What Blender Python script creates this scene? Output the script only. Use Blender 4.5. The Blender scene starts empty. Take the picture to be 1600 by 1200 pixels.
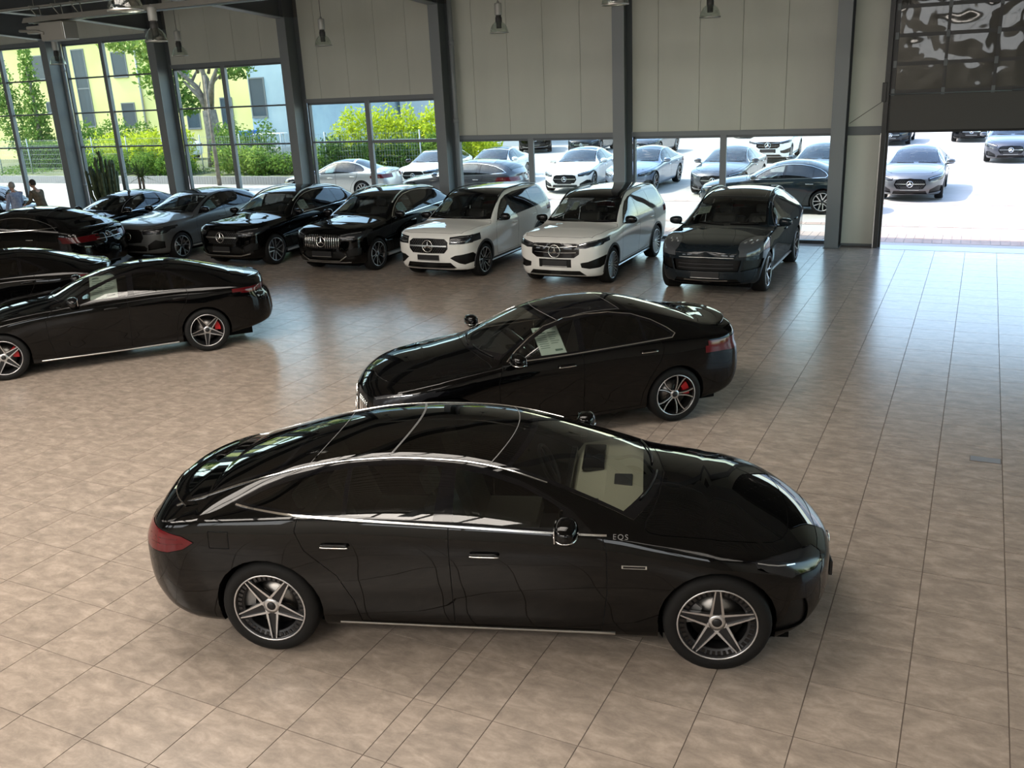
import bpy, bmesh, math, random
import numpy as np
from mathutils import Vector, Matrix
from mathutils.bvhtree import BVHTree
from mathutils.geometry import tessellate_polygon

SC = bpy.context.scene
COL = SC.collection
random.seed(7)
PI = math.pi

# ------------------------------------------------------------------ camera
cam_d = bpy.data.cameras.new('camera')
cam = bpy.data.objects.new('camera', cam_d)
COL.objects.link(cam)
cam_d.sensor_width = 36.0
cam_d.lens = 1437.7 / 1600 * 36.0
cam_d.clip_end = 400
CAM_H = 3.958
_yaw, _pit, _rol = -0.471825, 0.318512, -0.0482369
_f = Vector((math.sin(_yaw) * math.cos(_pit), math.cos(_yaw) * math.cos(_pit), -math.sin(_pit)))
_r = Vector((math.cos(_yaw), -math.sin(_yaw), 0))
_u = _r.cross(_f)
_r2 = _r * math.cos(_rol) + _u * math.sin(_rol)
_u2 = -_r * math.sin(_rol) + _u * math.cos(_rol)
cam.matrix_world = Matrix(((_r2.x, _u2.x, -_f.x, 0), (_r2.y, _u2.y, -_f.y, 0), (_r2.z, _u2.z, -_f.z, CAM_H), (0, 0, 0, 1)))
SC.camera = cam

# ------------------------------------------------------------------ view, sky, sun
SC.view_settings.view_transform = 'Standard'
SC.view_settings.look = 'None'
SC.view_settings.gamma = 1.0
SC.view_settings.use_curve_mapping = False
SC.view_settings.exposure = EXPOSURE = 0.0
SC.cycles.use_denoising = True
SC.cycles.max_bounces = 9
SC.cycles.diffuse_bounces = 4
SC.cycles.glossy_bounces = 5
SC.cycles.transmission_bounces = 6
SC.cycles.transparent_max_bounces = 12
SC.cycles.sample_clamp_indirect = 6.0
SC.cycles.caustics_reflective = False
SC.cycles.caustics_refractive = False

SUN_EL, SUN_AZ = math.radians(51), math.radians(187)   # azimuth of the direction TOWARDS the sun, from +X counter-clockwise
world = bpy.data.worlds.new('world')
SC.world = world
world.use_nodes = True
_nt = world.node_tree
_nt.nodes.clear()
_o = _nt.nodes.new('ShaderNodeOutputWorld')
_b = _nt.nodes.new('ShaderNodeBackground')
_s = _nt.nodes.new('ShaderNodeTexSky')
_s.sky_type = 'NISHITA'
_s.sun_disc = False
_s.sun_elevation = SUN_EL
_s.sun_rotation = math.radians(90) - SUN_AZ
_s.air_density = 1.2
_s.dust_density = 1.2
_s.ozone_density = 1.2
_b.inputs['Strength'].default_value = 0.95
_nt.links.new(_s.outputs[0], _b.inputs[0])
_nt.links.new(_b.outputs[0], _o.inputs[0])

sun_d = bpy.data.lights.new('sun', 'SUN')
sun_d.energy = 7.2
sun_d.angle = math.radians(0.6)
sun_d.color = (1.0, 0.95, 0.87)
sun = bpy.data.objects.new('sun', sun_d)
COL.objects.link(sun)
_sd = Vector((math.cos(SUN_EL) * math.cos(SUN_AZ), math.cos(SUN_EL) * math.sin(SUN_AZ), math.sin(SUN_EL)))
sun.rotation_euler = _sd.to_track_quat('Z', 'Y').to_euler()

# ------------------------------------------------------------------ materials
def pmat(name, col, rough=0.5, metal=0.0, coat=0.0, crough=0.03, spec=0.5, emit=None, estr=0.0):
    m = bpy.data.materials.new(name)
    m.use_nodes = True
    p = m.node_tree.nodes['Principled BSDF']
    p.inputs['Base Color'].default_value = (*col, 1)
    p.inputs['Roughness'].default_value = rough
    p.inputs['Metallic'].default_value = metal
    p.inputs['Coat Weight'].default_value = coat
    p.inputs['Coat Roughness'].default_value = crough
    p.inputs['Specular IOR Level'].default_value = spec
    if emit:
        p.inputs['Emission Color'].default_value = (*emit, 1)
        p.inputs['Emission Strength'].default_value = estr
    return m

def noisy(m, c1, c2, scale=4.0, detail=6.0, rough=0.6, stretch=(1, 1, 1), bump=0.0, lo=0.35, hi=0.65, coords='Object'):
    """mix two colours by a noise on object coordinates, with optional bump"""
    nt = m.node_tree
    p = nt.nodes['Principled BSDF']
    tc = nt.nodes.new('ShaderNodeTexCoord')
    mp = nt.nodes.new('ShaderNodeMapping')
    mp.inputs['Scale'].default_value = stretch
    n = nt.nodes.new('ShaderNodeTexNoise')
    n.inputs['Scale'].default_value = scale
    n.inputs['Detail'].default_value = detail
    n.inputs['Roughness'].default_value = rough
    r = nt.nodes.new('ShaderNodeValToRGB')
    r.color_ramp.elements[0].position = lo
    r.color_ramp.elements[1].position = hi
    r.color_ramp.elements[0].color = (*c1, 1)
    r.color_ramp.elements[1].color = (*c2, 1)
    nt.links.new(tc.outputs[coords], mp.inputs[0])
    nt.links.new(mp.outputs[0], n.inputs['Vector'])
    nt.links.new(n.outputs['Fac'], r.inputs[0])
    nt.links.new(r.outputs[0], p.inputs['Base Color'])
    if bump:
        b = nt.nodes.new('ShaderNodeBump')
        b.inputs['Strength'].default_value = bump
        nt.links.new(n.outputs['Fac'], b.inputs['Height'])
        nt.links.new(b.outputs[0], p.inputs['Normal'])
    return m

def glassmat(name, tint, ior=1.5, rough=0.0, boost=1.0):
    """thin pane: tinted see-through plus a Fresnel mirror on top"""
    m = bpy.data.materials.new(name)
    m.use_nodes = True
    nt = m.node_tree
    nt.nodes.clear()
    o = nt.nodes.new('ShaderNodeOutputMaterial')
    mx = nt.nodes.new('ShaderNodeMixShader')
    t = nt.nodes.new('ShaderNodeBsdfTransparent')
    g = nt.nodes.new('ShaderNodeBsdfGlossy')
    f = nt.nodes.new('ShaderNodeFresnel')
    gm = nt.nodes.new('ShaderNodeNewGeometry')
    mr = nt.nodes.new('ShaderNodeMapRange')          # same mirror strength seen from either face
    mr.inputs['To Min'].default_value = ior
    mr.inputs['To Max'].default_value = 1 / ior
    nt.links.new(gm.outputs['Backfacing'], mr.inputs['Value'])
    nt.links.new(mr.outputs[0], f.inputs['IOR'])
    t.inputs[0].default_value = (*tint, 1)
    g.inputs['Roughness'].default_value = rough
    g.inputs['Color'].default_value = (boost, boost, boost, 1)
    nt.links.new(f.outputs[0], mx.inputs[0])
    nt.links.new(t.outputs[0], mx.inputs[1])
    nt.links.new(g.outputs[0], mx.inputs[2])
    nt.links.new(mx.outputs[0], o.inputs[0])
    return m

def paint(name, col, metal=0.0, rough=0.35, coat=0.85):
    """car paint outside, dark lining on the inner face of the sheet"""
    m = pmat(name, col, rough, metal, coat, 0.02, 0.5 if metal else 0.0)
    nt = m.node_tree
    p = nt.nodes['Principled BSDF']
    o = nt.nodes['Material Output']
    d = nt.nodes.new('ShaderNodeBsdfDiffuse')
    d.inputs[0].default_value = (0.02, 0.02, 0.02, 1)
    g = nt.nodes.new('ShaderNodeNewGeometry')
    mx = nt.nodes.new('ShaderNodeMixShader')
    nt.links.new(g.outputs['Backfacing'], mx.inputs[0])
    nt.links.new(p.outputs[0], mx.inputs[1])
    nt.links.new(d.outputs[0], mx.inputs[2])
    nt.links.new(mx.outputs[0], o.inputs[0])
    return m

M = {}
M['black'] = paint('black_paint', (0.0012, 0.0012, 0.0013), 0, 0.25, 0.72)
M['white'] = paint('white_paint', (0.78, 0.78, 0.75), 0, 0.4)
M['silver'] = paint('silver_paint', (0.50, 0.51, 0.52), 0.7, 0.35)
M['grey'] = paint('grey_paint', (0.10, 0.105, 0.11), 0.55, 0.38)
M['mattegrey'] = paint('satin_grey_paint', (0.12, 0.125, 0.125), 0.5, 0.4, 0.6)
M['bluegrey'] = paint('blue_grey_paint', (0.16, 0.20, 0.27), 0.6, 0.35)
M['darkblue'] = paint('dark_blue_paint', (0.010, 0.016, 0.021), 0.0, 0.4)
M['darkgrey'] = paint('dark_grey_paint', (0.05, 0.052, 0.062), 0.5, 0.35)
M['trim'] = pmat('black_trim', (0.005, 0.005, 0.005), 0.4, 0, spec=0.3)
M['gloss'] = pmat('gloss_black_trim', (0.003, 0.003, 0.004), 0.06, 0)
M['seam'] = pmat('seam_shadow_gap', (0.002, 0.002, 0.002), 0.8)
M['seal'] = pmat('edge_glint_grey', (0.16, 0.16, 0.16), 0.4)  # grey stands in for the bright glint along roof panel edges
M['plastic'] = pmat('dark_plastic', (0.022, 0.022, 0.024), 0.55)
M['chrome'] = pmat('chrome', (0.85, 0.85, 0.84), 0.12, 1.0)
M['satin'] = pmat('satin_chrome', (0.62, 0.62, 0.60), 0.28, 1.0)
M['alu'] = pmat('polished_alloy', (0.58, 0.58, 0.59), 0.3, 1.0)
M['stud'] = pmat('grille_stud', (0.22, 0.22, 0.22), 0.3, 1.0)
M['rimgrey'] = pmat('grey_alloy', (0.028, 0.028, 0.03), 0.35, 0.6)
M['rimblack'] = pmat('black_alloy', (0.012, 0.012, 0.012), 0.25, 0.4)
M['tyre'] = pmat('tyre_rubber', (0.007, 0.007, 0.007), 0.7, spec=0.25)
M['disc'] = pmat('brake_disc_steel', (0.25, 0.24, 0.23), 0.35, 1.0)
M['redcal'] = pmat('red_caliper', (0.5, 0.01, 0.015), 0.35)
M['greycal'] = pmat('grey_caliper', (0.22, 0.22, 0.22), 0.4, 0.6)
M['glass'] = glassmat('car_glass', (0.55, 0.58, 0.56), 1.72)
M['glass_tint'] = glassmat('privacy_glass', (0.10, 0.105, 0.11), 1.6)
M['glass_front'] = glassmat('tinted_front_glass', (0.22, 0.24, 0.24))
M['glass_roof'] = glassmat('roof_glass', (0.03, 0.03, 0.03))
M['lamp_glass'] = glassmat('headlamp_glass', (0.55, 0.57, 0.6))
M['lamp_dark'] = pmat('headlamp_inner', (0.02, 0.021, 0.024), 0.18, 0.3)
M['lamp_grey'] = pmat('headlamp_lens_grey', (0.09, 0.10, 0.11), 0.12, 0.2)
M['lamp_bright'] = pmat('headlamp_reflector', (0.7, 0.72, 0.75), 0.15, 0.9)
M['redlamp'] = pmat('red_tail_lamp', (0.10, 0.002, 0.006), 0.1)
M['reddark'] = pmat('dark_red_tail_lamp', (0.07, 0.002, 0.004), 0.12)
M['plate'] = pmat('dealer_plate', (0.012, 0.012, 0.013), 0.4)
M['paper'] = pmat('price_sheet', (0.62, 0.70, 0.62), 0.7)
M['papercyan'] = pmat('price_sheet_blue', (0.35, 0.62, 0.70), 0.7)
M['ink'] = pmat('sheet_print', (0.13, 0.2, 0.16), 0.7)
M['cabin'] = pmat('cabin_dark', (0.015, 0.015, 0.016), 0.6)
M['leather'] = pmat('black_leather', (0.02, 0.02, 0.02), 0.45)
M['beige'] = pmat('beige_leather', (0.50, 0.47, 0.36), 0.5)
M['under'] = pmat('underbody', (0.003, 0.003, 0.003), 0.9, spec=0.1)
M['screen'] = pmat('dark_display', (0.01, 0.01, 0.012), 0.08)

# ------------------------------------------------------------------ generic helpers
def link(o, parent=None):
    COL.objects.link(o)
    if parent is not None:
        o.parent = parent
    return o

def tag(o, label=None, cat=None, group=None, kind=None):
    if label: o['label'] = label
    if cat: o['category'] = cat
    if group: o['group'] = group
    if kind: o['kind'] = kind
    return o

def empty(name, loc=(0, 0, 0), rz=0.0):
    o = bpy.data.objects.new(name, None)
    o.empty_display_size = 0.2
    COL.objects.link(o)
    o.location = loc
    o.rotation_euler = (0, 0, rz)
    return o

def mesh_from(name, verts, faces, mats, normals=None, fm=None, smooth=False):
    me = bpy.data.meshes.new(name)
    me.from_pydata(verts, [], faces)
    for m in (mats if isinstance(mats, (list, tuple)) else [mats]):
        me.materials.append(m)
    if fm is not None:
        me.polygons.foreach_set('material_index', fm)
    if smooth or normals is not None:
        me.polygons.foreach_set('use_smooth', [True] * len(me.polygons))
    if normals is not None:
        me.normals_split_custom_set_from_vertices(normals)
    return me

class MB:
    """collects simple solids; build() links them as one mesh object"""
    def __init__(s):
        s.v, s.f, s.sm = [], [], []
    def add(s, vs, fs, smooth=False):
        o = len(s.v)
        s.v += [tuple(v) for v in vs]
        s.f += [tuple(i + o for i in f) for f in fs]
        s.sm += [smooth] * len(fs)
        return s
    def box(s, x0, x1, y0, y1, z0, z1, bev=0.0, mat=None):
        if bev <= 0:
            vs = [(x, y, z) for x in (x0, x1) for y in (y0, y1) for z in (z0, z1)]
            fs = [(0, 1, 3, 2), (4, 6, 7, 5), (0, 4, 5, 1), (2, 3, 7, 6), (0, 2, 6, 4), (1, 5, 7, 3)]
        else:
            b = min(bev, (x1 - x0) / 2.01, (y1 - y0) / 2.01, (z1 - z0) / 2.01)
            bm = bmesh.new()
            bmesh.ops.create_cube(bm, size=1)
            for v in bm.verts:
                v.co = Vector(((x0 + x1) / 2 + v.co.x * (x1 - x0), (y0 + y1) / 2 + v.co.y * (y1 - y0), (z0 + z1) / 2 + v.co.z * (z1 - z0)))
            bmesh.ops.bevel(bm, geom=bm.edges[:], offset=b, segments=2, profile=0.6, affect='EDGES')
            bm.verts.index_update()
            vs = [v.co[:] for v in bm.verts]
            fs = [[v.index for v in f.verts] for f in bm.faces]
            bm.free()
        if mat is not None:
            vs = [tuple(mat @ Vector(v)) for v in vs]
        return s.add(vs, fs)
    def tube(s, pts, r, n=8, caps=True, smooth=True, closed=False):
        pts = [Vector(p) for p in pts]
        rs = r if isinstance(r, (list, tuple)) else [r] * len(pts)
        k = len(pts)
        vs, fs = [], []
        up = None
        for i, p in enumerate(pts):
            if closed:
                d = (pts[(i + 1) % k] - pts[i - 1])
            else:
                d = (pts[min(i + 1, k - 1)] - pts[max(i - 1, 0)])
            d.normalize()
            if up is None:
                up = Vector((0, 0, 1)) if abs(d.z) < 0.9 else Vector((1, 0, 0))
            a = d.cross(up)
            if a.length < 1e-4:
                a = d.orthogonal()
            a.normalize()
            b = a.cross(d)
            up = b
            for j in range(n):
                t = 2 * PI * j / n
                vs.append(p + (a * math.cos(t) + b * math.sin(t)) * rs[i])
        seg = k if closed else k - 1
        for i in range(seg):
            for j in range(n):
                i2 = (i + 1) % k
                fs.append((i * n + j, i * n + (j + 1) % n, i2 * n + (j + 1) % n, i2 * n + j))
        if caps and not closed:
            fs.append(tuple(range(n))[::-1])
            fs.append(tuple((k - 1) * n + j for j in range(n)))
        return s.add(vs, fs, smooth)
    def lathe(s, prof, n=24, axis='z', mat=None, smooth=True, close=False):
        """prof: (radius, height) pairs revolved about an axis"""
        vs, fs = [], []
        for (r, h) in prof:
            for j in range(n):
                t = 2 * PI * j / n
                c, q = r * math.cos(t), r * math.sin(t)
                p = (c, q, h) if axis == 'z' else ((h, c, q) if axis == 'x' else (q, h, c))
                vs.append(p if mat is None else tuple(mat @ Vector(p)))
        k = len(prof)
        for i in range(k if close else k - 1):
            for j in range(n):
                i2 = (i + 1) % k
                fs.append((i * n + j, i * n + (j + 1) % n, i2 * n + (j + 1) % n, i2 * n + j))
        return s.add(vs, fs, smooth)
    def prism(s, poly, h0, h1, axis='z', mat=None):
        """polygon (a,b) extruded along an axis"""
        def P(a, b, h):
            p = (a, b, h) if axis == 'z' else ((h, a, b) if axis == 'x' else (a, h, b))
            return p if mat is None else tuple(mat @ Vector(p))
        n = len(poly)
        vs = [P(a, b, h0) for a, b in poly] + [P(a, b, h1) for a, b in poly]
        fs = [tuple(range(n))[::-1], tuple(range(n, 2 * n))] + [(i, (i + 1) % n, n + (i + 1) % n, n + i) for i in range(n)]
        return s.add(vs, fs)
    def mesh(s, name, mat):
        me = bpy.data.meshes.new(name)
        me.from_pydata(s.v, [], s.f)
        for m in (mat if isinstance(mat, (list, tuple)) else [mat]):
            me.materials.append(m)
        me.polygons.foreach_set('use_smooth', s.sm)
        bm = bmesh.new()
        bm.from_mesh(me)
        bmesh.ops.recalc_face_normals(bm, faces=bm.faces[:])
        bm.to_mesh(me)
        bm.free()
        return me
    def build(s, name, mat, parent=None):
        o = bpy.data.objects.new(name, s.mesh(name, mat))
        return link(o, parent)

def copy_tree(o, parent=None, swap=None):
    c = o.copy()
    COL.objects.link(c)
    c.parent = parent
    if swap and o.type == 'MESH':
        for i, sl in enumerate(o.material_slots):
            if sl.material is not None and sl.material.name in swap:
                c.material_slots[i].link = 'OBJECT'
                c.material_slots[i].material = swap[sl.material.name]
    for ch in list(o.children):
        copy_tree(ch, c, swap)
    return c
# ------------------------------------------------------------------ car body builder
def pchip(pts):
    xs = np.array([p[0] for p in pts], float)
    ys = np.array([p[1] for p in pts], float)
    h = np.diff(xs)
    d = np.diff(ys) / h
    m = np.zeros(len(xs))
    if len(xs) > 2:
        w1 = 2 * h[1:] + h[:-1]
        w2 = h[1:] + 2 * h[:-1]
        with np.errstate(divide='ignore', invalid='ignore'):
            mm = (w1 + w2) / (w1 / d[:-1] + w2 / d[1:])
        m[1:-1] = np.where(d[:-1] * d[1:] > 0, mm, 0)
    m[0], m[-1] = d[0], d[-1]
    def f(x):
        x = np.clip(np.asarray(x, float), xs[0], xs[-1])
        i = np.clip(np.searchsorted(xs, x) - 1, 0, len(h) - 1)
        t = (x - xs[i]) / h[i]
        return (ys[i] * (1 + 2 * t) * (1 - t) ** 2 + m[i] * h[i] * t * (1 - t) ** 2
                + ys[i + 1] * t * t * (3 - 2 * t) + m[i + 1] * h[i] * t * t * (t - 1))
    return f

VIEW = {'side': (0, 2), 'top': (0, 1), 'front': (1, 2), 'rear': (1, 2)}
SIDEPROF = [(0, .905), (.08, .94), (.25, .968), (.5, 1.0), (.72, .998), (.9, .98), (1, .955)]

def offset_poly(poly, d):
    """grow a polygon outwards by d (either winding)"""
    n = len(poly)
    area = sum(poly[i][0] * poly[(i + 1) % n][1] - poly[(i + 1) % n][0] * poly[i][1] for i in range(n))
    s = 1 if area > 0 else -1
    out = []
    for i in range(n):
        p0, p1, p2 = Vector(poly[i - 1]), Vector(poly[i]), Vector(poly[(i + 1) % n])
        a, b = (p1 - p0), (p2 - p1)
        if a.length < 1e-6 or b.length < 1e-6:
            out.append(tuple(p1)); continue
        a.normalize(); b.normalize()
        na, nb = Vector((a.y, -a.x)) * s, Vector((b.y, -b.x)) * s
        m = na + nb
        k = max(m.length_squared / 2, 0.35)
        out.append(tuple(p1 + m * (d / k)))
    return out

def convex_parts(poly):
    n = len(poly)
    ar = [0.0] * n
    sgn = []
    for i in range(n):
        a, b, c = poly[i - 1], poly[i], poly[(i + 1) % n]
        sgn.append((b[0] - a[0]) * (c[1] - b[1]) - (b[1] - a[1]) * (c[0] - b[0]))
    if all(s >= -1e-9 for s in sgn) or all(s <= 1e-9 for s in sgn):
        parts = [list(poly)]
    else:
        tris = tessellate_polygon([[Vector((p[0], p[1], 0)) for p in poly]])
        parts = [[poly[i] for i in t] for t in tris]
    out = []
    for p in parts:
        A = sum(p[i][0] * p[(i + 1) % len(p)][1] - p[(i + 1) % len(p)][0] * p[i][1] for i in range(len(p)))
        if abs(A) < 1e-7: continue
        out.append(p if A > 0 else p[::-1])
    return out

class Body:
    def __init__(s, sp):
        s.sp = sp
        L, W = sp['L'], sp['W']
        s.L, s.W = L, W
        df, nf = sp.get('pf', (.75, 2.7))
        dr, nr = sp.get('pr', (.55, 3.0))
        k = 15
        th = np.linspace(0.02, PI / 2, k)
        xs1, e1 = df * (1 - np.cos(th) ** (2 / nf)), np.sin(th) ** (2 / nf)
        xs3, e3 = L - dr * (1 - np.cos(th) ** (2 / nr)), np.sin(th) ** (2 / nr)
        nm = sp.get('nm', 76)
        xm = np.linspace(df, L - dr, nm + 2)[1:-1]
        X = np.concatenate([xs1, xm, xs3[::-1]])
        E = np.concatenate([e1, np.ones(nm), e3[::-1]])
        zb, zt, zc = pchip(sp['zb'])(X), pchip(sp['zt'])(X), pchip(sp['zc'])(X)
        wr, cr = pchip(sp['wr'])(X), pchip(sp['crown'])(X)
        s.wrf = pchip(sp['wr'])
        prof = pchip(sp.get('prof', SIDEPROF))
        waist = sp.get('waist', 0.012)
        fo, ro = sp['fo'], sp['fo'] + sp['wb']
        NSD, NG, NR = 15, 9, 13
        rows = []
        a = np.linspace(0, 1, 40)
        for i, x in enumerate(X):
            e = E[i]
            fl = sp.get('flare', .02) * (math.exp(-((x - fo) / .42) ** 2) + math.exp(-((x - ro) / .45) ** 2))
            z = zb[i] + a * (zt[i] - zb[i])
            mid = math.exp(-(((x - (fo + ro) / 2)) / 0.9) ** 2)
            y = W * prof(a) - waist * mid * np.exp(-((a - .38) / .22) ** 2) + (fl - sp.get('flare', .02)) * np.exp(-((a - .5) / .35) ** 2)
            y = y * e
            zr = max(zt[i] + 0.004, zc[i] - cr[i])
            ys, yr = y[-1], min(wr[i] * e, y[-1] - 0.004)
            b = np.linspace(0, 1, 30)[1:]
            bow = sp.get('bow', .02) * e
            gy = ys + (yr - ys) * b + bow * np.sin(PI * b) * min(1, (zr - zt[i]) / .25)
            gz = zt[i] + (zr - zt[i]) * b
            c = np.linspace(1, 0, 40)[1:]
            ry = yr * c
            rz = zr + (zc[i] - zr) * (1 - c ** sp.get('cx', 2.2))
            U = np.array([[0, zb[i] + .01], [y[0] * .5, zb[i] + .005], [y[0] - .05 * e, zb[i]]])
            poly = np.concatenate([U, np.stack([y, z], 1), np.stack([gy, gz], 1), np.stack([ry, rz], 1)])
            seg = np.hypot(*np.diff(poly, axis=0).T)
            S = np.concatenate([[0], np.cumsum(seg)])
            s1, s2, s3 = S[3], S[42], S[42 + 29]
            tot = S[-1]
            n = 420
            u = np.linspace(0, tot, n)
            py, pz = np.interp(u, S, poly[:, 0]), np.interp(u, S, poly[:, 1])
            sg = sp.get('fillet', .022) / (tot / n)
            kk = int(sg * 3) + 1
            ker = np.exp(-0.5 * (np.arange(-kk, kk + 1) / max(sg, .3)) ** 2)
            ker /= ker.sum()
            Y = np.convolve(np.concatenate([-py[kk:0:-1] if False else 2 * py[0] - py[kk:0:-1], py, -py[-2:-kk - 2:-1]]), ker, 'valid')
            Z = np.convolve(np.concatenate([2 * pz[0] - pz[kk:0:-1], pz, pz[-2:-kk - 2:-1]]), ker, 'valid')
            us = np.concatenate([[0, S[1], S[2]], np.linspace(s1, s2, NSD), np.linspace(s2, s3, NG + 1)[1:], np.linspace(s3, tot, NR + 1)[1:]])
            yy, zz = np.interp(us, u, Y), np.interp(us, u, Z)
            yy[-1] = 0; yy[0] = 0
            rows.append(np.stack([np.full(len(us), x), yy, zz], 1))
        P = np.array(rows)
        # fascia lean at both ends
        lf, lr = pchip(sp['leanf']), pchip(sp['leanr'])
        wf = np.clip(1 - P[..., 0] / sp.get('lfd', .8), 0, 1) ** 1.5
        wrr = np.clip(1 - (L - P[..., 0]) / sp.get('lrd', .8), 0, 1) ** 1.5
        P[..., 0] += lf(P[..., 2]) * wf - lr(P[..., 2]) * wrr
        # smooth along the length
        for _ in range(sp.get('smooth', 2)):
            Q = P.copy()
            Q[1:-1, :, 1:] = .25 * P[:-2, :, 1:] + .5 * P[1:-1, :, 1:] + .25 * P[2:, :, 1:]
            P = Q
        di = np.gradient(P, axis=0)
        Pj = np.concatenate([P[:, :1] * [1, -1, 1] + (P[:, 1:2] - P[:, 1:2]), P, P[:, -2:-1] * [1, -1, 1]], axis=1)
        dj = Pj[:, 2:] - Pj[:, :-2]
        N = np.cross(dj, di)
        # outward: away from the section's middle
        cen = np.stack([P[..., 0], P[..., 1] * 0 + .0, np.repeat(P[..., 2].mean(1)[:, None], P.shape[1], 1)], -1)
        sgn = np.sign((N * (P - cen)).sum(-1))
        if (sgn > 0).mean() < .5:
            N = -N
        N /= np.linalg.norm(N, axis=-1, keepdims=True) + 1e-12
        N[:, -1, 1] = 0
        N[0] = N[0] * 0 + np.array([-1, 0, 0]) * .9 + N[0] * .1
        N[-1] = N[-1] * 0 + np.array([1, 0, 0]) * .9 + N[-1] * .1
        s.P, s.N = P, N
        V = np.concatenate([P, N], -1)
        ni, nj = P.shape[:2]
        s.faces = []
        for i in range(ni - 1):
            for j in range(nj - 1):
                q = [V[i, j], V[i + 1, j], V[i + 1, j + 1], V[i, j + 1]]
                s.faces.append(('body', q))
        # closing strips of the very nose and tail
        for i in (0, ni - 1):
            r = V[i].copy(); c = V[i].copy(); c[:, 1] = 0
            for j in range(nj - 1):
                q = [c[j], r[j], r[j + 1], c[j + 1]]
                if i: q = q[::-1]
                s.faces.append(('body', q))
        s.faces = [[t, [tuple(map(float, v)) for v in q]] for t, q in s.faces]
        s._bb()
        verts = [v for _, q in s.faces for v in (p[:3] for p in q)]
        s.bvh = BVHTree.FromPolygons(verts, [tuple(range(i, i + 4)) for i in range(0, len(verts), 4)])
        s.orig = [[t, q] for t, q in s.faces]
        s.obb, s.onm = s.bb.copy(), s.nm.copy()
        s.tags = {}

    def _bb(s):
        s.bb = np.array([s._fb(q) for _, q in s.faces])
        s.nm = np.array([s._fn(q) for _, q in s.faces])
    @staticmethod
    def _fb(q):
        xs, ys, zs = [p[0] for p in q], [p[1] for p in q], [p[2] for p in q]
        return (min(xs), min(ys), min(zs), max(xs), max(ys), max(zs))
    @staticmethod
    def _fn(q):
        n = len(q)
        return (sum(p[3] for p in q) / n, sum(p[4] for p in q) / n, sum(p[5] for p in q) / n)

    def mask(s, bb, nm, view, lo=None):
        L = s.L
        if view == 'side': return nm[:, 1] > (.1 if lo is None else lo)
        if view == 'top': return nm[:, 2] > (.12 if lo is None else lo)
        if view == 'front': return (nm[:, 0] < (-.03 if lo is None else -lo)) & (bb[:, 0] < 1.3)
        return (nm[:, 0] > (.03 if lo is None else lo)) & (bb[:, 3] > L - 1.3)

    def clip(s, poly, view, to, frm=('body',), lo=None, cond=None, decal=None):
        """give every piece of surface inside the polygon the tag `to`; decal: return copies instead"""
        A, B = VIEW[view]
        for cp in convex_parts(poly):
            a0, a1 = min(p[0] for p in cp), max(p[0] for p in cp)
            b0, b1 = min(p[1] for p in cp), max(p[1] for p in cp)
            F, bb, nm = (s.orig, s.obb, s.onm) if decal is not None else (s.faces, s.bb, s.nm)
            mk = s.mask(bb, nm, view, lo) & (bb[:, A + 3] > a0) & (bb[:, A] < a1) & (bb[:, B + 3] > b0) & (bb[:, B] < b1)
            if cond is not None: mk &= cond(bb)
            new, nbb, nnm = [], [], []
            n = len(cp)
            for fi in np.nonzero(mk)[0]:
                t, q = F[fi]
                if decal is None and t not in frm: continue
                ds = []
                out = False
                cross = False
                for k in range(n):
                    ax, ay = cp[k]; bx, by = cp[(k + 1) % n]
                    ex, ey = bx - ax, by - ay
                    l = math.hypot(ex, ey)
                    d = [((p[B] - ay) * ex - (p[A] - ax) * ey) / l for p in q]
                    if max(d) <= 1e-6: out = True; break
                    if min(d) < -1e-6: cross = True
                if out: continue
                if not cross:
                    if decal is None: F[fi][0] = to
                    else: decal.append(q)
                    continue
                cur, rest = q, []
                for k in range(n):
                    ax, ay = cp[k]; bx, by = cp[(k + 1) % n]
                    ex, ey = bx - ax, by - ay
                    l = math.hypot(ex, ey)
                    d = [((p[B] - ay) * ex - (p[A] - ax) * ey) / l for p in cur]
                    if min(d) >= -1e-6: continue
                    if max(d) <= 1e-6: rest.append(cur); cur = None; break
                    ins, outs = [], []
                    m = len(cur)
                    for i in range(m):
                        p, r, dp, dq = cur[i], cur[(i + 1) % m], d[i], d[(i + 1) % m]
                        if dp >= 0: ins.append(p)
                        if dp <= 0: outs.append(p)
                        if (dp > 1e-7 and dq < -1e-7) or (dp < -1e-7 and dq > 1e-7):
                            tt = dp / (dp - dq)
                            w = tuple(p[c] + (r[c] - p[c]) * tt for c in range(6))
                            ins.append(w); outs.append(w)
                    if len(outs) >= 3: rest.append(outs)
                    if len(ins) < 3: cur = None; break
                    cur = ins
                if cur is None: continue
                if decal is not None:
                    decal.append(cur); continue
                F[fi][0] = to; F[fi][1] = cur
                s.bb[fi] = s._fb(cur)
                for r in rest:
                    new.append([t, r]); nbb.append(s._fb(r)); nnm.append(s._fn(r))
            if new:
                s.faces += new
                s.bb = np.concatenate([s.bb, np.array(nbb)])
                s.nm = np.concatenate([s.nm, np.array(nnm)])
        return s

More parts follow.
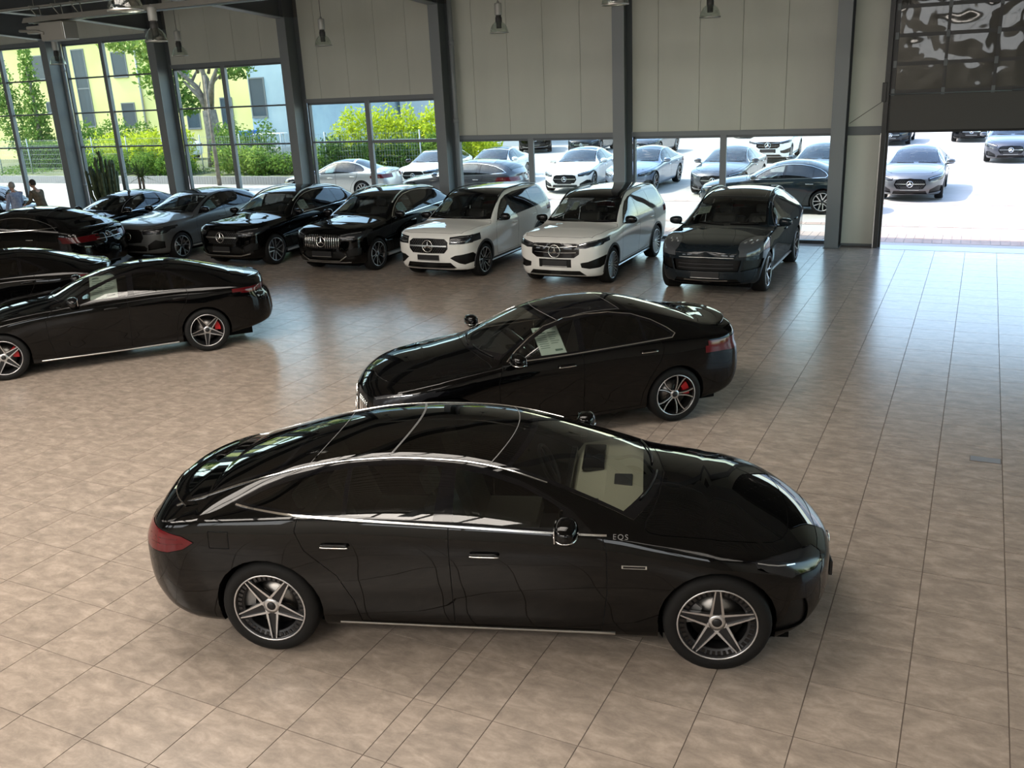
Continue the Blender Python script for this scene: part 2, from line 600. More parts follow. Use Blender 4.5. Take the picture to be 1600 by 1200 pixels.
    def out(s, quads, off=0.0, side=0):
        """surface pieces -> (verts, faces, normals) in car space; side 0 both, 1 left, -1 right"""
        xo = s.sp['fo'] + s.sp['wb'] / 2
        vs, ns, fs, idx = [], [], [], {}
        for sd in ((1, -1) if side == 0 else (side,)):
            for q in quads:
                f = []
                for p in q:
                    nl = math.sqrt(p[3] ** 2 + p[4] ** 2 + p[5] ** 2) or 1
                    n = (-p[3] / nl, sd * p[4] / nl, p[5] / nl)
                    v = (xo - p[0] + n[0] * off, sd * p[1] + n[1] * off, p[2] + n[2] * off)
                    key = (round(v[0], 5), round(v[1], 5), round(v[2], 5))
                    if key not in idx:
                        idx[key] = len(vs); vs.append(v); ns.append(n)
                    k = idx[key]
                    if k not in f: f.append(k)
                if len(f) < 3: continue
                # orientation after the vertex normals
                a, b, c = (Vector(vs[f[0]]), Vector(vs[f[len(f) // 3]]), Vector(vs[f[2 * len(f) // 3]]))
                g = Vector((0, 0, 0))
                for i in range(1, len(f) - 1):
                    g += (Vector(vs[f[i]]) - a).cross(Vector(vs[f[i + 1]]) - a)
                nn = Vector((0, 0, 0))
                for i in f: nn += Vector(ns[i])
                if g.dot(nn) < 0: f = f[::-1]
                fs.append(tuple(f))
        return vs, fs, ns

    def hit(s, view, a, b):
        """point and outward normal (car space) on the surface; y>=0 side"""
        if view == 'side': o, d = Vector((a, 3, b)), Vector((0, -1, 0))
        elif view == 'top': o, d = Vector((a, max(b, .0005), 4)), Vector((0, 0, -1))
        elif view == 'front': o, d = Vector((-2, max(a, .0005), b)), Vector((1, 0, 0))
        else: o, d = Vector((s.L + 2, max(a, .0005), b)), Vector((-1, 0, 0))
        p, n, i, _ = s.bvh.ray_cast(o, d)
        if p is None:
            p, n, i, _ = s.bvh.find_nearest(o + d * (3 if view in ('side', 'top') else 2))
        xo = s.sp['fo'] + s.sp['wb'] / 2
        n = Vector((-n.x, n.y, n.z))
        if n.dot(Vector((-d.x * -1 if view in ('front', 'rear') else 0, -d.y, -d.z))) < 0:
            n = -n
        return Vector((xo - p.x, p.y, p.z)), n

    def ribbon(s, mb, pts, view, w, h, side=1, step=.05, closed=False, sink=.004, w2=None):
        """raised strip along a path on the surface"""
        pp = [Vector(p) for p in pts]
        if closed: pp.append(pp[0])
        dense = []
        for i in range(len(pp) - 1):
            k = max(1, int((pp[i + 1] - pp[i]).length / step))
            dense += [pp[i].lerp(pp[i + 1], t / k) for t in range(k)]
        if not closed: dense.append(pp[-1])
        hs = [s.hit(view, p.x, p.y) for p in dense]
        m = len(hs)
        ns = [x[1] for x in hs]
        for _ in range(2):
            ns = [(ns[max(i - 1, 0)] + ns[i] * 2 + ns[min(i + 1, m - 1)]).normalized() for i in range(m)]
        vs, fs = [], []
        for i in range(m):
            p, n = hs[i][0], ns[i]
            a = hs[(i - 1) % m if closed else max(i - 1, 0)][0]
            b = hs[(i + 1) % m if closed else min(i + 1, m - 1)][0]
            t = (b - a)
            if t.length < 1e-6: t = Vector((1, 0, 0))
            t.normalize()
            q = n.cross(t).normalized()
            ww = w if w2 is None else w + (w2 - w) * i / (m - 1)
            for c in (p - q * ww / 2 - n * sink, p - q * ww / 2 * .8 + n * h, p + q * ww / 2 * .8 + n * h, p + q * ww / 2 - n * sink):
                vs.append((c.x, c.y * side, c.z))
        for i in range(m if closed else m - 1):
            i2 = (i + 1) % m
            for j in range(3):
                fs.append((i * 4 + j, i2 * 4 + j, i2 * 4 + j + 1, i * 4 + j + 1))
        if not closed:
            fs += [(0, 1, 2, 3), ((m - 1) * 4 + 3, (m - 1) * 4 + 2, (m - 1) * 4 + 1, (m - 1) * 4)]
        mb.add(vs, fs)

def superell(mb, c, r, e=2.6, n=14, m=20, mat=None, squash=None):
    vs, fs = [], []
    for i in range(n + 1):
        ph = -PI / 2 + PI * i / n
        for j in range(m):
            th = 2 * PI * j / m
            f = lambda t: math.copysign(abs(t) ** (2 / e), t)
            p = Vector((f(math.cos(ph)) * f(math.cos(th)), f(math.cos(ph)) * f(math.sin(th)), f(math.sin(ph))))
            if squash: p = squash(p)
            p = Vector((p.x * r[0] + c[0], p.y * r[1] + c[1], p.z * r[2] + c[2]))
            vs.append(mat @ p if mat is not None else p)
    for i in range(n):
        for j in range(m):
            fs.append((i * m + j, i * m + (j + 1) % m, (i + 1) * m + (j + 1) % m, (i + 1) * m + j))
    mb.add(vs, fs, True)

# ------------------------------------------------------------------ wheels
WHEELS = {}
def spoke_poly(r0, r1, w0, w1, ang, shift0=0.0, shift1=0.0, curve=0.0, k=4):
    """tapered arm in the wheel plane, as left/right outline points"""
    ca, sa = math.cos(ang), math.sin(ang)
    L, R = [], []
    for i in range(k + 1):
        t = i / k
        r = r0 + (r1 - r0) * t
        w = w0 + (w1 - w0) * t
        c = shift0 + (shift1 - shift0) * t + curve * math.sin(PI * t)
        for lst, o in ((L, w / 2), (R, -w / 2)):
            x, z = r, c + o
            lst.append((x * ca - z * sa, x * sa + z * ca, r))
    return L, R

def arm(mb, L, R, yf, th):
    """outline -> solid arm; yf(r) outer face position along the axle"""
    k = len(L)
    vs, fs = [], []
    for i in range(k):
        for P in (L[i], R[i]):
            y = yf(P[2])
            vs += [(P[0], y, P[1]), (P[0], y - th, P[1])]
    for i in range(k - 1):
        a, b = i * 4, i * 4 + 4
        fs += [(a, b, b + 2, a + 2), (a + 1, a + 3, b + 3, b + 1), (a, a + 1, b + 1, b), (a + 2, b + 2, b + 3, a + 3)]
    fs += [(0, 2, 3, 1), (k * 4 - 4, k * 4 - 3, k * 4 - 1, k * 4 - 2)]
    mb.add(vs, fs)

def wheel_meshes(style, R, w=.25):
    key = (style, R, w)
    if key in WHEELS: return WHEELS[key]
    rr = R * (.745 if style not in ('mid',) else .70)
    h = w / 2
    out = {}
    t = MB()
    t.lathe([(rr - .012, -h + .02), (rr, -h + .01), (rr + .02, -h), (R - .035, -h + .002), (R - .01, -h + .018), (R, -h + .045), (R, h - .045),
             (R - .01, h - .018), (R - .035, h - .002), (rr + .02, h), (rr, h - .01), (rr - .012, h - .02)], 40, 'y')
    out['tyre'] = t.mesh('tyre', M['tyre'])
    b = MB()
    b.lathe([(rr - .002, h - .006), (rr - .012, h - .006), (rr - .022, h - .03), (rr - .05, h - .12), (rr - .055, -h + .02), (rr - .004, -h + .01)], 40, 'y')
    b.lathe([(rr - .055, -h + .03), (.02, -h + .03)], 24, 'y')
    dark = 'rimblack' if style in ('multi_black', 'curve', 'ysp') else 'rimgrey'
    out['rim'] = b.mesh('rim', M[dark])
    lip = MB()
    lip.lathe([(rr + .001, h - .007), (rr - .001, h - .003), (rr - .010, h - .003), (rr - .013, h - .012)], 48, 'y')
    out['rim_lip'] = lip.mesh('rim_lip', M['alu'])
    d = MB()
    d.lathe([(.0, .012), (R * .5, .012), (R * .5, -.012), (.0, -.012)], 32, 'y')
    out['brake_disc'] = d.mesh('brake_disc', M['disc'])
    hub = MB()
    yf = lambda r: h - .012 - .03 * max(0, 1 - r / rr) ** 1.2
    hub.lathe([(0, yf(0) + .012), (.026, yf(0) + .011), (.034, yf(0) + .002), (.036, yf(0) - .04)], 20, 'y')
    out['hub_cap'] = hub.mesh('hub_cap', M['rimgrey' if style != 'multi' else 'satin'])
    br, dk = MB(), MB()
    r1 = rr - .010
    if style in ('star', 'star_plain'):
        for i in range(5):
            a = PI / 2 + i * 2 * PI / 5
            L, Q = spoke_poly(.03, r1, .10, .034, a)
            arm(dk, L, Q, lambda r: yf(r) - .012, .03)
            for sg in (1, -1):
                L, Q = spoke_poly(.035, r1, .019, .008, a, sg * .043, sg * .015)
                arm(br, L, Q, yf, .03)
        br.lathe([(.034, yf(.04) - .001), (.058, yf(.05)), (.060, yf(.05) - .03)], 30, 'y')
        if style == 'star':
            dk.lathe([(r1 * .78, h - .045), (r1 * .80, h - .035), (r1 * .975, h - .03), (r1 * .99, h - .02)], 48, 'y')
            sl = MB()
            for i in range(40):
                a = 2 * PI * (i + .5) / 40
                L, Q = spoke_poly(r1 * .84, r1 * .965, .020, .024, a, k=1)
                arm(sl, L, Q, lambda r: h - .027, .006)
            out['rim_slot'] = sl.mesh('rim_slot', M['gloss'])
    elif style == 'curve':
        for i in range(5):
            a = PI / 2 + .2 + i * 2 * PI / 5
            for sg in (1, -1):
                L, Q = spoke_poly(.04, r1, .030, .016, a, sg * .012, sg * .085, curve=sg * .018, k=7)
                arm(dk, L, Q, lambda r: yf(r) - .010, .03)
                L, Q = spoke_poly(.045, r1, .014, .011, a, sg * .018, sg * .090, curve=sg * .018, k=7)
                arm(br, L, Q, yf, .02)
        br.lathe([(.034, yf(.04) - .001), (.052, yf(.05)), (.054, yf(.05) - .03)], 30, 'y')
    elif style == 'ysp':
        for i in range(5):
            a = PI / 2 + .3 + i * 2 * PI / 5
            L, Q = spoke_poly(.03, r1 * .6, .05, .045, a); arm(dk, L, Q, lambda r: yf(r) - .01, .03)
            L, Q = spoke_poly(.03, r1 * .6, .034, .03, a); arm(br, L, Q, yf, .02)
            for sg in (1, -1):
                L, Q = spoke_poly(r1 * .5, r1, .026, .024, a, sg * .008, sg * .06); arm(br, L, Q, yf, .025)
    elif style == 'five':
        for i in range(5):
            a = PI / 2 + i * 2 * PI / 5
            for sg in (1, -1):
                L, Q = spoke_poly(.03, r1, .05, .04, a, sg * .035, sg * .052); arm(dk, L, Q, lambda r: yf(r) - .010, .03)
                L, Q = spoke_poly(.035, r1, .022, .022, a, sg * .03, sg * .062); arm(br, L, Q, yf, .02)
    elif style == 'multi_black':
        for i in range(10):
            a = PI / 2 + i * 2 * PI / 10
            L, Q = spoke_poly(.03, r1, .03, .03, a); arm(dk, L, Q, lambda r: yf(r) - .006, .03)
            L, Q = spoke_poly(.2 * rr, r1, .008, .010, a, .012, .012); arm(br, L, Q, yf, .02)
    else:  # 'multi'
        n = 20
        for i in range(n):
            a = PI / 2 + i * 2 * PI / n
            L, Q = spoke_poly(.04, r1, .012, .022, a, 0, .03, k=3); arm(br, L, Q, yf, .022)
        dk.lathe([(.034, yf(.04) - .001), (.07, yf(.07) - .012), (.072, yf(.05) - .03)], 30, 'y')
    out['spokes'] = br.mesh('spokes', M['alu'])
    if dk.v: out['spoke_back'] = dk.mesh('spoke_back', M[dark])
    WHEELS[key] = out
    return out

CALIPER = {}
def caliper_mesh(R, matk):
    if (R, matk) not in CALIPER:
        c = MB()
        a0, a1 = -.42, .42
        vs, fs = [], []
        k = 6
        r0, r1 = R * .36, R * .60
        for i in range(k + 1):
            a = a0 + (a1 - a0) * i / k
            for r, y in ((r0, .055), (r1, .055), (r1, -.05), (r0, -.05)):
                vs.append((r * math.cos(a), y, r * math.sin(a)))
        for i in range(k):
            for j in range(4):
                fs.append((i * 4 + j, i * 4 + (j + 1) % 4, i * 4 + 4 + (j + 1) % 4, i * 4 + 4 + j))
        fs += [(0, 1, 2, 3), (k * 4 + 3, k * 4 + 2, k * 4 + 1, k * 4)]
        c.add(vs, fs)
        CALIPER[(R, matk)] = c.mesh('brake_caliper', M[matk])
    return CALIPER[(R, matk)]

def add_wheel(car, x, y, side, R, style, w, cal, phase, detail=True, steer=0.0):
    ms = wheel_meshes(style, R, w)
    o = link(bpy.data.objects.new('wheel', ms['tyre']), car)
    o.location = (x, y, R)
    o.rotation_euler = (0, phase, (0 if side > 0 else PI) + steer)
    for k in ('rim', 'rim_lip', 'spokes', 'spoke_back', 'rim_slot', 'hub_cap', 'brake_disc'):
        if k in ms:
            c = link(bpy.data.objects.new(k, ms[k]), o)
    if detail:
        c = link(bpy.data.objects.new('brake_caliper', caliper_mesh(R, cal)), o)
        # caliper keeps its place while the wheel turns
        c.rotation_euler = (0, -phase - (.3 if side < 0 else PI - .3), 0)
    return o

# ------------------------------------------------------------------ small parts
def star_emblem(mb, c, r, R=Matrix.Identity(3), t=.006, three=True):
    """ring with a three-pointed star; drawn in the local yz plane, facing +x"""
    def W(p): return Vector(c) + R @ Vector(p)
    n = 28
    mb.tube([W((0, r * math.cos(2 * PI * i / n), r * math.sin(2 * PI * i / n))) for i in range(n)], t, 6, closed=True)
    if three:
        for k in range(3):
            a = PI / 2 + k * 2 * PI / 3
            d = Vector((0, math.cos(a), math.sin(a)))
            p = Vector((0, -math.sin(a), math.cos(a)))
            b = r * .16
            vs = [W(d * r * .97), W(p * b), W(-p * b), W(-d * b * .6 + Vector((0, 0, 0))), W(Vector((t * 1.6, 0, 0)))]
            vs += [W(Vector((-t, 0, 0)))]
            mb.add(vs, [(0, 1, 4), (0, 4, 2), (1, 3, 4), (3, 2, 4), (0, 2, 5), (0, 5, 1), (3, 1, 5), (2, 3, 5)])

def seat_meshes(mk):
    key = ('seat', mk)
    if key in CALIPER: return CALIPER[key]
    m = MB()
    m.box(-.26, .26, -.25, .25, .0, .16, .06)
    T = Matrix.Translation((-.24, 0, .08)) @ Matrix.Rotation(math.radians(-18), 4, 'Y')
    m.box(-.07, .07, -.25, .25, 0, .60, .06, mat=T)
    m.box(-.05, .04, -.13, .13, .63, .80, .04, mat=T)
    m.box(-.01, .01, -.07, -.05, .55, .66, mat=T)
    m.box(-.01, .01, .05, .07, .55, .66, mat=T)
    CALIPER[key] = m.mesh('seat', M[mk])
    return CALIPER[key]
# ------------------------------------------------------------------ one whole car
def poly_arc(cx, cz, r, n=22, a0=0, a1=2 * PI):
    return [(cx + r * math.cos(a0 + (a1 - a0) * i / n), cz + r * math.sin(a0 + (a1 - a0) * i / n)) for i in range(n)]

def make_car(sp):
    b = Body(sp)
    L, W, fo, wb, R = b.L, b.W, sp['fo'], sp['wb'], sp['R']
    xo = fo + wb / 2
    pk = sp.get('paint', 'black')
    hi = sp.get('detail', 1)
    car = empty('car')
    car.empty_display_size = 1
    Ra = R + sp.get('archgap', .035)
    # wheel openings
    for cx in (fo, fo + wb):
        b.clip(poly_arc(cx, R + .005, Ra, 26), 'side', 'hole', cond=lambda bb: bb[:, 4] > .5 * W)
        b.clip([(cx - Ra + .004, -.1), (cx + Ra - .004, -.1), (cx + Ra - .004, R), (cx - Ra + .004, R)], 'side', 'hole', lo=-2, cond=lambda bb: bb[:, 4] > .5 * W)
    names = {'body': ('body_shell', pk, 0, 0)}
    def cut(tagname, poly, view, name, mk, mode, off=0.0, frm=('body',), lo=None, cond=None):
        b.clip(poly, view, tagname, frm, lo, cond)
        names[tagname] = (name, mk, mode, off)
    # glass
    gl, gt = sp.get('glass', 'glass'), sp.get('rglass', 'glass_tint')
    if 'dlo' in sp:
        zlim = lambda bb: bb[:, 5] > .75
        cut('dlo', offset_poly(sp['dlo'], sp.get('frit', .018)), 'side', 'window_surround', 'gloss', 1, 0.001, cond=zlim, lo=.2)
        for i, (poly, front) in enumerate(sp['panes']):
            cut('pane%d' % i, poly, 'side', 'side_window', sp.get('fglass', gl) if front else gt, 1, 0, ('dlo',), cond=zlim, lo=.2)
    def ytop(x, m): return float(b.wrf(x)) - m
    def glass_band(x0, x1, sw0, sw1, m, k=8):
        """half outline between two bulging lines, x0(y) .. x1(y)"""
        ya, yb = ytop(x0 + sw0, m), ytop(x1 + sw1, m)
        lo = [(x0 + sw0 * (t / k) ** 2, ya * t / k) for t in range(k + 1)]
        hi_ = [(x1 + sw1 * (t / k) ** 2, yb * t / k) for t in range(k, -1, -1)]
        mid = []
        for t in range(1, 6):
            x = x0 + sw0 + (x1 + sw1 - x0 - sw0) * t / 6
            mid.append((x, ytop(x, m)))
        lo[0] = (lo[0][0], -.01); hi_[-1] = (hi_[-1][0], -.01)
        return lo + mid + hi_
    x0, x1, s0, s1, m = sp['ws']
    cut('wsf', glass_band(x0 - .02, x1 + .015, s0, s1, m - .02), 'top', 'windshield_surround', 'gloss', 0, .0005)
    cut('ws', glass_band(x0 + .05, x1 - .03, s0, s1, m + .015), 'top', 'windshield', gl, 0, 0, ('wsf',))
    if 'rw' in sp:
        x0, x1, s0, s1, m = sp['rw']
        cut('rwf', glass_band(x0 - .015, x1 + .015, s0, s1, m - .015), 'top', 'rear_window_surround', 'gloss', 0, .0005)
        cut('rw', glass_band(x0 + .015, x1 - .02, s0, s1, m + .015), 'top', 'rear_window', sp.get('rwglass', gt), 0, 0, ('rwf',))
    if 'rwr' in sp:
        cut('rwf', offset_poly(sp['rwr'], .03), 'rear', 'rear_window_surround', 'gloss', 0, .0005)
        cut('rw', sp['rwr'], 'rear', 'rear_window', gt, 0, 0, ('rwf',))
    if sp.get('roof'):
        # a glass roof panel
        for k, (x0, x1, s0, s1, m, mk) in enumerate(sp['roof']):
            cut('rfs%d' % k, glass_band(x0, x1, s0, s1, m), 'top', 'roof_seam', 'seal', 0, .0)
            cut('rf%d' % k, glass_band(x0 + .006, x1 - .006, s0, s1, m + .005), 'top', 'roof_panel', mk, 0, .0, ('rfs%d' % k,))
    # lamps
    for k, (view, poly) in enumerate(sp.get('head', [])):
        cut('hlf', offset_poly(poly, .008), view, 'headlamp_surround', 'gloss', 1, -.002)
        cut('hl', poly, view, 'headlamp', sp.get('lampmat', 'lamp_dark'), 1, .0, ('hlf',))
    for k, (view, poly) in enumerate(sp.get('tail', [])):
        cut('tls', offset_poly(poly, .006), view, 'tail_lamp_seam', 'seam', 1, -.004)
        cut('tl', poly, view, 'tail_lamp', sp.get('tailmat', 'redlamp'), 1, .004, ('tls',))
    # front apertures
    for k, (nm, view, poly, mk, off, mode) in enumerate(sp.get('front', [])):
        cut('fr%d' % k, poly, view, nm, mk, mode, off)
    # lower cladding
    for k, (nm, view, poly, mk, mode, off) in enumerate(sp.get('clad', [])):
        cut('cl%d' % k, poly, view, nm, mk, mode, off)
    # doors, bonnet, boot lid
    sw = .0035 if hi else .005
    for k, poly in enumerate(sp.get('doors', [])):
        cut('ds%d' % k, offset_poly(poly, sw), 'side', 'door_gap', 'seam', 1, -.006)
        cut('dr%d' % k, offset_poly(poly, -sw), 'side', 'door', pk, 1, 0, ('ds%d' % k,))
        b.clip(offset_poly(poly, -sw), 'side', 'dr%d' % k, ('dlo_never',))
    for nm, view, poly in sp.get('lids', []):
        cut(nm + 's', offset_poly(poly, sw), view, nm + '_gap', 'seam', 0, -.006)
        cut(nm, offset_poly(poly, -sw), view, nm, pk, 0, 0, (nm + 's',))
    for nm, view, poly in sp.get('flaps', []):
        cut(nm + 's', offset_poly(poly, sw), view, nm + '_gap', 'seam', 1, -.005)
        cut(nm, offset_poly(poly, -sw), view, nm, pk, 1, 0, (nm + 's',))
    # objects out of the tagged surface
    groups = {}
    for t, q in b.faces:
        if t != 'hole': groups.setdefault(t, []).append(q)
    byname = {}
    def emit(nm, mk, quads, off, side, parent=car):
        vs, fs, ns = b.out(quads, off, side)
        if not fs: return None
        me = mesh_from(nm, vs, fs, M[mk], ns)
        o = link(bpy.data.objects.new(nm, me), parent)
        byname.setdefault((nm, side), []).append(o)
        return o
    for t, quads in groups.items():
        nm, mk, mode, off = names[t]
        if mode == 0: emit(nm, mk, quads, off, 0)
        else:
            emit(nm, mk, quads, off, 1); emit(nm, mk, quads, off, -1)
    # decals on the lamps: bright running light strokes
    for view, pts, w in sp.get('drl', []):
        for sd in (1, -1):
            m_ = MB(); b.ribbon(m_, pts, view, w, .004, sd)
            pr = byname.get(('headlamp', sd), [car])[0]
            m_.build('running_light', M['lamp_bright'], pr)
    for view, pts, w in sp.get('tdrl', []):
        for sd in (1, -1):
            m_ = MB(); b.ribbon(m_, pts, view, w, .006, sd)
            pr = byname.get(('tail_lamp', sd), [car])[0]
            m_.build('lamp_strip', M['reddark'], pr)
    # wheel arch linings and lips
    for cx in (fo, fo + wb):
        for sd in (1, -1):
            mb = MB()
            k = 26
            vs, fs = [], []
            a0, a1 = -math.asin(min(.95, (R + .005 - .20) / Ra)), PI + math.asin(min(.95, (R + .005 - .20) / Ra))
            for i in range(k + 1):
                a = a0 + (a1 - a0) * i / k
                x, z = cx + Ra * math.cos(a), R + .005 + Ra * math.sin(a)
                p, n = b.hit('side', x, max(z, .2))
                y1 = p.y
                vs += [(xo - x, sd * y1, z), (xo - x, sd * (y1 - .03), z), (xo - x, sd * (W - .40), z)]
            for i in range(k):
                fs += [(i * 3, i * 3 + 1, i * 3 + 4, i * 3 + 3), (i * 3 + 1, i * 3 + 2, i * 3 + 5, i * 3 + 4)]
            fs.append(tuple(i * 3 + 2 for i in range(k + 1)))
            mb.add(vs, fs)
            mb.build('wheel_arch_liner', M['under'], car)
            if sp.get('archtrim'):
                mb = MB()
                w = sp['archtrim']
                pts = [(cx + (Ra + w / 2 - .004) * math.cos(a), R + .005 + (Ra + w / 2 - .004) * math.sin(a)) for a in [a0 + (a1 - a0) * i / 30 for i in range(31)]]
                pts = [p for p in pts if p[1] > .19]
                b.ribbon(mb, pts, 'side', w, .010, sd, step=.1)
                mb.build('wheel_arch_trim', M[sp.get('archmat', 'plastic')], car)
    # floor pan
    mb = MB()
    mb.box(xo - L + .45, xo - .35, -W + .22, W - .22, .17, .30)
    mb.build('floor_pan', M['under'], car)
    # chrome / black lines on the sides
    for nm, view, pts, w, h, mk in sp.get('strips', []):
        for sd in (1, -1):
            mb = MB(); b.ribbon(mb, pts, view, w, h, sd); mb.build(nm, M[mk], car)
    for nm, view, pts, w, h, mk in sp.get('cstrips', []):
        mb = MB()
        full = [(p[0], p[1]) for p in pts]
        b.ribbon(mb, full, view, w, h, 1); b.ribbon(mb, full, view, w, h, -1)
        mb.build(nm, M[mk], car)
    # door handles
    for (hx, hz) in sp.get('handles', []):
        for sd in (1, -1):
            p, n = b.hit('side', hx, hz)
            mb = MB()
            T = Matrix.Translation((p.x, sd * (p.y + .016), p.z))
            superell(mb, (0, 0, 0), (.105, .014, .015), 4, 8, 16, mat=T)
            mb.box(-.09, -.07, -.02, 0, -.012, .012, mat=T) if sd > 0 else mb.box(-.09, -.07, 0, .02, -.012, .012, mat=T)
            mb.box(.07, .09, -.02, 0, -.012, .012, mat=T) if sd > 0 else mb.box(.07, .09, 0, .02, -.012, .012, mat=T)
            o = mb.build('door_handle', M[sp.get('handlemat', pk)], car)
            if sp.get('handlestrip'):
                m2 = MB(); superell(m2, (0, sd * .004, -.008), (.107, .013, .005), 5, 6, 16, mat=T); m2.build('handle_strip', M['chrome'], o)
    # mirrors
    mx, mz = sp['mirror']
    for sd in (1, -1):
        p, n = b.hit('side', mx, mz)
        mb = MB()
        T = Matrix.Translation((p.x + .02, sd * (W + .085), mz + .045))
        def sq(v):
            t = .78 + .22 * (v.z * .5 + .5) if v.z < 0 else 1
            return Vector((v.x * t * (1 - .15 * abs(v.y)), v.y, v.z * (1 - .12 * v.y * sd)))
        superell(mb, (0, 0, 0), (.085, .125, .078), 2.7, 12, 18, mat=T, squash=sq)
        o = mb.build('mirror', M[sp.get('mirrormat', pk)], car)
        m2 = MB()
        m2.box(-.03, .03, -.12 if sd > 0 else 0, 0 if sd > 0 else .12, -.03, .0, .01, mat=Matrix.Translation((p.x + .01, sd * (W + .02), mz - .01)))
        m2.build('mirror_foot', M['gloss'], o)
        m3 = MB()
        m3.box(-.074, -.068, -.085, .085, -.045, .045, .003, mat=T)
        m3.build('mirror_glass', M['chrome'], o)
        if sp.get('mirrorstrip'):
            m4 = MB(); superell(m4, (.0, 0, -.028), (.086, .126, .010), 2.7, 6, 18, mat=T, squash=sq); m4.build('mirror_strip', M['chrome'], o)
    # wheels
    st = sp.get('wheel', 'five')
    for x, side, ph in ((xo - fo, 1, .2), (xo - fo, -1, sp.get('phf', .0)), (xo - fo - wb, 1, .5), (xo - fo - wb, -1, sp.get('phr', .0))):
        add_wheel(car, x, side * (W - sp.get('tw', .25) / 2 - sp.get('tuck', .018)), side, R, st, sp.get('tw', .25), sp.get('cal', 'greycal'), ph)
    # cabin
    zbelt = float(pchip(sp['zt'])(fo + wb / 2))
    lm = sp.get('cabin', 'leather')
    cw = sp['ws'][0]
    mb = MB()
    prof = [(xo - cw - .12, zbelt - .10), (xo - cw - .12, zbelt - .02), (xo - cw - .40, zbelt + .005), (xo - cw - .62, zbelt - .03), (xo - cw - .70, zbelt - .14), (xo - cw - .62, zbelt - .30), (xo - cw - .30, zbelt - .36)]
    mb.prism([(x, z) for x, z in prof], -W + .17, W - .17, 'y')
    d = mb.build('dashboard', M[sp.get('dashmat', 'cabin')], car)
    mb = MB(); mb.box(xo - cw - .71, xo - cw - .66, -.62, .62, zbelt - .10, zbelt + .02, .015); mb.build('display', M['screen'], d)
    mb = MB(); mb.box(xo - cw - .60, xo - cw - .42, .16, .62, zbelt - .02, zbelt + .035, .02); mb.build('instrument_hood', M['gloss'], d)
    mb = MB(); mb.box(xo - cw - .34, xo - cw - .20, -.10, .10, zbelt - .02, zbelt + .002, .01); mb.build('dash_speaker', M['plastic'], d)
    mb = MB(); mb.box(xo - cw - .50, xo - cw - .44, -.55, -.36, zbelt - .02, zbelt + .006, .006); mb.build('dash_vent', M['plastic'], d)
    mb = MB(); mb.box(xo - fo - wb - .1, xo - cw - .5, -W + .2, W - .2, .28, .34); mb.build('cabin_floor', M['cabin'], car)
    mb = MB()
    T = Matrix.Translation((xo - cw - .88, .38, zbelt - .06)) @ Matrix.Rotation(math.radians(65), 4, 'Y')
    mb.tube([T @ Vector((.18 * math.cos(a), .18 * math.sin(a), 0)) for a in [2 * PI * i / 24 for i in range(24)]], .014, 8, closed=True)
    mb.box(-.17, .17, -.02, .02, -.01, .01, mat=T); mb.box(-.02, .17, -.02, .02, -.01, .01, mat=T)
    mb.build('steering_wheel', M['leather'], car)
    for y in (-.38, .38):
        s = link(bpy.data.objects.new('seat', seat_meshes(lm)), car)
        s.location = (xo - cw - 1.22, y, zbelt - .60)
    if hi:
        for y in (-.38, .38):
            s = link(bpy.data.objects.new('rear_seat', seat_meshes(lm)), car)
            s.location = (xo - fo - wb + .62, y, zbelt - .62)
            s.scale = (1, 1.25, .84)
    # wipers
    for y0, y1 in ((.62, .10), (-.02, -.52)):
        mb = MB()
        pts = []
        for t in range(8):
            y = y0 + (y1 - y0) * t / 7
            p, n = b.hit('top', cw + .015 + sp['ws'][2] * (abs(y) / .7) ** 2 * .8 + .03 * t / 7, abs(y))
            pts.append((p.x, y, p.z + .012))
        mb.tube(pts, .007, 5)
        mb.build('wiper', M['trim'], car)
    # plates and emblems
    if sp.get('plate'):
        pz = sp['plate']
        p, n = b.hit('front', .0, pz)
        p2, _ = b.hit('front', .26, pz)
        mb = MB()
        mb.box(p.x - .005, p.x + .018, -.26, .26, pz - .056, pz + .056, .006)
        pl = mb.build('licence_plate', M['plate'], car)
        mb = MB(); mb.box(p.x + .016, p.x + .021, -.262, .262, pz - .062, pz - .050); mb.build('plate_edge', M['satin'], pl)
    if sp.get('star'):
        sz, sr, view = sp['star']
        p, n = b.hit(view, .0, sz)
        mb = MB()
        tilt = math.atan2(n.z, abs(n.x))
        Rm = Matrix.Rotation(-tilt * .6, 3, 'Y') if view == 'front' else Matrix.Rotation(PI, 3, 'Z') @ Matrix.Rotation(-tilt, 3, 'Y')
        star_emblem(mb, (p.x + (.02 if view == 'front' else -.012), 0, p.z), sr, Rm, .008 if sr > .06 else .005)
        mb.build('star_emblem', M['chrome'], car)
    if sp.get('bars'):
        # vertical bright bars inside the grille
        n, y1, z0, z1 = sp['bars']
        for i in range(n):
            y = -y1 + 2 * y1 * i / (n - 1)
            if abs(y) < .085: continue
            e = (abs(y) / y1) ** 2.5
            m_ = MB()
            za, zb_ = z0 + .03 * e, z1 - .03 * e
            pts = []
            for t in range(5):
                z = za + (zb_ - za) * t / 4
                p, nn = b.hit('front', abs(y), z)
                pts.append((p.x + .004, y, z))
            m_.tube(pts, .0085, 5)
            m_.build('grille_bar', M['chrome'], car)
    if sp.get('hbar'):
        z, y1, h = sp['hbar']
        mb = MB()
        for sd in (1, -1):
            b.ribbon(mb, [(.0, z), (y1, z + sp.get('hbarup', 0.0))], 'front', h, .016, sd, step=.04)
        mb.build('grille_bar', M['satin'], car)
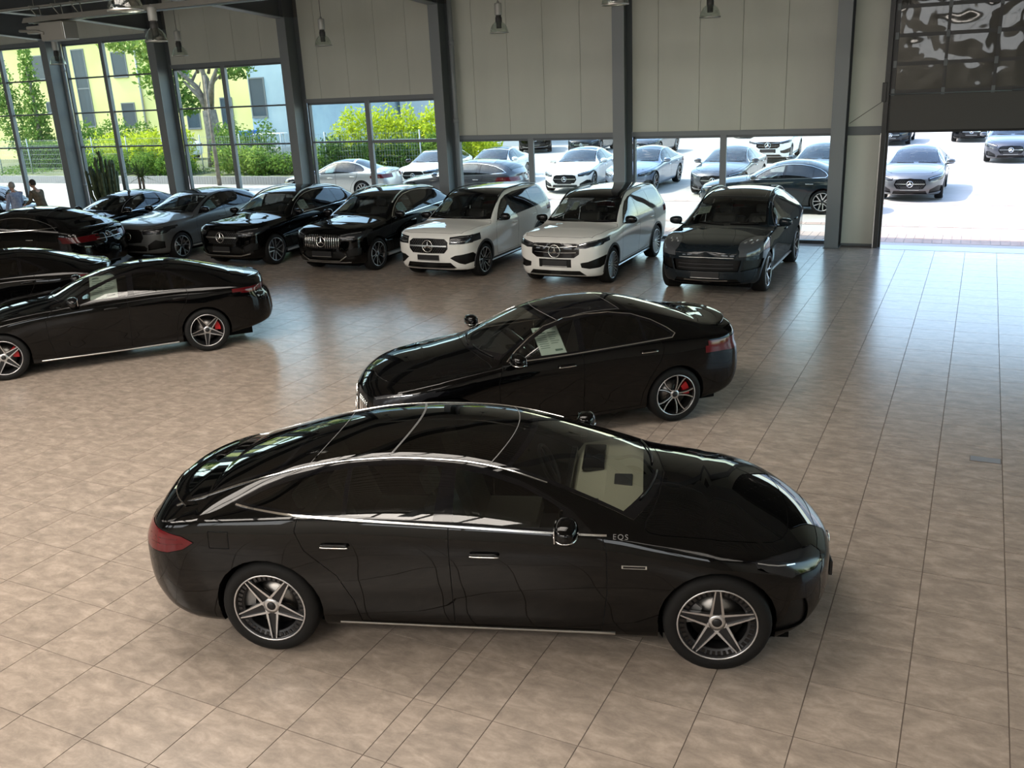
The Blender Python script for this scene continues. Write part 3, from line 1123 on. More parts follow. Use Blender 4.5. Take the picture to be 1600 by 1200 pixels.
    if sp.get('pins'):
        # dotted pattern of the grille mesh, one joined part
        y1, z0, z1, st_ = sp['pins']
        mb = MB()
        zz = z0; r_ = 0
        while zz <= z1:
            yy = (st_ / 2 if r_ % 2 else 0)
            while yy < y1 - .04 * abs(2 * (zz - z0) / (z1 - z0) - 1):
                p, nn = b.hit('front', yy, zz)
                for sd in ((1, -1) if yy > .001 else (1,)):
                    c = (p.x + .002, sd * p.y if yy > .001 else 0, zz)
                    mb.box(c[0] - .01, c[0] + .005, c[1] - .0055, c[1] + .0055, c[2] - .004, c[2] + .004)
                yy += st_
            zz += st_ * .62; r_ += 1
        o = mb.build('grille_studs', M['stud'], car)
        o['kind'] = 'stuff'
    # roof rails
    if sp.get('rails'):
        x0, x1, mk = sp['rails']
        for sd in (1, -1):
            mb = MB()
            pts = []
            for t in range(15):
                x = x0 + (x1 - x0) * t / 14
                y = float(b.wrf(x)) - .015
                p, n = b.hit('top', x, y)
                lift = .045 * min(1, 4 * min(t / 14, 1 - t / 14) + .05)
                pts.append((p.x, sd * p.y, p.z + lift))
            mb.tube(pts, .016, 7)
            mb.build('roof_rail', M[mk], car)
    if sp.get('spoiler'):
        kind = sp['spoiler']
        mb = MB()
        if kind == 'duck':        # thin lip on the tail
            xs, half, lift = sp['spx']
            k = 14
            vs, fs = [], []
            for i in range(-k, k + 1):
                y = half * i / k
                xx = xs - .30 * abs(i / k) ** 2.6
                p, n = b.hit('top', xx - .10, abs(y)); p2, n2 = b.hit('top', xx - .005, abs(y))
                fall = 1 - .75 * abs(i / k) ** 4
                z2 = p2.z + lift * fall
                vs += [(p.x, y, p.z + .001), (p2.x, y, z2), (p2.x - .012, y, z2 - .008), (p2.x + .01, y, p2.z - .01)]
            for i in range(2 * k):
                for j in range(3):
                    fs.append((i * 4 + j, i * 4 + 4 + j, i * 4 + 5 + j, i * 4 + 1 + j))
            mb.add(vs, fs, True)
        elif kind == 'wing':      # raised wing on two stays
            xs, half, lift = sp['spx']
            p, n = b.hit('top', xs - .1, .3)
            k = 12
            vs, fs = [], []
            for i in range(-k, k + 1):
                y = half * i / k
                sx = .06 * abs(i / k) ** 3
                z = p.z + lift - .03 * abs(i / k) ** 3
                X = xo - xs
                for dx, dz in ((.13, -.005), (.09, .012), (0, .02), (-.05, .016), (-.04, .0), (.05, -.008)):
                    vs.append((X + sx + dx, y, z + dz))
            for i in range(2 * k):
                for j in range(6):
                    fs.append((i * 6 + j, i * 6 + 6 + j, i * 6 + 6 + (j + 1) % 6, i * 6 + (j + 1) % 6))
            fs += [tuple(range(6)), tuple(range(12 * k, 12 * k + 6))]
            mb.add(vs, fs)
            for y in (-.35, .35):
                mb.box(xo - xs, xo - xs + .07, y - .01, y + .01, p.z - .03, p.z + lift)
        else:                     # roof spoiler over the rear window
            xs, half, lift = sp['spx']
            k = 10
            vs, fs = [], []
            for i in range(-k, k + 1):
                y = half * i / k
                p, n = b.hit('top', xs - .22, abs(y)); p2, n2 = b.hit('top', xs - .1, abs(y))
                vs += [(p.x, y, p.z + .002), (xo - xs + .03 * abs(i / k) ** 3, y, p2.z + lift), (xo - xs + .03 * abs(i / k) ** 3 + .01, y, p2.z + lift - .03), (p.x - .05, y, p.z - .05)]
            for i in range(2 * k):
                for j in range(3):
                    fs.append((i * 4 + j, i * 4 + 4 + j, i * 4 + 5 + j, i * 4 + 1 + j))
            mb.add(vs, fs)
        mb.build('spoiler', M[sp.get('spmat', pk)], car)
    car['_b'] = 0
    del car['_b']
    BODIES[car.name] = b
    return car

BODIES = {}
SHEETS = []
def price_sheet(car, view, a, z, w, h, sd, label, mat='paper', shrink=.03):
    """a printed sheet hanging just inside a pane; a thing of its own"""
    b = BODIES[car['proto']] if 'proto' in car else BODIES[car.name]
    def P(u, v):
        p, n = b.hit(view, u, v)
        n = Vector((n.x, n.y, n.z))
        q = p - n * shrink
        return Vector((q.x, q.y * sd, q.z))
    if view == 'side':
        c = [P(a - w / 2, z), P(a + w / 2, z), P(a + w / 2, z + h), P(a - w / 2, z + h)]
    else:
        c = [P(a, z), P(a, z + w), P(a + h, z + w), P(a + h, z)]
    c[2] = c[1] + c[3] - c[0]
    c = [car.matrix_basis @ v for v in c]
    cen = sum(c, Vector()) / 4
    n = (c[1] - c[0]).cross(c[3] - c[0]).normalized()
    def quad(u0, u1, v0, v1, o):
        r = []
        for u, v in ((u0, v0), (u1, v0), (u1, v1), (u0, v1)):
            r.append((c[0] * (1 - u) + c[1] * u) * (1 - v) + (c[3] * (1 - u) + c[2] * u) * v - cen + n * o)
        return r
    mb = MB()
    q = quad(0, 1, 0, 1, .0008) + quad(0, 1, 0, 1, -.0008)
    mb.add(q, [(0, 1, 2, 3), (7, 6, 5, 4), (0, 4, 5, 1), (1, 5, 6, 2), (2, 6, 7, 3), (3, 7, 4, 0)])
    o = mb.build('price_sheet', M[mat])
    o.location = cen
    tag(o, label, 'price sheet', 'price sheets in the car windows')
    m2 = MB()
    rows = [(.86, .93, .10, .35), (.76, .80, .10, .45), (.76, .80, .55, .88)] + [(.68 - .075 * i, .70 - .075 * i, .08, .45) for i in range(7)] + [(.68 - .075 * i, .70 - .075 * i, .55, .9 - .07 * (i % 3)) for i in range(5)] + [(.10, .17, .60, .90)]
    for v0, v1, u0, u1 in rows:
        for o_ in (.0016, -.0016):
            m2.add(quad(u0, u1, v0, v1, o_), [(0, 1, 2, 3)])
    p = m2.build('print', M['ink'], o)
    return o
# ------------------------------------------------------------------ car shapes (x measured back from the nose)
def D(*ds, **kw):
    r = {}
    for d in ds: r.update(d)
    r.update(kw)
    return r

# long one-bow saloon ------------------------------------------------
EQS = dict(
    L=5.216, W=.963, fo=.855, wb=3.21, R=.368, tw=.255, pf=(.85, 2.5), pr=(.62, 2.7),
    zb=[(0, .20), (.5, .185), (1.0, .19), (3.9, .20), (4.6, .20), (5.216, .34)],
    zt=[(0, .60), (.15, .70), (.35, .79), (.7, .87), (1.1, .93), (1.6, .985), (2.7, 1.035), (3.8, 1.075), (4.4, 1.07), (4.8, 1.02), (5.05, .97), (5.216, .90)],
    zc=[(0, .66), (.06, .74), (.18, .82), (.4, .90), (.7, .985), (1.0, 1.05), (1.28, 1.105), (1.5, 1.20), (1.8, 1.315), (2.1, 1.41), (2.4, 1.475), (2.7, 1.505), (3.0, 1.512), (3.4, 1.49), (3.8, 1.425), (4.2, 1.325), (4.6, 1.20), (4.85, 1.125), (4.98, 1.095), (5.216, 1.03)],
    wr=[(0, .66), (.9, .74), (1.25, .80), (1.6, .74), (2.1, .655), (2.6, .61), (3.1, .595), (3.8, .60), (4.3, .63), (4.8, .70), (5.216, .72)],
    crown=[(0, .03), (.8, .07), (1.3, .10), (1.9, .11), (2.6, .085), (3.4, .08), (4.2, .08), (5.216, .05)],
    leanf=[(.15, .16), (.30, .04), (.45, 0), (.62, .0), (.75, .06), (.9, .12)], leanr=[(.15, .22), (.34, .06), (.5, 0), (.75, .01), (.9, .07), (1.0, .12), (1.1, .10)],
    flare=.022, bow=.035, fillet=.03,
    dlo=[(1.72, 1.035), (1.84, 1.12), (2.0, 1.20), (2.2, 1.285), (2.45, 1.355), (2.75, 1.395), (3.05, 1.405), (3.35, 1.39), (3.65, 1.345), (3.9, 1.285), (4.1, 1.225), (4.27, 1.155), (4.25, 1.145), (3.8, 1.115), (3.3, 1.095), (2.72, 1.07), (2.2, 1.045)],
    frit=.02,
    panes=[([(1.90, 1.055), (1.90, 1.145), (2.0, 1.195), (2.2, 1.278), (2.45, 1.345), (2.66, 1.378), (2.66, 1.075), (2.2, 1.055)], True),
           ([(2.80, 1.085), (2.76, 1.388), (3.05, 1.395), (3.35, 1.38), (3.42, 1.37), (3.42, 1.112), (3.2, 1.102)], False),
           ([(3.455, 1.112), (3.455, 1.365), (3.65, 1.333), (3.9, 1.272), (4.08, 1.215), (4.22, 1.155), (3.8, 1.128)], False)],
    ws=(1.24, 2.19, .20, .12, .035), rw=(3.93, 4.86, .08, -.02, .05), rwglass='glass_roof',
    roof=[(2.30, 3.06, .12, .10, .03, 'glass_roof'), (3.063, 3.68, .10, .10, .03, 'glass_roof')],
    head=[('side', [(.30, .70), (.36, .775), (.48, .80), (.62, .835), (.60, .80), (.46, .735), (.36, .69)]),
          ('front', [(.46, .70), (.46, .745), (.62, .79), (.80, .83), (.90, .84), (.90, .80), (.80, .73), (.65, .685)])],
    drl=[('side', [(.34, .765), (.46, .79), (.60, .828)], .010)],
    tail=[('side', [(4.575, .895), (4.66, .935), (4.80, .955), (4.95, .96), (5.03, .955), (5.045, .80), (4.95, .79), (4.80, .80), (4.66, .84)]),
          ('rear', [(-.01, .915), (.45, .915), (.70, .945), (.75, .80), (.60, .81), (.45, .875), (-.01, .88)])],
    tdrl=[('side', [(4.66, .88), (4.80, .86), (4.96, .85)], .008), ('side', [(4.70, .91), (4.84, .90), (4.98, .895)], .008)],
    front=[('front_grille', 'front', [(-.01, .36), (.60, .40), (.62, .62), (.46, .72), (-.01, .74)], 'gloss', .003, 0),
           ('air_intake', 'front', [(.66, .24), (.86, .28), (.84, .52), (.76, .50)], 'trim', -.02, 1),
           ('air_intake', 'front', [(-.01, .22), (.55, .22), (.5, .32), (-.01, .32)], 'trim', -.02, 0)],
    clad=[('sill_panel', 'side', [(1.1, .1), (4.05, .1), (3.85, .235), (1.25, .235)], 'gloss', 1, 0.0),
          ('rear_diffuser', 'rear', [(-.01, .15), (.8, .15), (.7, .34), (-.01, .34)], 'trim', 0, 0)],
    doors=[[(1.64, .27), (1.60, .60), (1.60, .90), (1.63, 1.005), (2.69, 1.045), (2.69, .27)],
           [(2.69, .27), (2.69, 1.045), (3.78, 1.085), (3.80, 1.0), (3.74, .86), (3.52, .66), (3.42, .45), (3.38, .27)]],
    lids=[('bonnet', 'top', [(.30, -.01), (.33, .40), (.42, .62), (.62, .74), (1.0, .80), (1.30, .84), (1.36, .80), (1.26, .5), (1.20, -.01)])],
    flaps=[('fuel_flap', 'side', [(4.30, .86), (4.30, .985), (4.45, .985), (4.45, .86)])],
    strips=[('window_chrome', 'side', [(1.60, 1.008), (2.2, 1.032), (2.72, 1.056), (3.3, 1.082), (3.8, 1.104), (4.27, 1.140)], .018, .006, 'chrome'),
            ('roof_chrome', 'top', [(2.02, .655), (2.25, .628), (2.6, .604), (3.1, .590), (3.8, .595), (4.3, .625), (4.62, .668), (4.80, .69)], .011, .007, 'chrome'),
            ('sill_chrome', 'side', [(1.55, .245), (2.6, .242), (3.55, .25)], .016, .008, 'satin')],
    handles=[(2.44, .865), (3.51, .905)], handlestrip=1, mirror=(1.88, 1.06), mirrorstrip=1,
    wheel='star', phr=.63, phf=.0, cabin='beige', dashmat='beige', plate=.45, star=(.56, .06, 'front'), spoiler='duck', spx=(5.0, .74, .03), fglass='glass_front',
    rglass='glass_tint', glass='glass', nm=90)

# three-box saloon ---------------------------------------------------
SALOON = dict(
    L=4.79, W=.915, fo=.88, wb=2.875, R=.335, tw=.24, pf=(.8, 2.45), pr=(.6, 2.7),
    zb=[(0, .19), (.5, .175), (1.0, .18), (3.5, .20), (4.2, .22), (4.79, .33)],
    zt=[(0, .62), (.12, .68), (.35, .76), (.7, .82), (1.2, .87), (1.7, .905), (2.6, .93), (3.4, .955), (4.0, .965), (4.4, .955), (4.79, .90)],
    zc=[(0, .68), (.05, .74), (.15, .79), (.4, .855), (.8, .92), (1.2, .965), (1.50, 1.00), (1.8, 1.13), (2.1, 1.26), (2.35, 1.345), (2.6, 1.395), (2.9, 1.425), (3.2, 1.418), (3.5, 1.375), (3.8, 1.285), (4.1, 1.17), (4.33, 1.085), (4.5, 1.06), (4.68, 1.045), (4.79, 1.0)],
    wr=[(0, .62), (.9, .72), (1.45, .775), (1.8, .70), (2.2, .62), (2.6, .575), (3.1, .555), (3.6, .555), (4.0, .60), (4.35, .66), (4.79, .68)],
    crown=[(0, .03), (.8, .06), (1.5, .09), (2.0, .10), (2.6, .08), (3.4, .08), (4.1, .08), (4.35, .04), (4.79, .03)],
    leanf=[(.15, .12), (.30, .02), (.45, 0), (.62, .02), (.72, .06), (.85, .10)], leanr=[(.15, .18), (.34, .05), (.5, 0), (.75, .02), (.9, .08), (1.0, .05), (1.1, .03)],
    flare=.02, bow=.03, fillet=.026,
    dlo=[(1.78, .955), (1.92, 1.045), (2.12, 1.15), (2.34, 1.24), (2.6, 1.30), (2.9, 1.325), (3.2, 1.318), (3.5, 1.27), (3.75, 1.195), (3.93, 1.11), (4.0, 1.045), (3.96, 1.012), (3.4, .992), (2.6, .965)],
    panes=[([(1.94, .975), (1.95, 1.05), (2.12, 1.138), (2.34, 1.225), (2.6, 1.285), (2.72, 1.298), (2.68, .985)], True),
           ([(2.76, .987), (2.80, 1.303), (2.95, 1.31), (3.2, 1.304), (3.48, 1.26), (3.56, 1.236), (3.56, 1.008)], False),
           ([(3.60, 1.010), (3.60, 1.222), (3.75, 1.178), (3.90, 1.10), (3.965, 1.05), (3.93, 1.022)], False)],
    ws=(1.47, 2.36, .20, .10, .03), rw=(3.42, 4.27, .08, -.03, .05),
    roof=[(2.42, 3.30, .10, .08, .05, 'gloss')],
    head=[('side', [(.28, .615), (.30, .68), (.45, .73), (.72, .765), (.70, .735), (.5, .66), (.36, .615)]),
          ('front', [(.50, .60), (.48, .67), (.62, .715), (.80, .745), (.90, .75), (.90, .71), (.80, .655), (.66, .60)])],
    drl=[('front', [(.52, .66), (.66, .70), (.84, .74)], .010)],
    tail=[('side', [(4.30, .80), (4.34, .86), (4.5, .90), (4.75, .90), (4.78, .76), (4.55, .755), (4.4, .775)]),
          ('rear', [(.42, .90), (.92, .90), (.92, .77), (.42, .79)])],
    front=[('front_grille', 'front', [(-.01, .36), (.36, .37), (.44, .48), (.40, .62), (.30, .655), (-.01, .665)], 'trim', -.025, 0),
           ('air_intake', 'front', [(.52, .24), (.84, .28), (.86, .44), (.76, .46), (.54, .34)], 'trim', -.025, 1),
           ('air_intake', 'front', [(-.01, .215), (.48, .215), (.44, .31), (-.01, .31)], 'trim', -.02, 0)],
    clad=[('rear_diffuser', 'rear', [(-.01, .15), (.75, .15), (.65, .34), (-.01, .34)], 'trim', 0, 0)],
    doors=[[(1.62, .26), (1.58, .55), (1.60, .80), (1.68, .925), (2.72, .95), (2.74, .80), (2.72, .26)],
           [(2.72, .26), (2.74, .80), (2.72, .95), (3.70, .982), (3.72, .90), (3.66, .76), (3.46, .58), (3.36, .40), (3.32, .26)]],
    lids=[('bonnet', 'top', [(.22, -.01), (.26, .36), (.38, .58), (.6, .70), (1.0, .77), (1.50, .82), (1.58, .78), (1.48, .45), (1.42, -.01)]),
          ('boot_lid', 'top', [(4.33, -.01), (4.33, .45), (4.28, .60), (4.45, .66), (4.66, .62), (4.70, .4), (4.70, -.01)])],
    strips=[('window_chrome', 'side', [(1.76, .945), (1.92, 1.055), (2.12, 1.163), (2.34, 1.253), (2.6, 1.313), (2.9, 1.338), (3.2, 1.331), (3.5, 1.284), (3.76, 1.207), (3.94, 1.12), (4.012, 1.045), (3.965, 1.0), (3.4, .98), (2.6, .953), (1.78, .938)], .016, .006, 'chrome')],
    handles=[(2.50, .80), (3.50, .835)], handlestrip=1, mirror=(1.86, .955), mirrorstrip=1,
    wheel='curve', cal='redcal', phr=.0, plate=.40, star=(.51, .085, 'front'), hbar=(.51, .40, .03), pins=(.38, .40, .62, .06), spoiler='duck', spx=(4.69, .60, .016), nm=76)

HERO2 = D(SALOON, hbar=None, pins=None, bars=(16, .37, .39, .64), plate=None, mirrorstrip=1, spx=(4.70, .64, .035))

# four-door coupe ------------------------------------------------------
GT = dict(
    L=5.05, W=.955, fo=.90, wb=2.95, R=.352, tw=.27, pf=(.85, 2.35), pr=(.62, 2.6),
    zb=[(0, .18), (.5, .165), (1.0, .17), (3.8, .19), (4.4, .22), (5.05, .36)],
    zt=[(0, .58), (.15, .65), (.4, .74), (.8, .83), (1.3, .88), (1.8, .91), (2.7, .94), (3.5, .97), (4.1, .985), (4.6, .96), (5.05, .88)],
    zc=[(0, .64), (.06, .70), (.2, .76), (.5, .84), (.9, .91), (1.3, .955), (1.68, 1.00), (2.0, 1.13), (2.3, 1.255), (2.55, 1.34), (2.8, 1.395), (3.1, 1.425), (3.4, 1.425), (3.7, 1.39), (4.0, 1.315), (4.3, 1.215), (4.6, 1.115), (4.8, 1.06), (4.95, 1.03), (5.05, .98)],
    wr=[(0, .62), (1.0, .74), (1.65, .80), (2.0, .73), (2.4, .65), (2.8, .60), (3.3, .575), (3.9, .56), (4.4, .60), (4.8, .66), (5.05, .68)],
    crown=[(0, .03), (.9, .06), (1.7, .10), (2.2, .11), (2.8, .09), (3.6, .09), (4.3, .08), (4.8, .05), (5.05, .03)],
    leanf=[(.15, .10), (.30, .02), (.45, 0), (.62, .04), (.72, .10), (.85, .16)], leanr=[(.15, .20), (.34, .05), (.5, 0), (.75, .03), (.9, .12), (1.05, .10)],
    flare=.03, bow=.03, fillet=.03,
    dlo=[(1.98, .965), (2.12, 1.06), (2.32, 1.165), (2.54, 1.25), (2.78, 1.305), (3.05, 1.33), (3.35, 1.325), (3.65, 1.285), (3.9, 1.22), (4.12, 1.13), (4.28, 1.045), (4.2, 1.03), (3.5, 1.0), (2.8, .98)],
    panes=[([(2.14, .985), (2.15, 1.06), (2.32, 1.15), (2.54, 1.235), (2.78, 1.29), (2.86, 1.30), (2.84, .995)], True),
           ([(2.95, .998), (2.97, 1.31), (3.1, 1.317), (3.35, 1.312), (3.62, 1.276), (3.66, 1.02)], False),
           ([(3.71, 1.022), (3.68, 1.262), (3.9, 1.205), (4.08, 1.13), (4.2, 1.055)], False)],
    ws=(1.66, 2.60, .22, .11, .035), rw=(3.55, 4.72, .08, -.03, .06), rwglass='glass_roof',
    head=[('side', [(.25, .58), (.28, .65), (.45, .71), (.75, .75), (.70, .71), (.5, .63), (.34, .58)]),
          ('front', [(.52, .56), (.50, .63), (.64, .69), (.84, .73), (.94, .735), (.94, .69), (.82, .62), (.68, .56)])],
    tail=[('side', [(4.62, .835), (4.64, .855), (4.80, .89), (5.0, .90), (5.04, .855), (4.85, .84), (4.7, .825)]),
          ('rear', [(.35, .895), (.95, .90), (.95, .85), (.35, .86)])], tailmat='reddark',
    front=[('front_grille', 'front', [(-.01, .30), (.44, .33), (.50, .45), (.40, .60), (-.01, .62)], 'trim', -.03, 0)],
    clad=[('sill_panel', 'side', [(1.1, .1), (3.9, .1), (3.7, .22), (1.25, .22)], 'gloss', 1, 0.0)],
    doors=[[(1.70, .25), (1.64, .55), (1.66, .80), (1.78, .93), (2.90, .965), (2.92, .8), (2.90, .25)],
           [(2.90, .25), (2.92, .8), (2.90, .965), (3.84, .998), (3.86, .92), (3.76, .78), (3.54, .60), (3.44, .42), (3.42, .25)]],
    lids=[('bonnet', 'top', [(.26, -.01), (.32, .40), (.46, .62), (.8, .76), (1.2, .80), (1.70, .85), (1.76, .80), (1.66, .5), (1.62, -.01)])],
    strips=[('sill_chrome', 'side', [(1.40, .21), (2.6, .205), (3.60, .215)], .02, .008, 'satin')],
    handles=[(2.72, .815), (3.70, .85)], mirror=(2.03, .965), wheel='star_plain', cal='redcal', phr=.0, phf=.1, mirrormat='gloss',
    star=(.47, .09, 'front'), spoiler='duck', spx=(4.93, .66, .02), nm=84)

# sport utility ----------------------------------------------------------
SUV = dict(
    L=4.72, W=.945, fo=.86, wb=2.888, R=.368, tw=.25, pf=(.62, 2.9), pr=(.5, 3.2),
    zb=[(0, .26), (.5, .23), (1.0, .24), (3.6, .25), (4.2, .28), (4.72, .42)],
    zt=[(0, .86), (.1, .90), (.3, .95), (.7, 1.0), (1.2, 1.03), (1.7, 1.05), (2.6, 1.07), (3.4, 1.10), (4.0, 1.12), (4.4, 1.12), (4.72, 1.06)],
    zc=[(0, .90), (.04, .97), (.12, 1.01), (.3, 1.045), (.7, 1.09), (1.1, 1.125), (1.35, 1.15), (1.6, 1.27), (1.85, 1.405), (2.05, 1.50), (2.25, 1.565), (2.5, 1.605), (2.8, 1.63), (3.2, 1.63), (3.6, 1.60), (3.95, 1.55), (4.15, 1.49), (4.35, 1.37), (4.55, 1.22), (4.72, 1.10)],
    wr=[(0, .74), (.8, .80), (1.3, .82), (1.6, .76), (2.0, .68), (2.5, .635), (3.2, .62), (3.8, .60), (4.2, .60), (4.5, .66), (4.72, .70)],
    crown=[(0, .02), (.8, .05), (1.35, .08), (1.8, .09), (2.5, .06), (3.6, .055), (4.2, .05), (4.72, .03)],
    leanf=[(.2, .14), (.35, .03), (.5, 0), (.7, .01), (.85, .03), (.95, .09), (1.1, .14)], leanr=[(.2, .20), (.4, .04), (.6, 0), (.9, .03), (1.1, .05), (1.6, 0)],
    flare=.025, bow=.025, fillet=.028,
    dlo=[(1.62, 1.095), (1.78, 1.20), (1.98, 1.32), (2.2, 1.425), (2.45, 1.495), (2.8, 1.53), (3.2, 1.525), (3.6, 1.49), (3.9, 1.43), (4.1, 1.34), (4.22, 1.23), (4.20, 1.175), (3.6, 1.15), (2.6, 1.115)],
    panes=[([(1.80, 1.115), (1.81, 1.205), (1.98, 1.305), (2.2, 1.405), (2.45, 1.475), (2.56, 1.49), (2.54, 1.13)], True),
           ([(2.64, 1.135), (2.66, 1.498), (2.85, 1.51), (3.2, 1.505), (3.42, 1.487), (3.46, 1.165)], False),
           ([(3.51, 1.167), (3.48, 1.48), (3.7, 1.455), (3.9, 1.41), (4.08, 1.325), (4.17, 1.23), (4.16, 1.19)], False)],
    ws=(1.34, 2.12, .18, .10, .03), rwr=[(-.01, 1.20), (.56, 1.20), (.50, 1.42), (-.01, 1.44)],
    roof=[(2.20, 3.50, .10, .04, .10, 'gloss')],
    head=[('side', [(.20, .80), (.20, .875), (.45, .91), (.62, .925), (.58, .88), (.40, .81)]),
          ('front', [(.48, .82), (.46, .90), (.62, .93), (.80, .95), (.94, .95), (.94, .89), (.82, .83), (.62, .80)])],
    drl=[('front', [(.50, .885), (.66, .915), (.86, .935)], .014)],
    tail=[('side', [(4.28, 1.0), (4.30, 1.08), (4.45, 1.10), (4.70, 1.10), (4.72, .98), (4.45, .97)]),
          ('rear', [(.40, 1.08), (.95, 1.09), (.95, .98), (.40, 1.0)])],
    front=[('front_grille', 'front', [(-.01, .58), (.40, .60), (.50, .72), (.47, .88), (.38, .925), (-.01, .935)], 'trim', -.03, 0),
           ('air_intake', 'front', [(-.01, .36), (.50, .36), (.58, .46), (.50, .54), (-.01, .55)], 'trim', -.03, 0),
           ('air_intake', 'front', [(.62, .40), (.86, .44), (.88, .60), (.78, .62), (.60, .54)], 'trim', -.02, 1)],
    clad=[('sill_panel', 'side', [(1.0, .1), (3.75, .1), (3.65, .34), (1.15, .34)], 'plastic', 1, 0.0)],
    doors=[[(1.54, .37), (1.46, .60), (1.44, .90), (1.54, 1.065), (2.58, 1.095), (2.60, .9), (2.58, .37)],
           [(2.58, .37), (2.60, .9), (2.58, 1.095), (3.62, 1.135), (3.66, 1.0), (3.60, .85), (3.40, .66), (3.26, .50), (3.20, .37)]],
    lids=[('bonnet', 'top', [(.16, -.01), (.18, .45), (.26, .68), (.5, .78), (.9, .82), (1.36, .87), (1.46, .83), (1.36, .5), (1.30, -.01)])],
    strips=[('window_chrome', 'side', [(1.60, 1.085), (1.78, 1.213), (1.98, 1.334), (2.2, 1.439), (2.45, 1.509), (2.8, 1.544), (3.2, 1.539), (3.6, 1.504), (3.91, 1.443), (4.12, 1.348), (4.236, 1.23), (4.21, 1.163), (3.6, 1.138), (2.6, 1.103), (1.62, 1.078)], .018, .006, 'chrome'),
            ('running_board', 'side', [(1.25, .30), (3.5, .30)], .07, .05, 'satin')],
    cstrips=[('bumper_chrome', 'front', [(.0, .325), (.50, .325), (.72, .37)], .025, .012, 'satin')],
    handles=[(2.40, .93), (3.42, .965)], handlestrip=1, mirror=(1.72, 1.10), mirrorstrip=0, mirrormat='gloss',
    wheel='five', archtrim=None, plate=.485, star=(.755, .115, 'front'), hbar=(.755, .46, .035), pins=(.44, .62, .90, .055),
    rails=(1.95, 3.95, 'satin'), nm=74)

GLCA = D(SUV, hbar=None, pins=None, bars=(17, .45, .61, .91), wheel='curve', cal='greycal', cstrips=[('bumper_chrome', 'front', [(.0, .325), (.42, .325), (.60, .44)], .02, .012, 'satin'), ('bumper_chrome', 'front', [(.0, .29), (.66, .29)], .018, .012, 'satin')])

GLA = D(SUV, L=4.44, W=.917, fo=.86, wb=2.729, R=.345, rails=None,
    zc=[(0, .84), (.04, .91), (.12, .95), (.3, .99), (.7, 1.04), (1.1, 1.08), (1.35, 1.11), (1.6, 1.23), (1.85, 1.355), (2.05, 1.44), (2.25, 1.50), (2.5, 1.54), (2.8, 1.56), (3.1, 1.555), (3.4, 1.52), (3.7, 1.46), (3.95, 1.38), (4.15, 1.26), (4.30, 1.14), (4.44, 1.05)],
    zt=[(0, .80), (.1, .84), (.3, .89), (.7, .95), (1.2, .99), (1.7, 1.01), (2.6, 1.04), (3.4, 1.08), (3.9, 1.09), (4.44, 1.02)],
    wr=[(0, .70), (.8, .77), (1.3, .79), (1.6, .73), (2.0, .66), (2.5, .61), (3.2, .585), (3.8, .57), (4.2, .62), (4.44, .66)],
    crown=[(0, .02), (.8, .05), (1.35, .08), (1.8, .09), (2.5, .06), (3.4, .06), (4.0, .05), (4.44, .03)],
    dlo=[(1.62, 1.055), (1.78, 1.155), (1.98, 1.265), (2.2, 1.36), (2.45, 1.425), (2.75, 1.46), (3.1, 1.455), (3.4, 1.415), (3.65, 1.35), (3.85, 1.25), (3.92, 1.17), (3.4, 1.115), (2.6, 1.08)],
    panes=[([(1.80, 1.075), (1.81, 1.16), (1.98, 1.25), (2.2, 1.342), (2.45, 1.407), (2.52, 1.418), (2.50, 1.095)], True),
           ([(2.60, 1.10), (2.62, 1.43), (2.8, 1.442), (3.1, 1.437), (3.28, 1.418), (3.30, 1.13)], False),
           ([(3.35, 1.132), (3.33, 1.408), (3.5, 1.372), (3.63, 1.335), (3.82, 1.24), (3.88, 1.18)], False)],
    rwr=[(-.01, 1.12), (.52, 1.12), (.46, 1.32), (-.01, 1.34)],
    head=[('side', [(.20, .74), (.20, .82), (.45, .86), (.60, .87), (.56, .82), (.40, .75)]),
          ('front', [(.46, .75), (.44, .84), (.62, .88), (.80, .89), (.91, .89), (.91, .83), (.80, .77), (.62, .74)])],
    drl=[('front', [(.48, .83), (.64, .865), (.84, .88)], .014)],
    tail=[('side', [(4.02, .95), (4.04, 1.03), (4.2, 1.05), (4.42, 1.04), (4.44, .93), (4.2, .92)])],
    front=[('front_grille', 'front', [(-.01, .52), (.38, .54), (.46, .66), (.42, .81), (.34, .855), (-.01, .865)], 'trim', -.03, 0),
           ('air_intake', 'front', [(-.01, .32), (.46, .32), (.52, .40), (.46, .46), (-.01, .47)], 'trim', -.03, 0),
           ('air_intake', 'front', [(.52, .34), (.84, .38), (.86, .54), (.74, .60), (.56, .48)], 'trim', -.03, 1)],
    doors=[[(1.54, .35), (1.46, .60), (1.44, .86), (1.54, 1.025), (2.54, 1.06), (2.56, .9), (2.54, .35)],
           [(2.54, .35), (2.56, .9), (2.54, 1.06), (3.42, 1.095), (3.46, .96), (3.40, .82), (3.22, .64), (3.10, .50), (3.05, .35)]],
    strips=[('sill_trim', 'side', [(1.25, .29), (3.3, .29)], .03, .02, 'satin')], cstrips=[],
    handles=[(2.36, .90), (3.24, .935)], handlestrip=0, star=(.69, .09, 'front'), hbar=None, pins=None, bars=None, grillebars=1, plate=None, wheel='ysp',
    roof=[(2.20, 3.10, .10, .06, .10, 'gloss')], spoiler='roof', spx=(4.02, .50, .03))

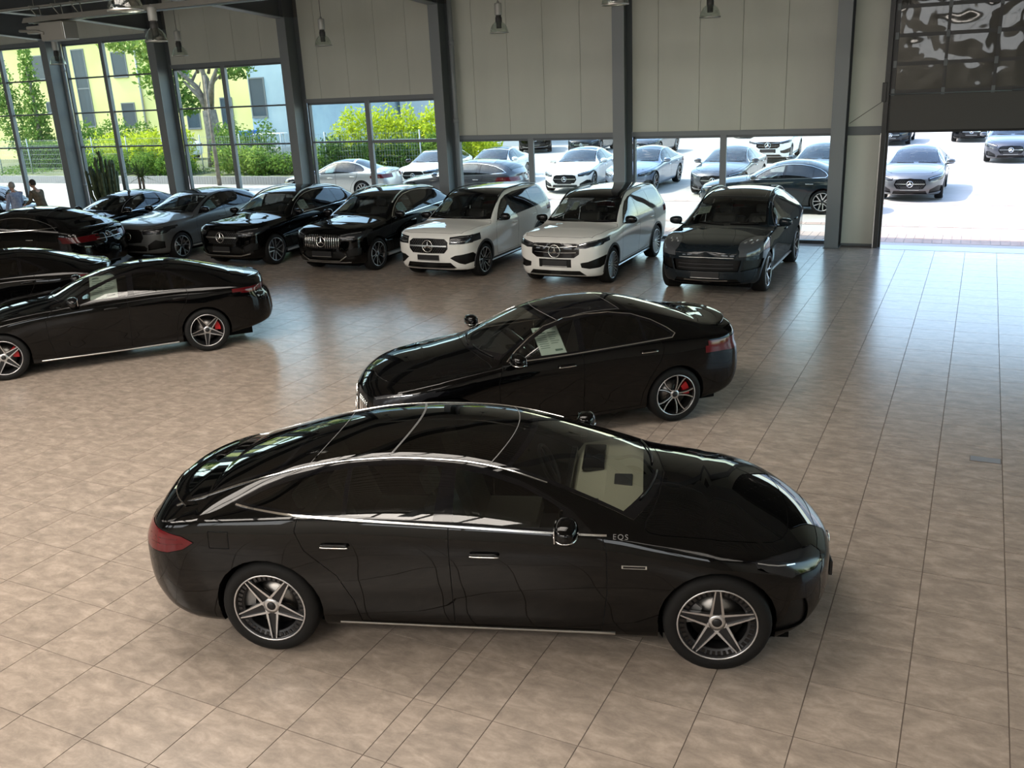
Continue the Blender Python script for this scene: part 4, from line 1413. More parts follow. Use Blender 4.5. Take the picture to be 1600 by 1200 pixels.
BOXY = dict(
    L=4.634, W=.917, fo=.86, wb=2.829, R=.355, tw=.24, pf=(.58, 3.0), pr=(.45, 3.4),
    zb=[(0, .25), (.5, .22), (1.0, .235), (3.6, .245), (4.2, .28), (4.634, .40)],
    zt=[(0, .88), (.1, .92), (.3, .97), (.7, 1.01), (1.2, 1.035), (1.7, 1.05), (2.6, 1.07), (3.4, 1.10), (4.0, 1.12), (4.4, 1.12), (4.634, 1.08)],
    zc=[(0, .93), (.04, .99), (.12, 1.03), (.3, 1.065), (.7, 1.10), (1.1, 1.125), (1.30, 1.145), (1.55, 1.29), (1.75, 1.41), (1.95, 1.52), (2.12, 1.60), (2.35, 1.645), (2.7, 1.66), (3.2, 1.66), (3.7, 1.645), (4.1, 1.62), (4.3, 1.58), (4.42, 1.45), (4.52, 1.30), (4.634, 1.12)],
    wr=[(0, .76), (.8, .80), (1.25, .81), (1.6, .74), (2.0, .68), (2.5, .65), (3.2, .64), (3.9, .63), (4.3, .64), (4.634, .68)],
    crown=[(0, .02), (.8, .05), (1.3, .08), (1.8, .08), (2.5, .05), (3.8, .045), (4.634, .03)],
    leanf=[(.2, .12), (.35, .03), (.5, 0), (.7, .0), (.85, .02), (.97, .07), (1.1, .12)], leanr=[(.2, .16), (.4, .03), (.6, 0), (.9, .02), (1.1, .04), (1.6, 0)],
    flare=.022, bow=.02, fillet=.026, paint='white',
    dlo=[(1.58, 1.09), (1.72, 1.20), (1.90, 1.33), (2.08, 1.445), (2.3, 1.51), (2.7, 1.545), (3.2, 1.545), (3.7, 1.53), (4.05, 1.50), (4.20, 1.42), (4.22, 1.18), (3.6, 1.145), (2.6, 1.11)],
    panes=[([(1.74, 1.11), (1.75, 1.205), (1.90, 1.312), (2.08, 1.422), (2.3, 1.492), (2.48, 1.51), (2.48, 1.125)], True),
           ([(2.56, 1.13), (2.56, 1.515), (2.8, 1.527), (3.1, 1.527), (3.36, 1.522), (3.36, 1.155)], False),
           ([(3.41, 1.157), (3.41, 1.52), (3.7, 1.512), (4.03, 1.485), (4.16, 1.41), (4.18, 1.19)], False)],
    ws=(1.27, 2.0, .17, .08, .03), rwr=[(-.01, 1.18), (.58, 1.18), (.56, 1.48), (-.01, 1.50)],
    roof=[(1.97, 4.0, .085, .02, .045, 'gloss')],
    head=[('side', [(.13, .80), (.13, .93), (.42, .955), (.44, .86), (.36, .81)]),
          ('front', [(.50, .80), (.50, .93), (.70, .95), (.92, .95), (.92, .83), (.78, .80)])],
    drl=[('front', [(.53, .905), (.70, .925), (.86, .93)], .012), ('front', [(.53, .84), (.64, .835), (.80, .85)], .010)],
    tail=[('side', [(4.30, .98), (4.30, 1.10), (4.62, 1.12), (4.63, .98)]), ('rear', [(.45, 1.10), (.92, 1.10), (.92, .98), (.45, .98)])],
    front=[('front_grille', 'front', [(-.01, .60), (.38, .61), (.46, .70), (.46, .84), (.38, .90), (-.01, .91)], 'trim', -.025, 0),
           ('air_intake', 'front', [(-.01, .29), (.60, .29), (.50, .41), (-.01, .41)], 'trim', -.03, 0),
           ('air_intake', 'front', [(.50, .51), (.60, .56), (.74, .575), (.88, .60), (.905, .50), (.90, .40), (.76, .36), (.66, .40)], 'trim', -.02, 1)],
    clad=[('sill_panel', 'side', [(1.0, .1), (3.75, .1), (3.62, .33), (1.12, .33)], 'plastic', 1, 0.0)],
    doors=[[(1.50, .36), (1.44, .60), (1.42, .90), (1.52, 1.065), (2.52, 1.092), (2.54, .9), (2.52, .36)],
           [(2.52, .36), (2.54, .9), (2.52, 1.092), (3.50, 1.13), (3.54, 1.0), (3.50, .85), (3.32, .66), (3.20, .50), (3.16, .36)]],
    lids=[('bonnet', 'top', [(.14, -.01), (.16, .50), (.24, .70), (.5, .78), (.9, .80), (1.28, .84), (1.38, .80), (1.30, .5), (1.24, -.01)])],
    strips=[('sill_trim', 'side', [(1.22, .27), (3.45, .27)], .03, .02, 'satin')],
    cstrips=[('bumper_chrome', 'front', [(.0, .285), (.56, .285)], .022, .012, 'satin')],
    handles=[(2.34, .94), (3.32, .97)], handlestrip=0, mirror=(1.68, 1.10), mirrormat='gloss',
    wheel='multi_black', archtrim=.055, plate=.515, star=(.755, .12, 'front'), hbar=(.755, .44, .035), pins=(.42, .63, .88, .055),
    rails=(1.90, 4.05, 'trim'), rglass='glass_tint', nm=72)

EQB = D(BOXY, R=.36, L=4.684, wheel='multi', hbar=None, pins=None,
    head=[('side', [(.13, .84), (.13, .90), (.42, .95), (.55, .965), (.50, .92), (.36, .865)]),
          ('front', [(.46, .82), (.46, .885), (.62, .915), (.78, .945), (.92, .965), (.92, .90), (.78, .86), (.62, .815)])],
    drl=[('front', [(.50, .875), (.62, .905), (.80, .94), (.88, .955)], .012)],
    front=[('front_grille', 'front', [(-.01, .62), (.40, .63), (.50, .70), (.50, .80), (.46, .90), (-.01, .91)], 'gloss', .003, 0),
           ('air_intake', 'front', [(-.01, .28), (.60, .28), (.50, .37), (-.01, .37)], 'trim', -.02, 0),
           ('air_intake', 'front', [(.52, .53), (.66, .55), (.80, .60), (.90, .64), (.905, .48), (.84, .42), (.68, .41), (.54, .44)], 'trim', -.02, 1),
           ('plate_mount', 'front', [(-.01, .44), (.34, .44), (.34, .60), (-.01, .60)], 'trim', .002, 0)],
    cstrips=[('grille_bar', 'front', [(.0, .82), (.46, .855)], .011, .006, 'satin'), ('grille_bar', 'front', [(.0, .72), (.44, .735)], .008, .006, 'satin'), ('bumper_chrome', 'front', [(.0, .27), (.60, .27)], .02, .012, 'satin')])

CAYENNE = D(SUV, L=4.92, W=.99, fo=.90, wb=2.895, R=.375, tw=.28, paint='darkblue', pf=(.75, 2.5), pr=(.55, 3.0), mirrormat='darkblue',
    zt=[(0, .80), (.1, .85), (.3, .92), (.6, .995), (.9, 1.03), (1.3, 1.045), (1.7, 1.05), (2.6, 1.07), (3.4, 1.11), (4.1, 1.13), (4.5, 1.11), (4.92, 1.0)],
    zc=[(0, .86), (.05, .92), (.15, .96), (.35, 1.00), (.7, 1.04), (1.1, 1.085), (1.42, 1.13), (1.7, 1.27), (1.95, 1.41), (2.15, 1.51), (2.35, 1.585), (2.6, 1.635), (2.9, 1.66), (3.3, 1.655), (3.7, 1.615), (4.05, 1.54), (4.3, 1.45), (4.55, 1.30), (4.75, 1.17), (4.92, 1.05)],
    wr=[(0, .66), (.8, .70), (1.35, .78), (1.7, .76), (2.1, .70), (2.6, .655), (3.3, .635), (4.0, .62), (4.5, .68), (4.92, .72)],
    crown=[(0, .03), (.7, .03), (1.35, .07), (1.9, .09), (2.6, .07), (3.7, .06), (4.4, .05), (4.92, .03)],
    flare=.035,
    dlo=[(1.72, 1.09), (1.88, 1.20), (2.08, 1.32), (2.3, 1.43), (2.55, 1.50), (2.9, 1.54), (3.3, 1.53), (3.7, 1.48), (4.0, 1.40), (4.22, 1.29), (4.32, 1.20), (3.7, 1.16), (2.7, 1.12)],
    panes=[([(1.90, 1.11), (1.91, 1.205), (2.08, 1.30), (2.3, 1.41), (2.55, 1.48), (2.66, 1.497), (2.64, 1.135)], True),
           ([(2.74, 1.14), (2.76, 1.505), (2.95, 1.52), (3.3, 1.51), (3.55, 1.48), (3.58, 1.172)], False),
           ([(3.63, 1.175), (3.61, 1.47), (3.85, 1.425), (4.0, 1.38), (4.2, 1.28), (4.27, 1.205)], False)],
    ws=(1.41, 2.22, .19, .10, .03), rwr=[(-.01, 1.16), (.60, 1.16), (.54, 1.38), (-.01, 1.40)],
    roof=[(2.30, 3.70, .10, .04, .11, 'gloss')],
    head=[('top', [(.10, .62), (.18, .55), (.40, .545), (.66, .62), (.86, .74), (.88, .84), (.66, .92), (.36, .90)]), ('front', [(.58, .76), (.60, .95), (.80, .99), (.93, .97), (.955, .84), (.88, .77)])],
    drl=[('top', [(.40, .62), (.47, .64)], .03), ('top', [(.42, .74), (.50, .75)], .03), ('top', [(.54, .68), (.61, .70)], .03), ('top', [(.57, .80), (.64, .80)], .03)],
    tail=[('side', [(4.48, 1.0), (4.5, 1.06), (4.7, 1.07), (4.90, 1.06), (4.90, 1.0)])],
    front=[('front_grille', 'front', [(-.01, .50), (.58, .50), (.63, .70), (-.01, .735)], 'trim', -.04, 0),
           ('air_intake', 'front', [(.62, .50), (.92, .54), (.955, .69), (.67, .70)], 'trim', -.03, 1),
           ('air_intake', 'front', [(-.01, .27), (.62, .27), (.56, .36), (-.01, .36)], 'trim', -.02, 0)],
    clad=[('sill_panel', 'side', [(1.1, .1), (3.85, .1), (3.72, .32), (1.3, .32)], 'plastic', 1, 0.0)],
    doors=[[(1.66, .36), (1.58, .60), (1.56, .90), (1.66, 1.07), (2.68, 1.10), (2.70, .9), (2.68, .36)],
           [(2.68, .36), (2.70, .9), (2.68, 1.10), (3.74, 1.145), (3.78, 1.0), (3.72, .85), (3.50, .66), (3.36, .50), (3.30, .36)]],
    lids=[('bonnet', 'top', [(.14, -.01), (.18, .36), (.34, .54), (.62, .575), (.92, .70), (1.42, .82), (1.50, .79), (1.42, .5), (1.36, -.01)])],
    strips=[('window_chrome', 'side', [(1.70, 1.085), (1.88, 1.213), (2.08, 1.334), (2.3, 1.444), (2.55, 1.514), (2.9, 1.554), (3.3, 1.544), (3.7, 1.494), (4.0, 1.414)], .012, .006, 'satin'),
            ('sill_trim', 'side', [(1.4, .30), (3.65, .30)], .03, .02, 'satin')],
    cstrips=[('bumper_chrome', 'front', [(.0, .755), (.50, .745)], .012, .008, 'satin'), ('bumper_chrome', 'front', [(.0, .335), (.40, .335)], .022, .012, 'satin'), ('grille_slat', 'front', [(.0, .565), (.50, .565)], .02, .02, 'plastic'), ('grille_slat', 'front', [(.0, .635), (.50, .635)], .02, .02, 'plastic')],
    handles=[(2.50, .93), (3.54, .97)], handlestrip=0, mirror=(1.82, 1.10), wheel='ysp', plate=.44, star=None, hbar=None, pins=None, rails=(2.05, 4.1, 'darkblue'), lampmat='lamp_grey')
# ------------------------------------------------------------------ setting: floor tiles
def cloudy_tile(name, gloss_lo, gloss_hi):
    m = pmat(name, (.3, .26, .22), .3)
    nt = m.node_tree; N = nt.nodes; Lk = nt.links
    p = N['Principled BSDF']
    p.inputs['Specular IOR Level'].default_value = .65
    g = N.new('ShaderNodeNewGeometry')
    sc = N.new('ShaderNodeVectorMath'); sc.operation = 'MULTIPLY'; sc.inputs[1].default_value = (1 / .6, 1 / .6, 0)
    ad = N.new('ShaderNodeVectorMath'); ad.operation = 'ADD'; ad.inputs[1].default_value = (11.148 - .0, -7.263, 0)
    fl = N.new('ShaderNodeVectorMath'); fl.operation = 'FLOOR'
    wn = N.new('ShaderNodeTexWhiteNoise'); wn.noise_dimensions = '3D'
    off = N.new('ShaderNodeVectorMath'); off.operation = 'MULTIPLY_ADD'
    off.inputs[1].default_value = (37, 31, 29)
    Lk.new(g.outputs['Position'], sc.inputs[0]); Lk.new(sc.outputs[0], ad.inputs[0]); Lk.new(ad.outputs[0], fl.inputs[0]); Lk.new(fl.outputs[0], wn.inputs['Vector'])
    Lk.new(wn.outputs['Color'], off.inputs[0]); Lk.new(g.outputs['Position'], off.inputs[2])
    mp = N.new('ShaderNodeMapping'); mp.inputs['Scale'].default_value = (1.0, 1.9, 1)
    Lk.new(off.outputs[0], mp.inputs[0])
    n1 = N.new('ShaderNodeTexNoise'); n1.inputs['Scale'].default_value = 5.0; n1.inputs['Detail'].default_value = 8; n1.inputs['Roughness'].default_value = .66; n1.inputs['Distortion'].default_value = .35
    Lk.new(mp.outputs[0], n1.inputs['Vector'])
    r = N.new('ShaderNodeValToRGB')
    e = r.color_ramp.elements
    e[0].position = .33; e[0].color = (.290, .242, .202, 1)
    e[1].position = .67; e[1].color = (.49, .405, .335, 1)
    m2 = e.new(.50); m2.color = (.374, .310, .256, 1)
    Lk.new(n1.outputs['Fac'], r.inputs[0])
    n2 = N.new('ShaderNodeTexNoise'); n2.inputs['Scale'].default_value = 60; n2.inputs['Detail'].default_value = 3
    Lk.new(off.outputs[0], n2.inputs['Vector'])
    mx = N.new('ShaderNodeMix'); mx.data_type = 'RGBA'; mx.blend_type = 'MULTIPLY'; mx.inputs[0].default_value = .15
    Lk.new(r.outputs[0], mx.inputs[6]); Lk.new(n2.outputs['Fac'], mx.inputs[7])
    Lk.new(mx.outputs[2], p.inputs['Base Color'])
    p.inputs['Roughness'].default_value = gloss_lo
    b = N.new('ShaderNodeBump'); b.inputs['Strength'].default_value = .03; b.inputs['Distance'].default_value = .005
    Lk.new(n1.outputs['Fac'], b.inputs['Height']); Lk.new(b.outputs[0], p.inputs['Normal'])
    return m

TILE = cloudy_tile('cloudy_taupe_tile', .25, .25)
GROUT = pmat('dark_grout', (.15, .12, .10), .8)

X0, X1, Y0, Y1 = -37.7, 9.0, -9.0, 21.93
floor = empty('floor'); floor['kind'] = 'structure'
mb = MB(); mb.box(X0, X1, Y0, 22.45, -.2, -.004)
mb.build('floor_bed', GROUT, floor)
cols = [-3.089, -2.918, -2.486]
x = -3.089
while x > X0 + .6: x -= .6; cols.append(x)
x = -2.486
while x < X1 - .6: x += .6; cols.append(x)
cols = sorted(cols)
rows = []
y = 4.358 - .6 * 22
while y < Y1: rows.append(y); y += .6
rows.append(22.0)
inv = cam.matrix_world.inverted()
def px(P):
    v = inv @ Vector(P)
    if v.z > -.1: return None
    return (800 + 1437.7 * v.x / -v.z, 600 - 1437.7 * v.y / -v.z)
def tile_geo(w, d, j=.0017, b=.0018):
    return ([(j, j, -.012), (w - j, j, -.012), (w - j, d - j, -.012), (j, d - j, -.012), (j + b, j + b, 0), (w - j - b, j + b, 0), (w - j - b, d - j - b, 0), (j + b, d - j - b, 0)],
            [(4, 5, 6, 7), (0, 1, 5, 4), (1, 2, 6, 5), (2, 3, 7, 6), (3, 0, 4, 7)])
cells = []
for i in range(len(cols) - 1):
    for k in range(len(rows) - 1):
        cx, cy = (cols[i] + cols[i + 1]) / 2, (rows[k] + rows[k + 1]) / 2
        q = px((cx, cy, 0))
        vis = q is not None and -40 < q[0] < 1640 and -40 < q[1] < 1260
        cells.append(((cx ** 2 + cy ** 2) if vis else 1e6 + cx ** 2 + cy ** 2, i, k))
cells.sort()
TM = {}
rest = MB()
for n, (d, i, k) in enumerate(cells):
    w, dd = round(cols[i + 1] - cols[i], 3), round(rows[k + 1] - rows[k], 3)
    if n < 298 and d < 1e6:
        if (w, dd) not in TM:
            v, f = tile_geo(w, dd)
            TM[(w, dd)] = mesh_from('tile', v, f, TILE)
        o = link(bpy.data.objects.new('tile', TM[(w, dd)]), floor)
        o.location = (cols[i], rows[k], 0)
    else:
        v, f = tile_geo(w, dd)
        rest.add([(a + cols[i], b_ + rows[k], c) for a, b_, c in v], f)
o = rest.build('tiles', TILE, floor); o['kind'] = 'stuff'
# small service cover let into the floor
mb = MB()
mb.box(.22, .50, 9.93, 10.06, -.004, .003)
o = mb.build('floor_box_lid', pmat('floor_box_grey', (.19, .19, .2), .35), floor)
mb = MB()
for x0, x1, y0, y1 in ((.212, .508, 10.06, 10.068), (.212, .508, 9.922, 9.93), (.212, .22, 9.93, 10.06), (.5, .508, 9.93, 10.06)):
    mb.box(x0, x1, y0, y1, -.004, .0015)
mb.build('lid_frame', GROUT, o)

# ------------------------------------------------------------------ facade
PANEL = noisy(pmat('grey_cladding', (.3, .3, .27), .55), (.64, .66, .585), (.69, .71, .63), 1.2, 4, .5, (1, 1, .25), .0)
FRAME = pmat('blue_grey_steel', (.14, .157, .168), .42, .0)
FRAME2 = pmat('mid_grey_frame', (.235, .258, .27), .4, .0)
WGLASS = glassmat('window_glass', (.88, .92, .88), 1.45)
WGLASS.node_tree.nodes['Glossy BSDF'].inputs['Color'].default_value = (.8, .8, .8, 1)
BEAM = pmat('dark_steel_beam', (.085, .09, .095), .5)
colX = [-32.75, -27.6, -22.85, -17.8, -12.88, -7.9, -2.84]          # column centres
hdr = {0: 5.78, 1: 5.75, 2: 4.77, 3: 3.60, 4: 2.50, 5: 2.50}         # head heights of the bays
wall = empty('wall_back'); wall['kind'] = 'structure'
WT = 7.3
def bay(n, xa, xb, zh, rowsz, mull, thick=False):
    w = empty('window_%d' % n); w['kind'] = 'structure'
    yf = 22.40
    fr = MB()
    fr.box(xa, xb, yf, yf + .12, -.02, .07); fr.box(xa, xb, yf, yf + .12, zh - .06, zh + .0)
    fr.box(xa, xa + .06, yf, yf + .12, .07, zh); fr.box(xb - .06, xb, yf, yf + .12, .07, zh)
    fr.build('window_frame', FRAME, w)
    m_ = MB(); m_.box(mull - .075, mull + .075, yf - .04, yf + .02, .0, zh + .02); m_.box(mull - .03, mull + .03, yf + .02, yf + .12, .0, zh)
    m_.build('mullion', FRAME2, w)
    zs = [.07] + rowsz + [zh - .06]
    for side, (a, b_) in enumerate(((xa + .06, mull - .03), (mull + .03, xb - .06))):
        for r in range(len(zs) - 1):
            g = MB(); g.box(a, b_, yf + .05, yf + .07, zs[r], zs[r + 1])
            g.build('pane', WGLASS, w)
            if r:
                t = MB(); h = .03 if not (thick and side) else .055
                t.box(a, b_, yf + .01, yf + .11, zs[r] - h, zs[r] + h * .6); t.build('transom', FRAME2 if (thick and side) else FRAME, w)
    # head rail and panels over the window
    h = MB(); h.box(xa, xb, yf - .06, yf + .1, zh, zh + .10); h.box(xa, xb, yf - .09, yf - .05, zh + .085, zh + .11)
    h.build('head_rail', FRAME2, wall)
    k = math.floor(xa) + .9
    edges = [xa] + [k - 1 + i for i in range(8) if xa + .12 < k - 1 + i < xb - .12] + [xb]
    for i in range(len(edges) - 1):
        p = MB(); p.box(edges[i] + .004, edges[i + 1] - .004, yf - .02, yf + .12, zh + .10, WT, .003)
        p.build('panel', PANEL, wall)
R3 = [2.48, 3.58, 4.68]
bay(1, -32.6, -27.75, hdr[0], R3, -30.6)
bay(2, -27.45, -23.0, hdr[1], R3, -25.62)
bay(3, -22.7, -17.95, hdr[2], [2.48, 3.58], -20.65)
bay(4, -17.65, -13.03, hdr[3], [2.50], -15.55, True)
bay(5, -12.73, -8.05, hdr[4], [], -10.53)
bay(6, -7.75, -2.99, hdr[5], [], -5.49)
bay(7, -37.6, -32.9, hdr[0], R3, -35.3)
# backing behind panel joints
mb = MB(); 
for xa, xb, zh in ((-37.7, -27.6, 5.9), (-27.6, -22.85, 5.87), (-22.85, -17.8, 4.9), (-17.8, -12.88, 3.72), (-12.88, -2.7, 2.62), (-2.7, -1.95, 0)):
    mb.box(xa, xb, 22.50, 22.62, zh, WT + .2)
mb.box(2.95, 9.2, 22.3, 22.62, 0, WT + .2); mb.box(-1.95, 2.95, 22.5, 22.62, 6.3, WT + .2)
mb.build('wall_backing', pmat('wall_core', (.12, .12, .11), .7), wall)
p = MB(); p.box(-2.69, -1.985, 22.28, 22.42, 2.63, WT, .003); p.build('panel', PANEL, wall)
p = MB(); p.box(-2.69, -1.985, 22.28, 22.42, .0, 2.45, .003); p.build('panel', PANEL, wall)
p = MB(); p.box(-2.69, -1.985, 22.26, 22.42, 2.455, 2.625); p.box(-2.69, -1.985, 22.24, 22.27, 2.60, 2.64); p.build('head_rail', FRAME, wall)
p = MB(); p.box(2.96, 8.99, 22.2, 22.3, .0, WT, .003); p.build('panel', PANEL, wall)
tr = MB(); tr.box(-2.69, -1.99, 22.25, 22.28, 0, .05); tr = tr.build('trim_1', FRAME); tr['kind'] = 'structure'

# steel columns and haunched roof beams
for i, cx in enumerate(colX + [2.1 + 5.0]):
    st = empty('column', (cx, 22.0, 0)); 
    m_ = MB(); m_.box(-.15, .15, -.20, -.182, 0, 5.92, .002); m_.build('front_flange', FRAME2, st)
    m_ = MB(); m_.box(-.008, .008, -.182, .37, 0, 5.92); m_.box(-.15, .15, .37, .388, 0, 5.92)
    m_.build('web', FRAME, st)
    m_ = MB(); m_.box(-.17, .17, -.22, .40, 0, .02); m_.build('base_plate', FRAME, st)
    tag(st, None, None, None, 'structure')
    bm_ = empty('roof_beam', (cx, 0, 0)); bm_['kind'] = 'structure'
    und = [(21.8, 5.90), (19.2, 6.13), (14.0, 6.36), (6.0, 6.74), (-2, 7.12), (-9, 7.4)]
    top = [(21.8, 7.1), (19.2, 7.15), (14.0, 7.2), (6.0, 7.45), (-2, 7.75), (-9, 8.0)]
    m_ = MB(); m_.prism([(y, z) for y, z in [(22.4, 5.90)] + und] + [(y, z) for y, z in top[::-1]] + [(22.4, 7.1)], -.006, .006, 'x'); m_.build('web', BEAM, bm_)
    m_ = MB()
    for a in range(len(und) - 1):
        (ya, za), (yb, zb) = und[a], und[a + 1]
        m_.add([(-.15, ya, za), (.15, ya, za), (.15, yb, zb), (-.15, yb, zb), (-.15, ya, za - .02), (.15, ya, za - .02), (.15, yb, zb - .02), (-.15, yb, zb - .02)],
               [(0, 1, 2, 3), (7, 6, 5, 4), (0, 4, 5, 1), (1, 5, 6, 2), (2, 6, 7, 3), (3, 7, 4, 0)])
    m_.build('lower_flange', FRAME2, bm_)
    m_ = MB(); m_.box(-.12, .12, 19.19, 19.21, 6.13, 7.1); m_.box(-.13, .13, 21.79, 21.81, 5.9, 7.1); m_.build('stiffener', BEAM, bm_)
# rain pipes beside two columns
for cx, lab in ((-27.16, 'grey rain pipe beside the tall window column at far left'), (-12.55, 'grey rain pipe beside the column right of the half height windows')):
    t = empty('rain_pipe', (cx, 22.08, 0))
    tag(t, lab, 'pipe')
    m_ = MB(); m_.tube([(0, 0, .02), (0, 0, 7.0)], .062, 14); m_.build('pipe', FRAME2, t)
    for z in (1.2, 2.95, 4.9, 6.3):
        m_ = MB(); m_.lathe([(.062, z), (.072, z), (.072, z + .11), (.062, z + .11)], 14); m_.build('collar', FRAME2, t)

# ceiling: trapezoid sheet deck, other walls
CEIL = pmat('ceiling_sheet', (.55, .55, .52), .5)
ce = MB()
prof = []
y = 22.5; t = 0
while y > -9.2:
    zb = 7.28 + (22.5 - y) * .028
    prof += [(y, zb + .0), (y - .12, zb + .003), (y - .15, zb + .08), (y - .27, zb + .083)]
    y -= .30
vs, fs = [], []
for (yy, zz) in prof: vs += [(X0, yy, zz), (X1, yy, zz)]
SKY = []
for i in range(len(prof) - 1): fs.append((2 * i, 2 * i + 1, 2 * i + 3, 2 * i + 2))
ce.add(vs, fs)
ce = ce.build('ceiling', CEIL); ce['kind'] = 'structure'
mb = MB(); mb.box(X0 - .3, X1 + .3, -9.3, 22.7, 8.35, 8.5); o = mb.build('roof', pmat('roof_cover', (.3, .3, .3), .8)); o['kind'] = 'structure'
WALLM = pmat('plain_wall', (.62, .61, .57), .6)
for nm, bx in (('wall_left', (X0 - .3, X0, -9.3, 22.6, 0, 8.35)), ('wall_front', (X0, X1, -9.3, -9.0, 0, 8.35))):
    mb = MB(); mb.box(*bx); o = mb.build(nm, WALLM); o['kind'] = 'structure'

wr_ = empty('wall_right'); wr_['kind'] = 'structure'
for i, bx in enumerate(((X1, X1 + .3, -9.3, 8, 0, 8.35), (X1, X1 + .3, 8, 22.6, 4.9, 8.35), (X1, X1 + .3, 8, 22.6, 0, .25), (X1, X1 + .3, 21.9, 22.6, .25, 4.9))):
    mb = MB(); mb.box(*bx); mb.build('wall_part', WALLM, wr_)
w_ = empty('window_20'); w_['kind'] = 'structure'
for k in range(6):
    y0 = 8 + k * 2.32
    mb = MB(); mb.box(X1 + .05, X1 + .2, y0 - .04, y0 + .04, .25, 4.9); mb.build('mullion', FRAME, w_)
    for z0, z1 in ((.25, 2.5), (2.5, 4.9)):
        mb = MB(); mb.box(X1 + .11, X1 + .13, y0 + .04, y0 + 2.28, z0 + .03, z1 - .03); mb.build('pane', WGLASS, w_)
        mb = MB(); mb.box(X1 + .05, X1 + .2, y0 + .04, y0 + 2.28, z0 - .03, z0 + .03); mb.build('transom', FRAME, w_)

# added fill lamps in made-up frames: under the roof, and on the wall behind the viewpoint
k = 8
MULW = pmat('white_frame', (.6, .6, .6), .5)
def fill_lamp(nm, cx, cy, cz, sx, sy, en, rot, col):
    ld = bpy.data.lights.new(nm, 'AREA'); ld.shape = 'RECTANGLE'; ld.size = sx; ld.size_y = sy; ld.energy = en; ld.color = col
    lo = bpy.data.objects.new(nm, ld); COL.objects.link(lo); lo.location = (cx, cy, cz); lo.rotation_euler = rot
for cx, cy, sx, sy, en in ((-19, 4.4, 10, 3.4, 230), (-7.0, 6.6, 9, 3.4, 800), (-27, 6.0, 7, 4, 350), (-13, -.4, 6, 4, 1250), (-4.5, -5.4, 8, 3, 1050), (4.0, -2.0, 4, 3, 160)):  # overhead lamps added to light the foreground floor; no roof panes known here
    fill_lamp('roof_fill_lamp', cx, cy, 7.22, sx, sy, en, (0, 0, 0), (1.0, .915, .82))
    fr = MB()
    for a, b_, c, d in ((-sx / 2 - .08, sx / 2 + .08, -sy / 2 - .08, -sy / 2), (-sx / 2 - .08, sx / 2 + .08, sy / 2, sy / 2 + .08), (-sx / 2 - .08, -sx / 2, -sy / 2, sy / 2), (sx / 2, sx / 2 + .08, -sy / 2, sy / 2)):
        fr.box(cx + a, cx + b_, cy + c, cy + d, 7.18, 7.6)
    for q in range(1, 8): fr.box(cx - sx / 2 + sx * q / 8 - .05, cx - sx / 2 + sx * q / 8 + .05, cy - sy / 2, cy + sy / 2, 7.12, 7.2)
    o = fr.build('window_%d' % k, MULW); o['kind'] = 'structure'; k += 1  # frame built around the added lamp, not a known opening
for cx in (-27, -20.5, -14, -7.5, -1, 5):  # unseen lamps added to brighten the facade cladding, framed like windows
    fill_lamp('wall_fill_lamp', cx, -8.92, 5.6, 4.4, 2.2, 125, (PI / 2, 0, 0), (.93, .97, 1.0))
    fr = MB()
    for a, b_, c, d in ((-2.28, 2.28, 4.42, 4.5), (-2.28, 2.28, 6.7, 6.78), (-2.28, -2.2, 4.5, 6.7), (2.2, 2.28, 4.5, 6.7), (-.04, .04, 4.5, 6.7)):
        fr.box(cx + a, cx + b_, -9, -8.86, c, d)
    o = fr.build('window_%d' % k, MULW); o['kind'] = 'structure'; k += 1

# ------------------------------------------------------------------ the sectional door, half raised
DARK = pmat('dark_door_frame', (.02, .02, .019), .4)
DPAN = pmat('dark_door_panel', (.055, .052, .047), .5)
DGL = pmat('smoked_door_glass', (.05, .052, .048), .04)
_n = DGL.node_tree
nz = _n.nodes.new('ShaderNodeTexNoise'); nz.inputs['Scale'].default_value = 1.7; nz.inputs['Detail'].default_value = 1
bp = _n.nodes.new('ShaderNodeBump'); bp.inputs['Strength'].default_value = .25; bp.inputs['Distance'].default_value = .12
tc = _n.nodes.new('ShaderNodeTexCoord')
_n.links.new(tc.outputs['Object'], nz.inputs['Vector']); _n.links.new(nz.outputs['Fac'], bp.inputs['Height']); _n.links.new(bp.outputs[0], _n.nodes['Principled BSDF'].inputs['Normal'])
door = empty('door_1', (0, 22.12, 0)); door['kind'] = 'structure'
DX0, DX1 = -1.84, 2.85
m_ = MB(); m_.box(DX0, DX1, 0, .05, 2.54, 3.30, .004); m_.build('bottom_panel', DPAN, door)
m_ = MB(); m_.box(DX0, DX1, -.01, .05, 2.50, 2.55, .004); m_.build('rubber_seal', M['trim'], door)
for r in range(6):
    z0 = 3.38 + r * .565
    m_ = MB()
    m_.box(DX0, DX1, -.01, .05, z0 - .075, z0); 
    if r == 5: m_.box(DX0, DX1, -.01, .05, z0 + .49, z0 + .565)
    xs = [DX0 + .07 + k * .935 for k in range(6)]
    for xx in [DX0 + .035] + xs[1:-1] + [DX1 - .035]: m_.box(xx - .03, xx + .03, -.01, .05, z0, z0 + .49)
    rail = m_.build('door_rail', DARK, door)
    m_ = MB()
    for xx in [DX0 + .03] + xs[1:-1]: m_.box(xx - .035, xx + .035, -.03, -.01, z0 - .11, z0 + .03, .004)
    m_.build('hinge', FRAME, rail)
    edges = [DX0 + .02] + [v for v in xs[1:-1]] + [DX1 - .02]
    for k in range(len(edges) - 1):
        g = MB(); g.box(edges[k] + .03, edges[k + 1] - .03, .012, .03, z0, z0 + .49); g.build('pane', DGL, door)
m_ = MB(); m_.tube([(DX0 - .1, -.05, 3.30), (.45, -.05, 3.30)], .014, 6); m_.tube([(.45, -.05, 3.315), (DX1 + .1, -.05, 3.315)], .022, 6); m_.build('lock_bar', FRAME, door)
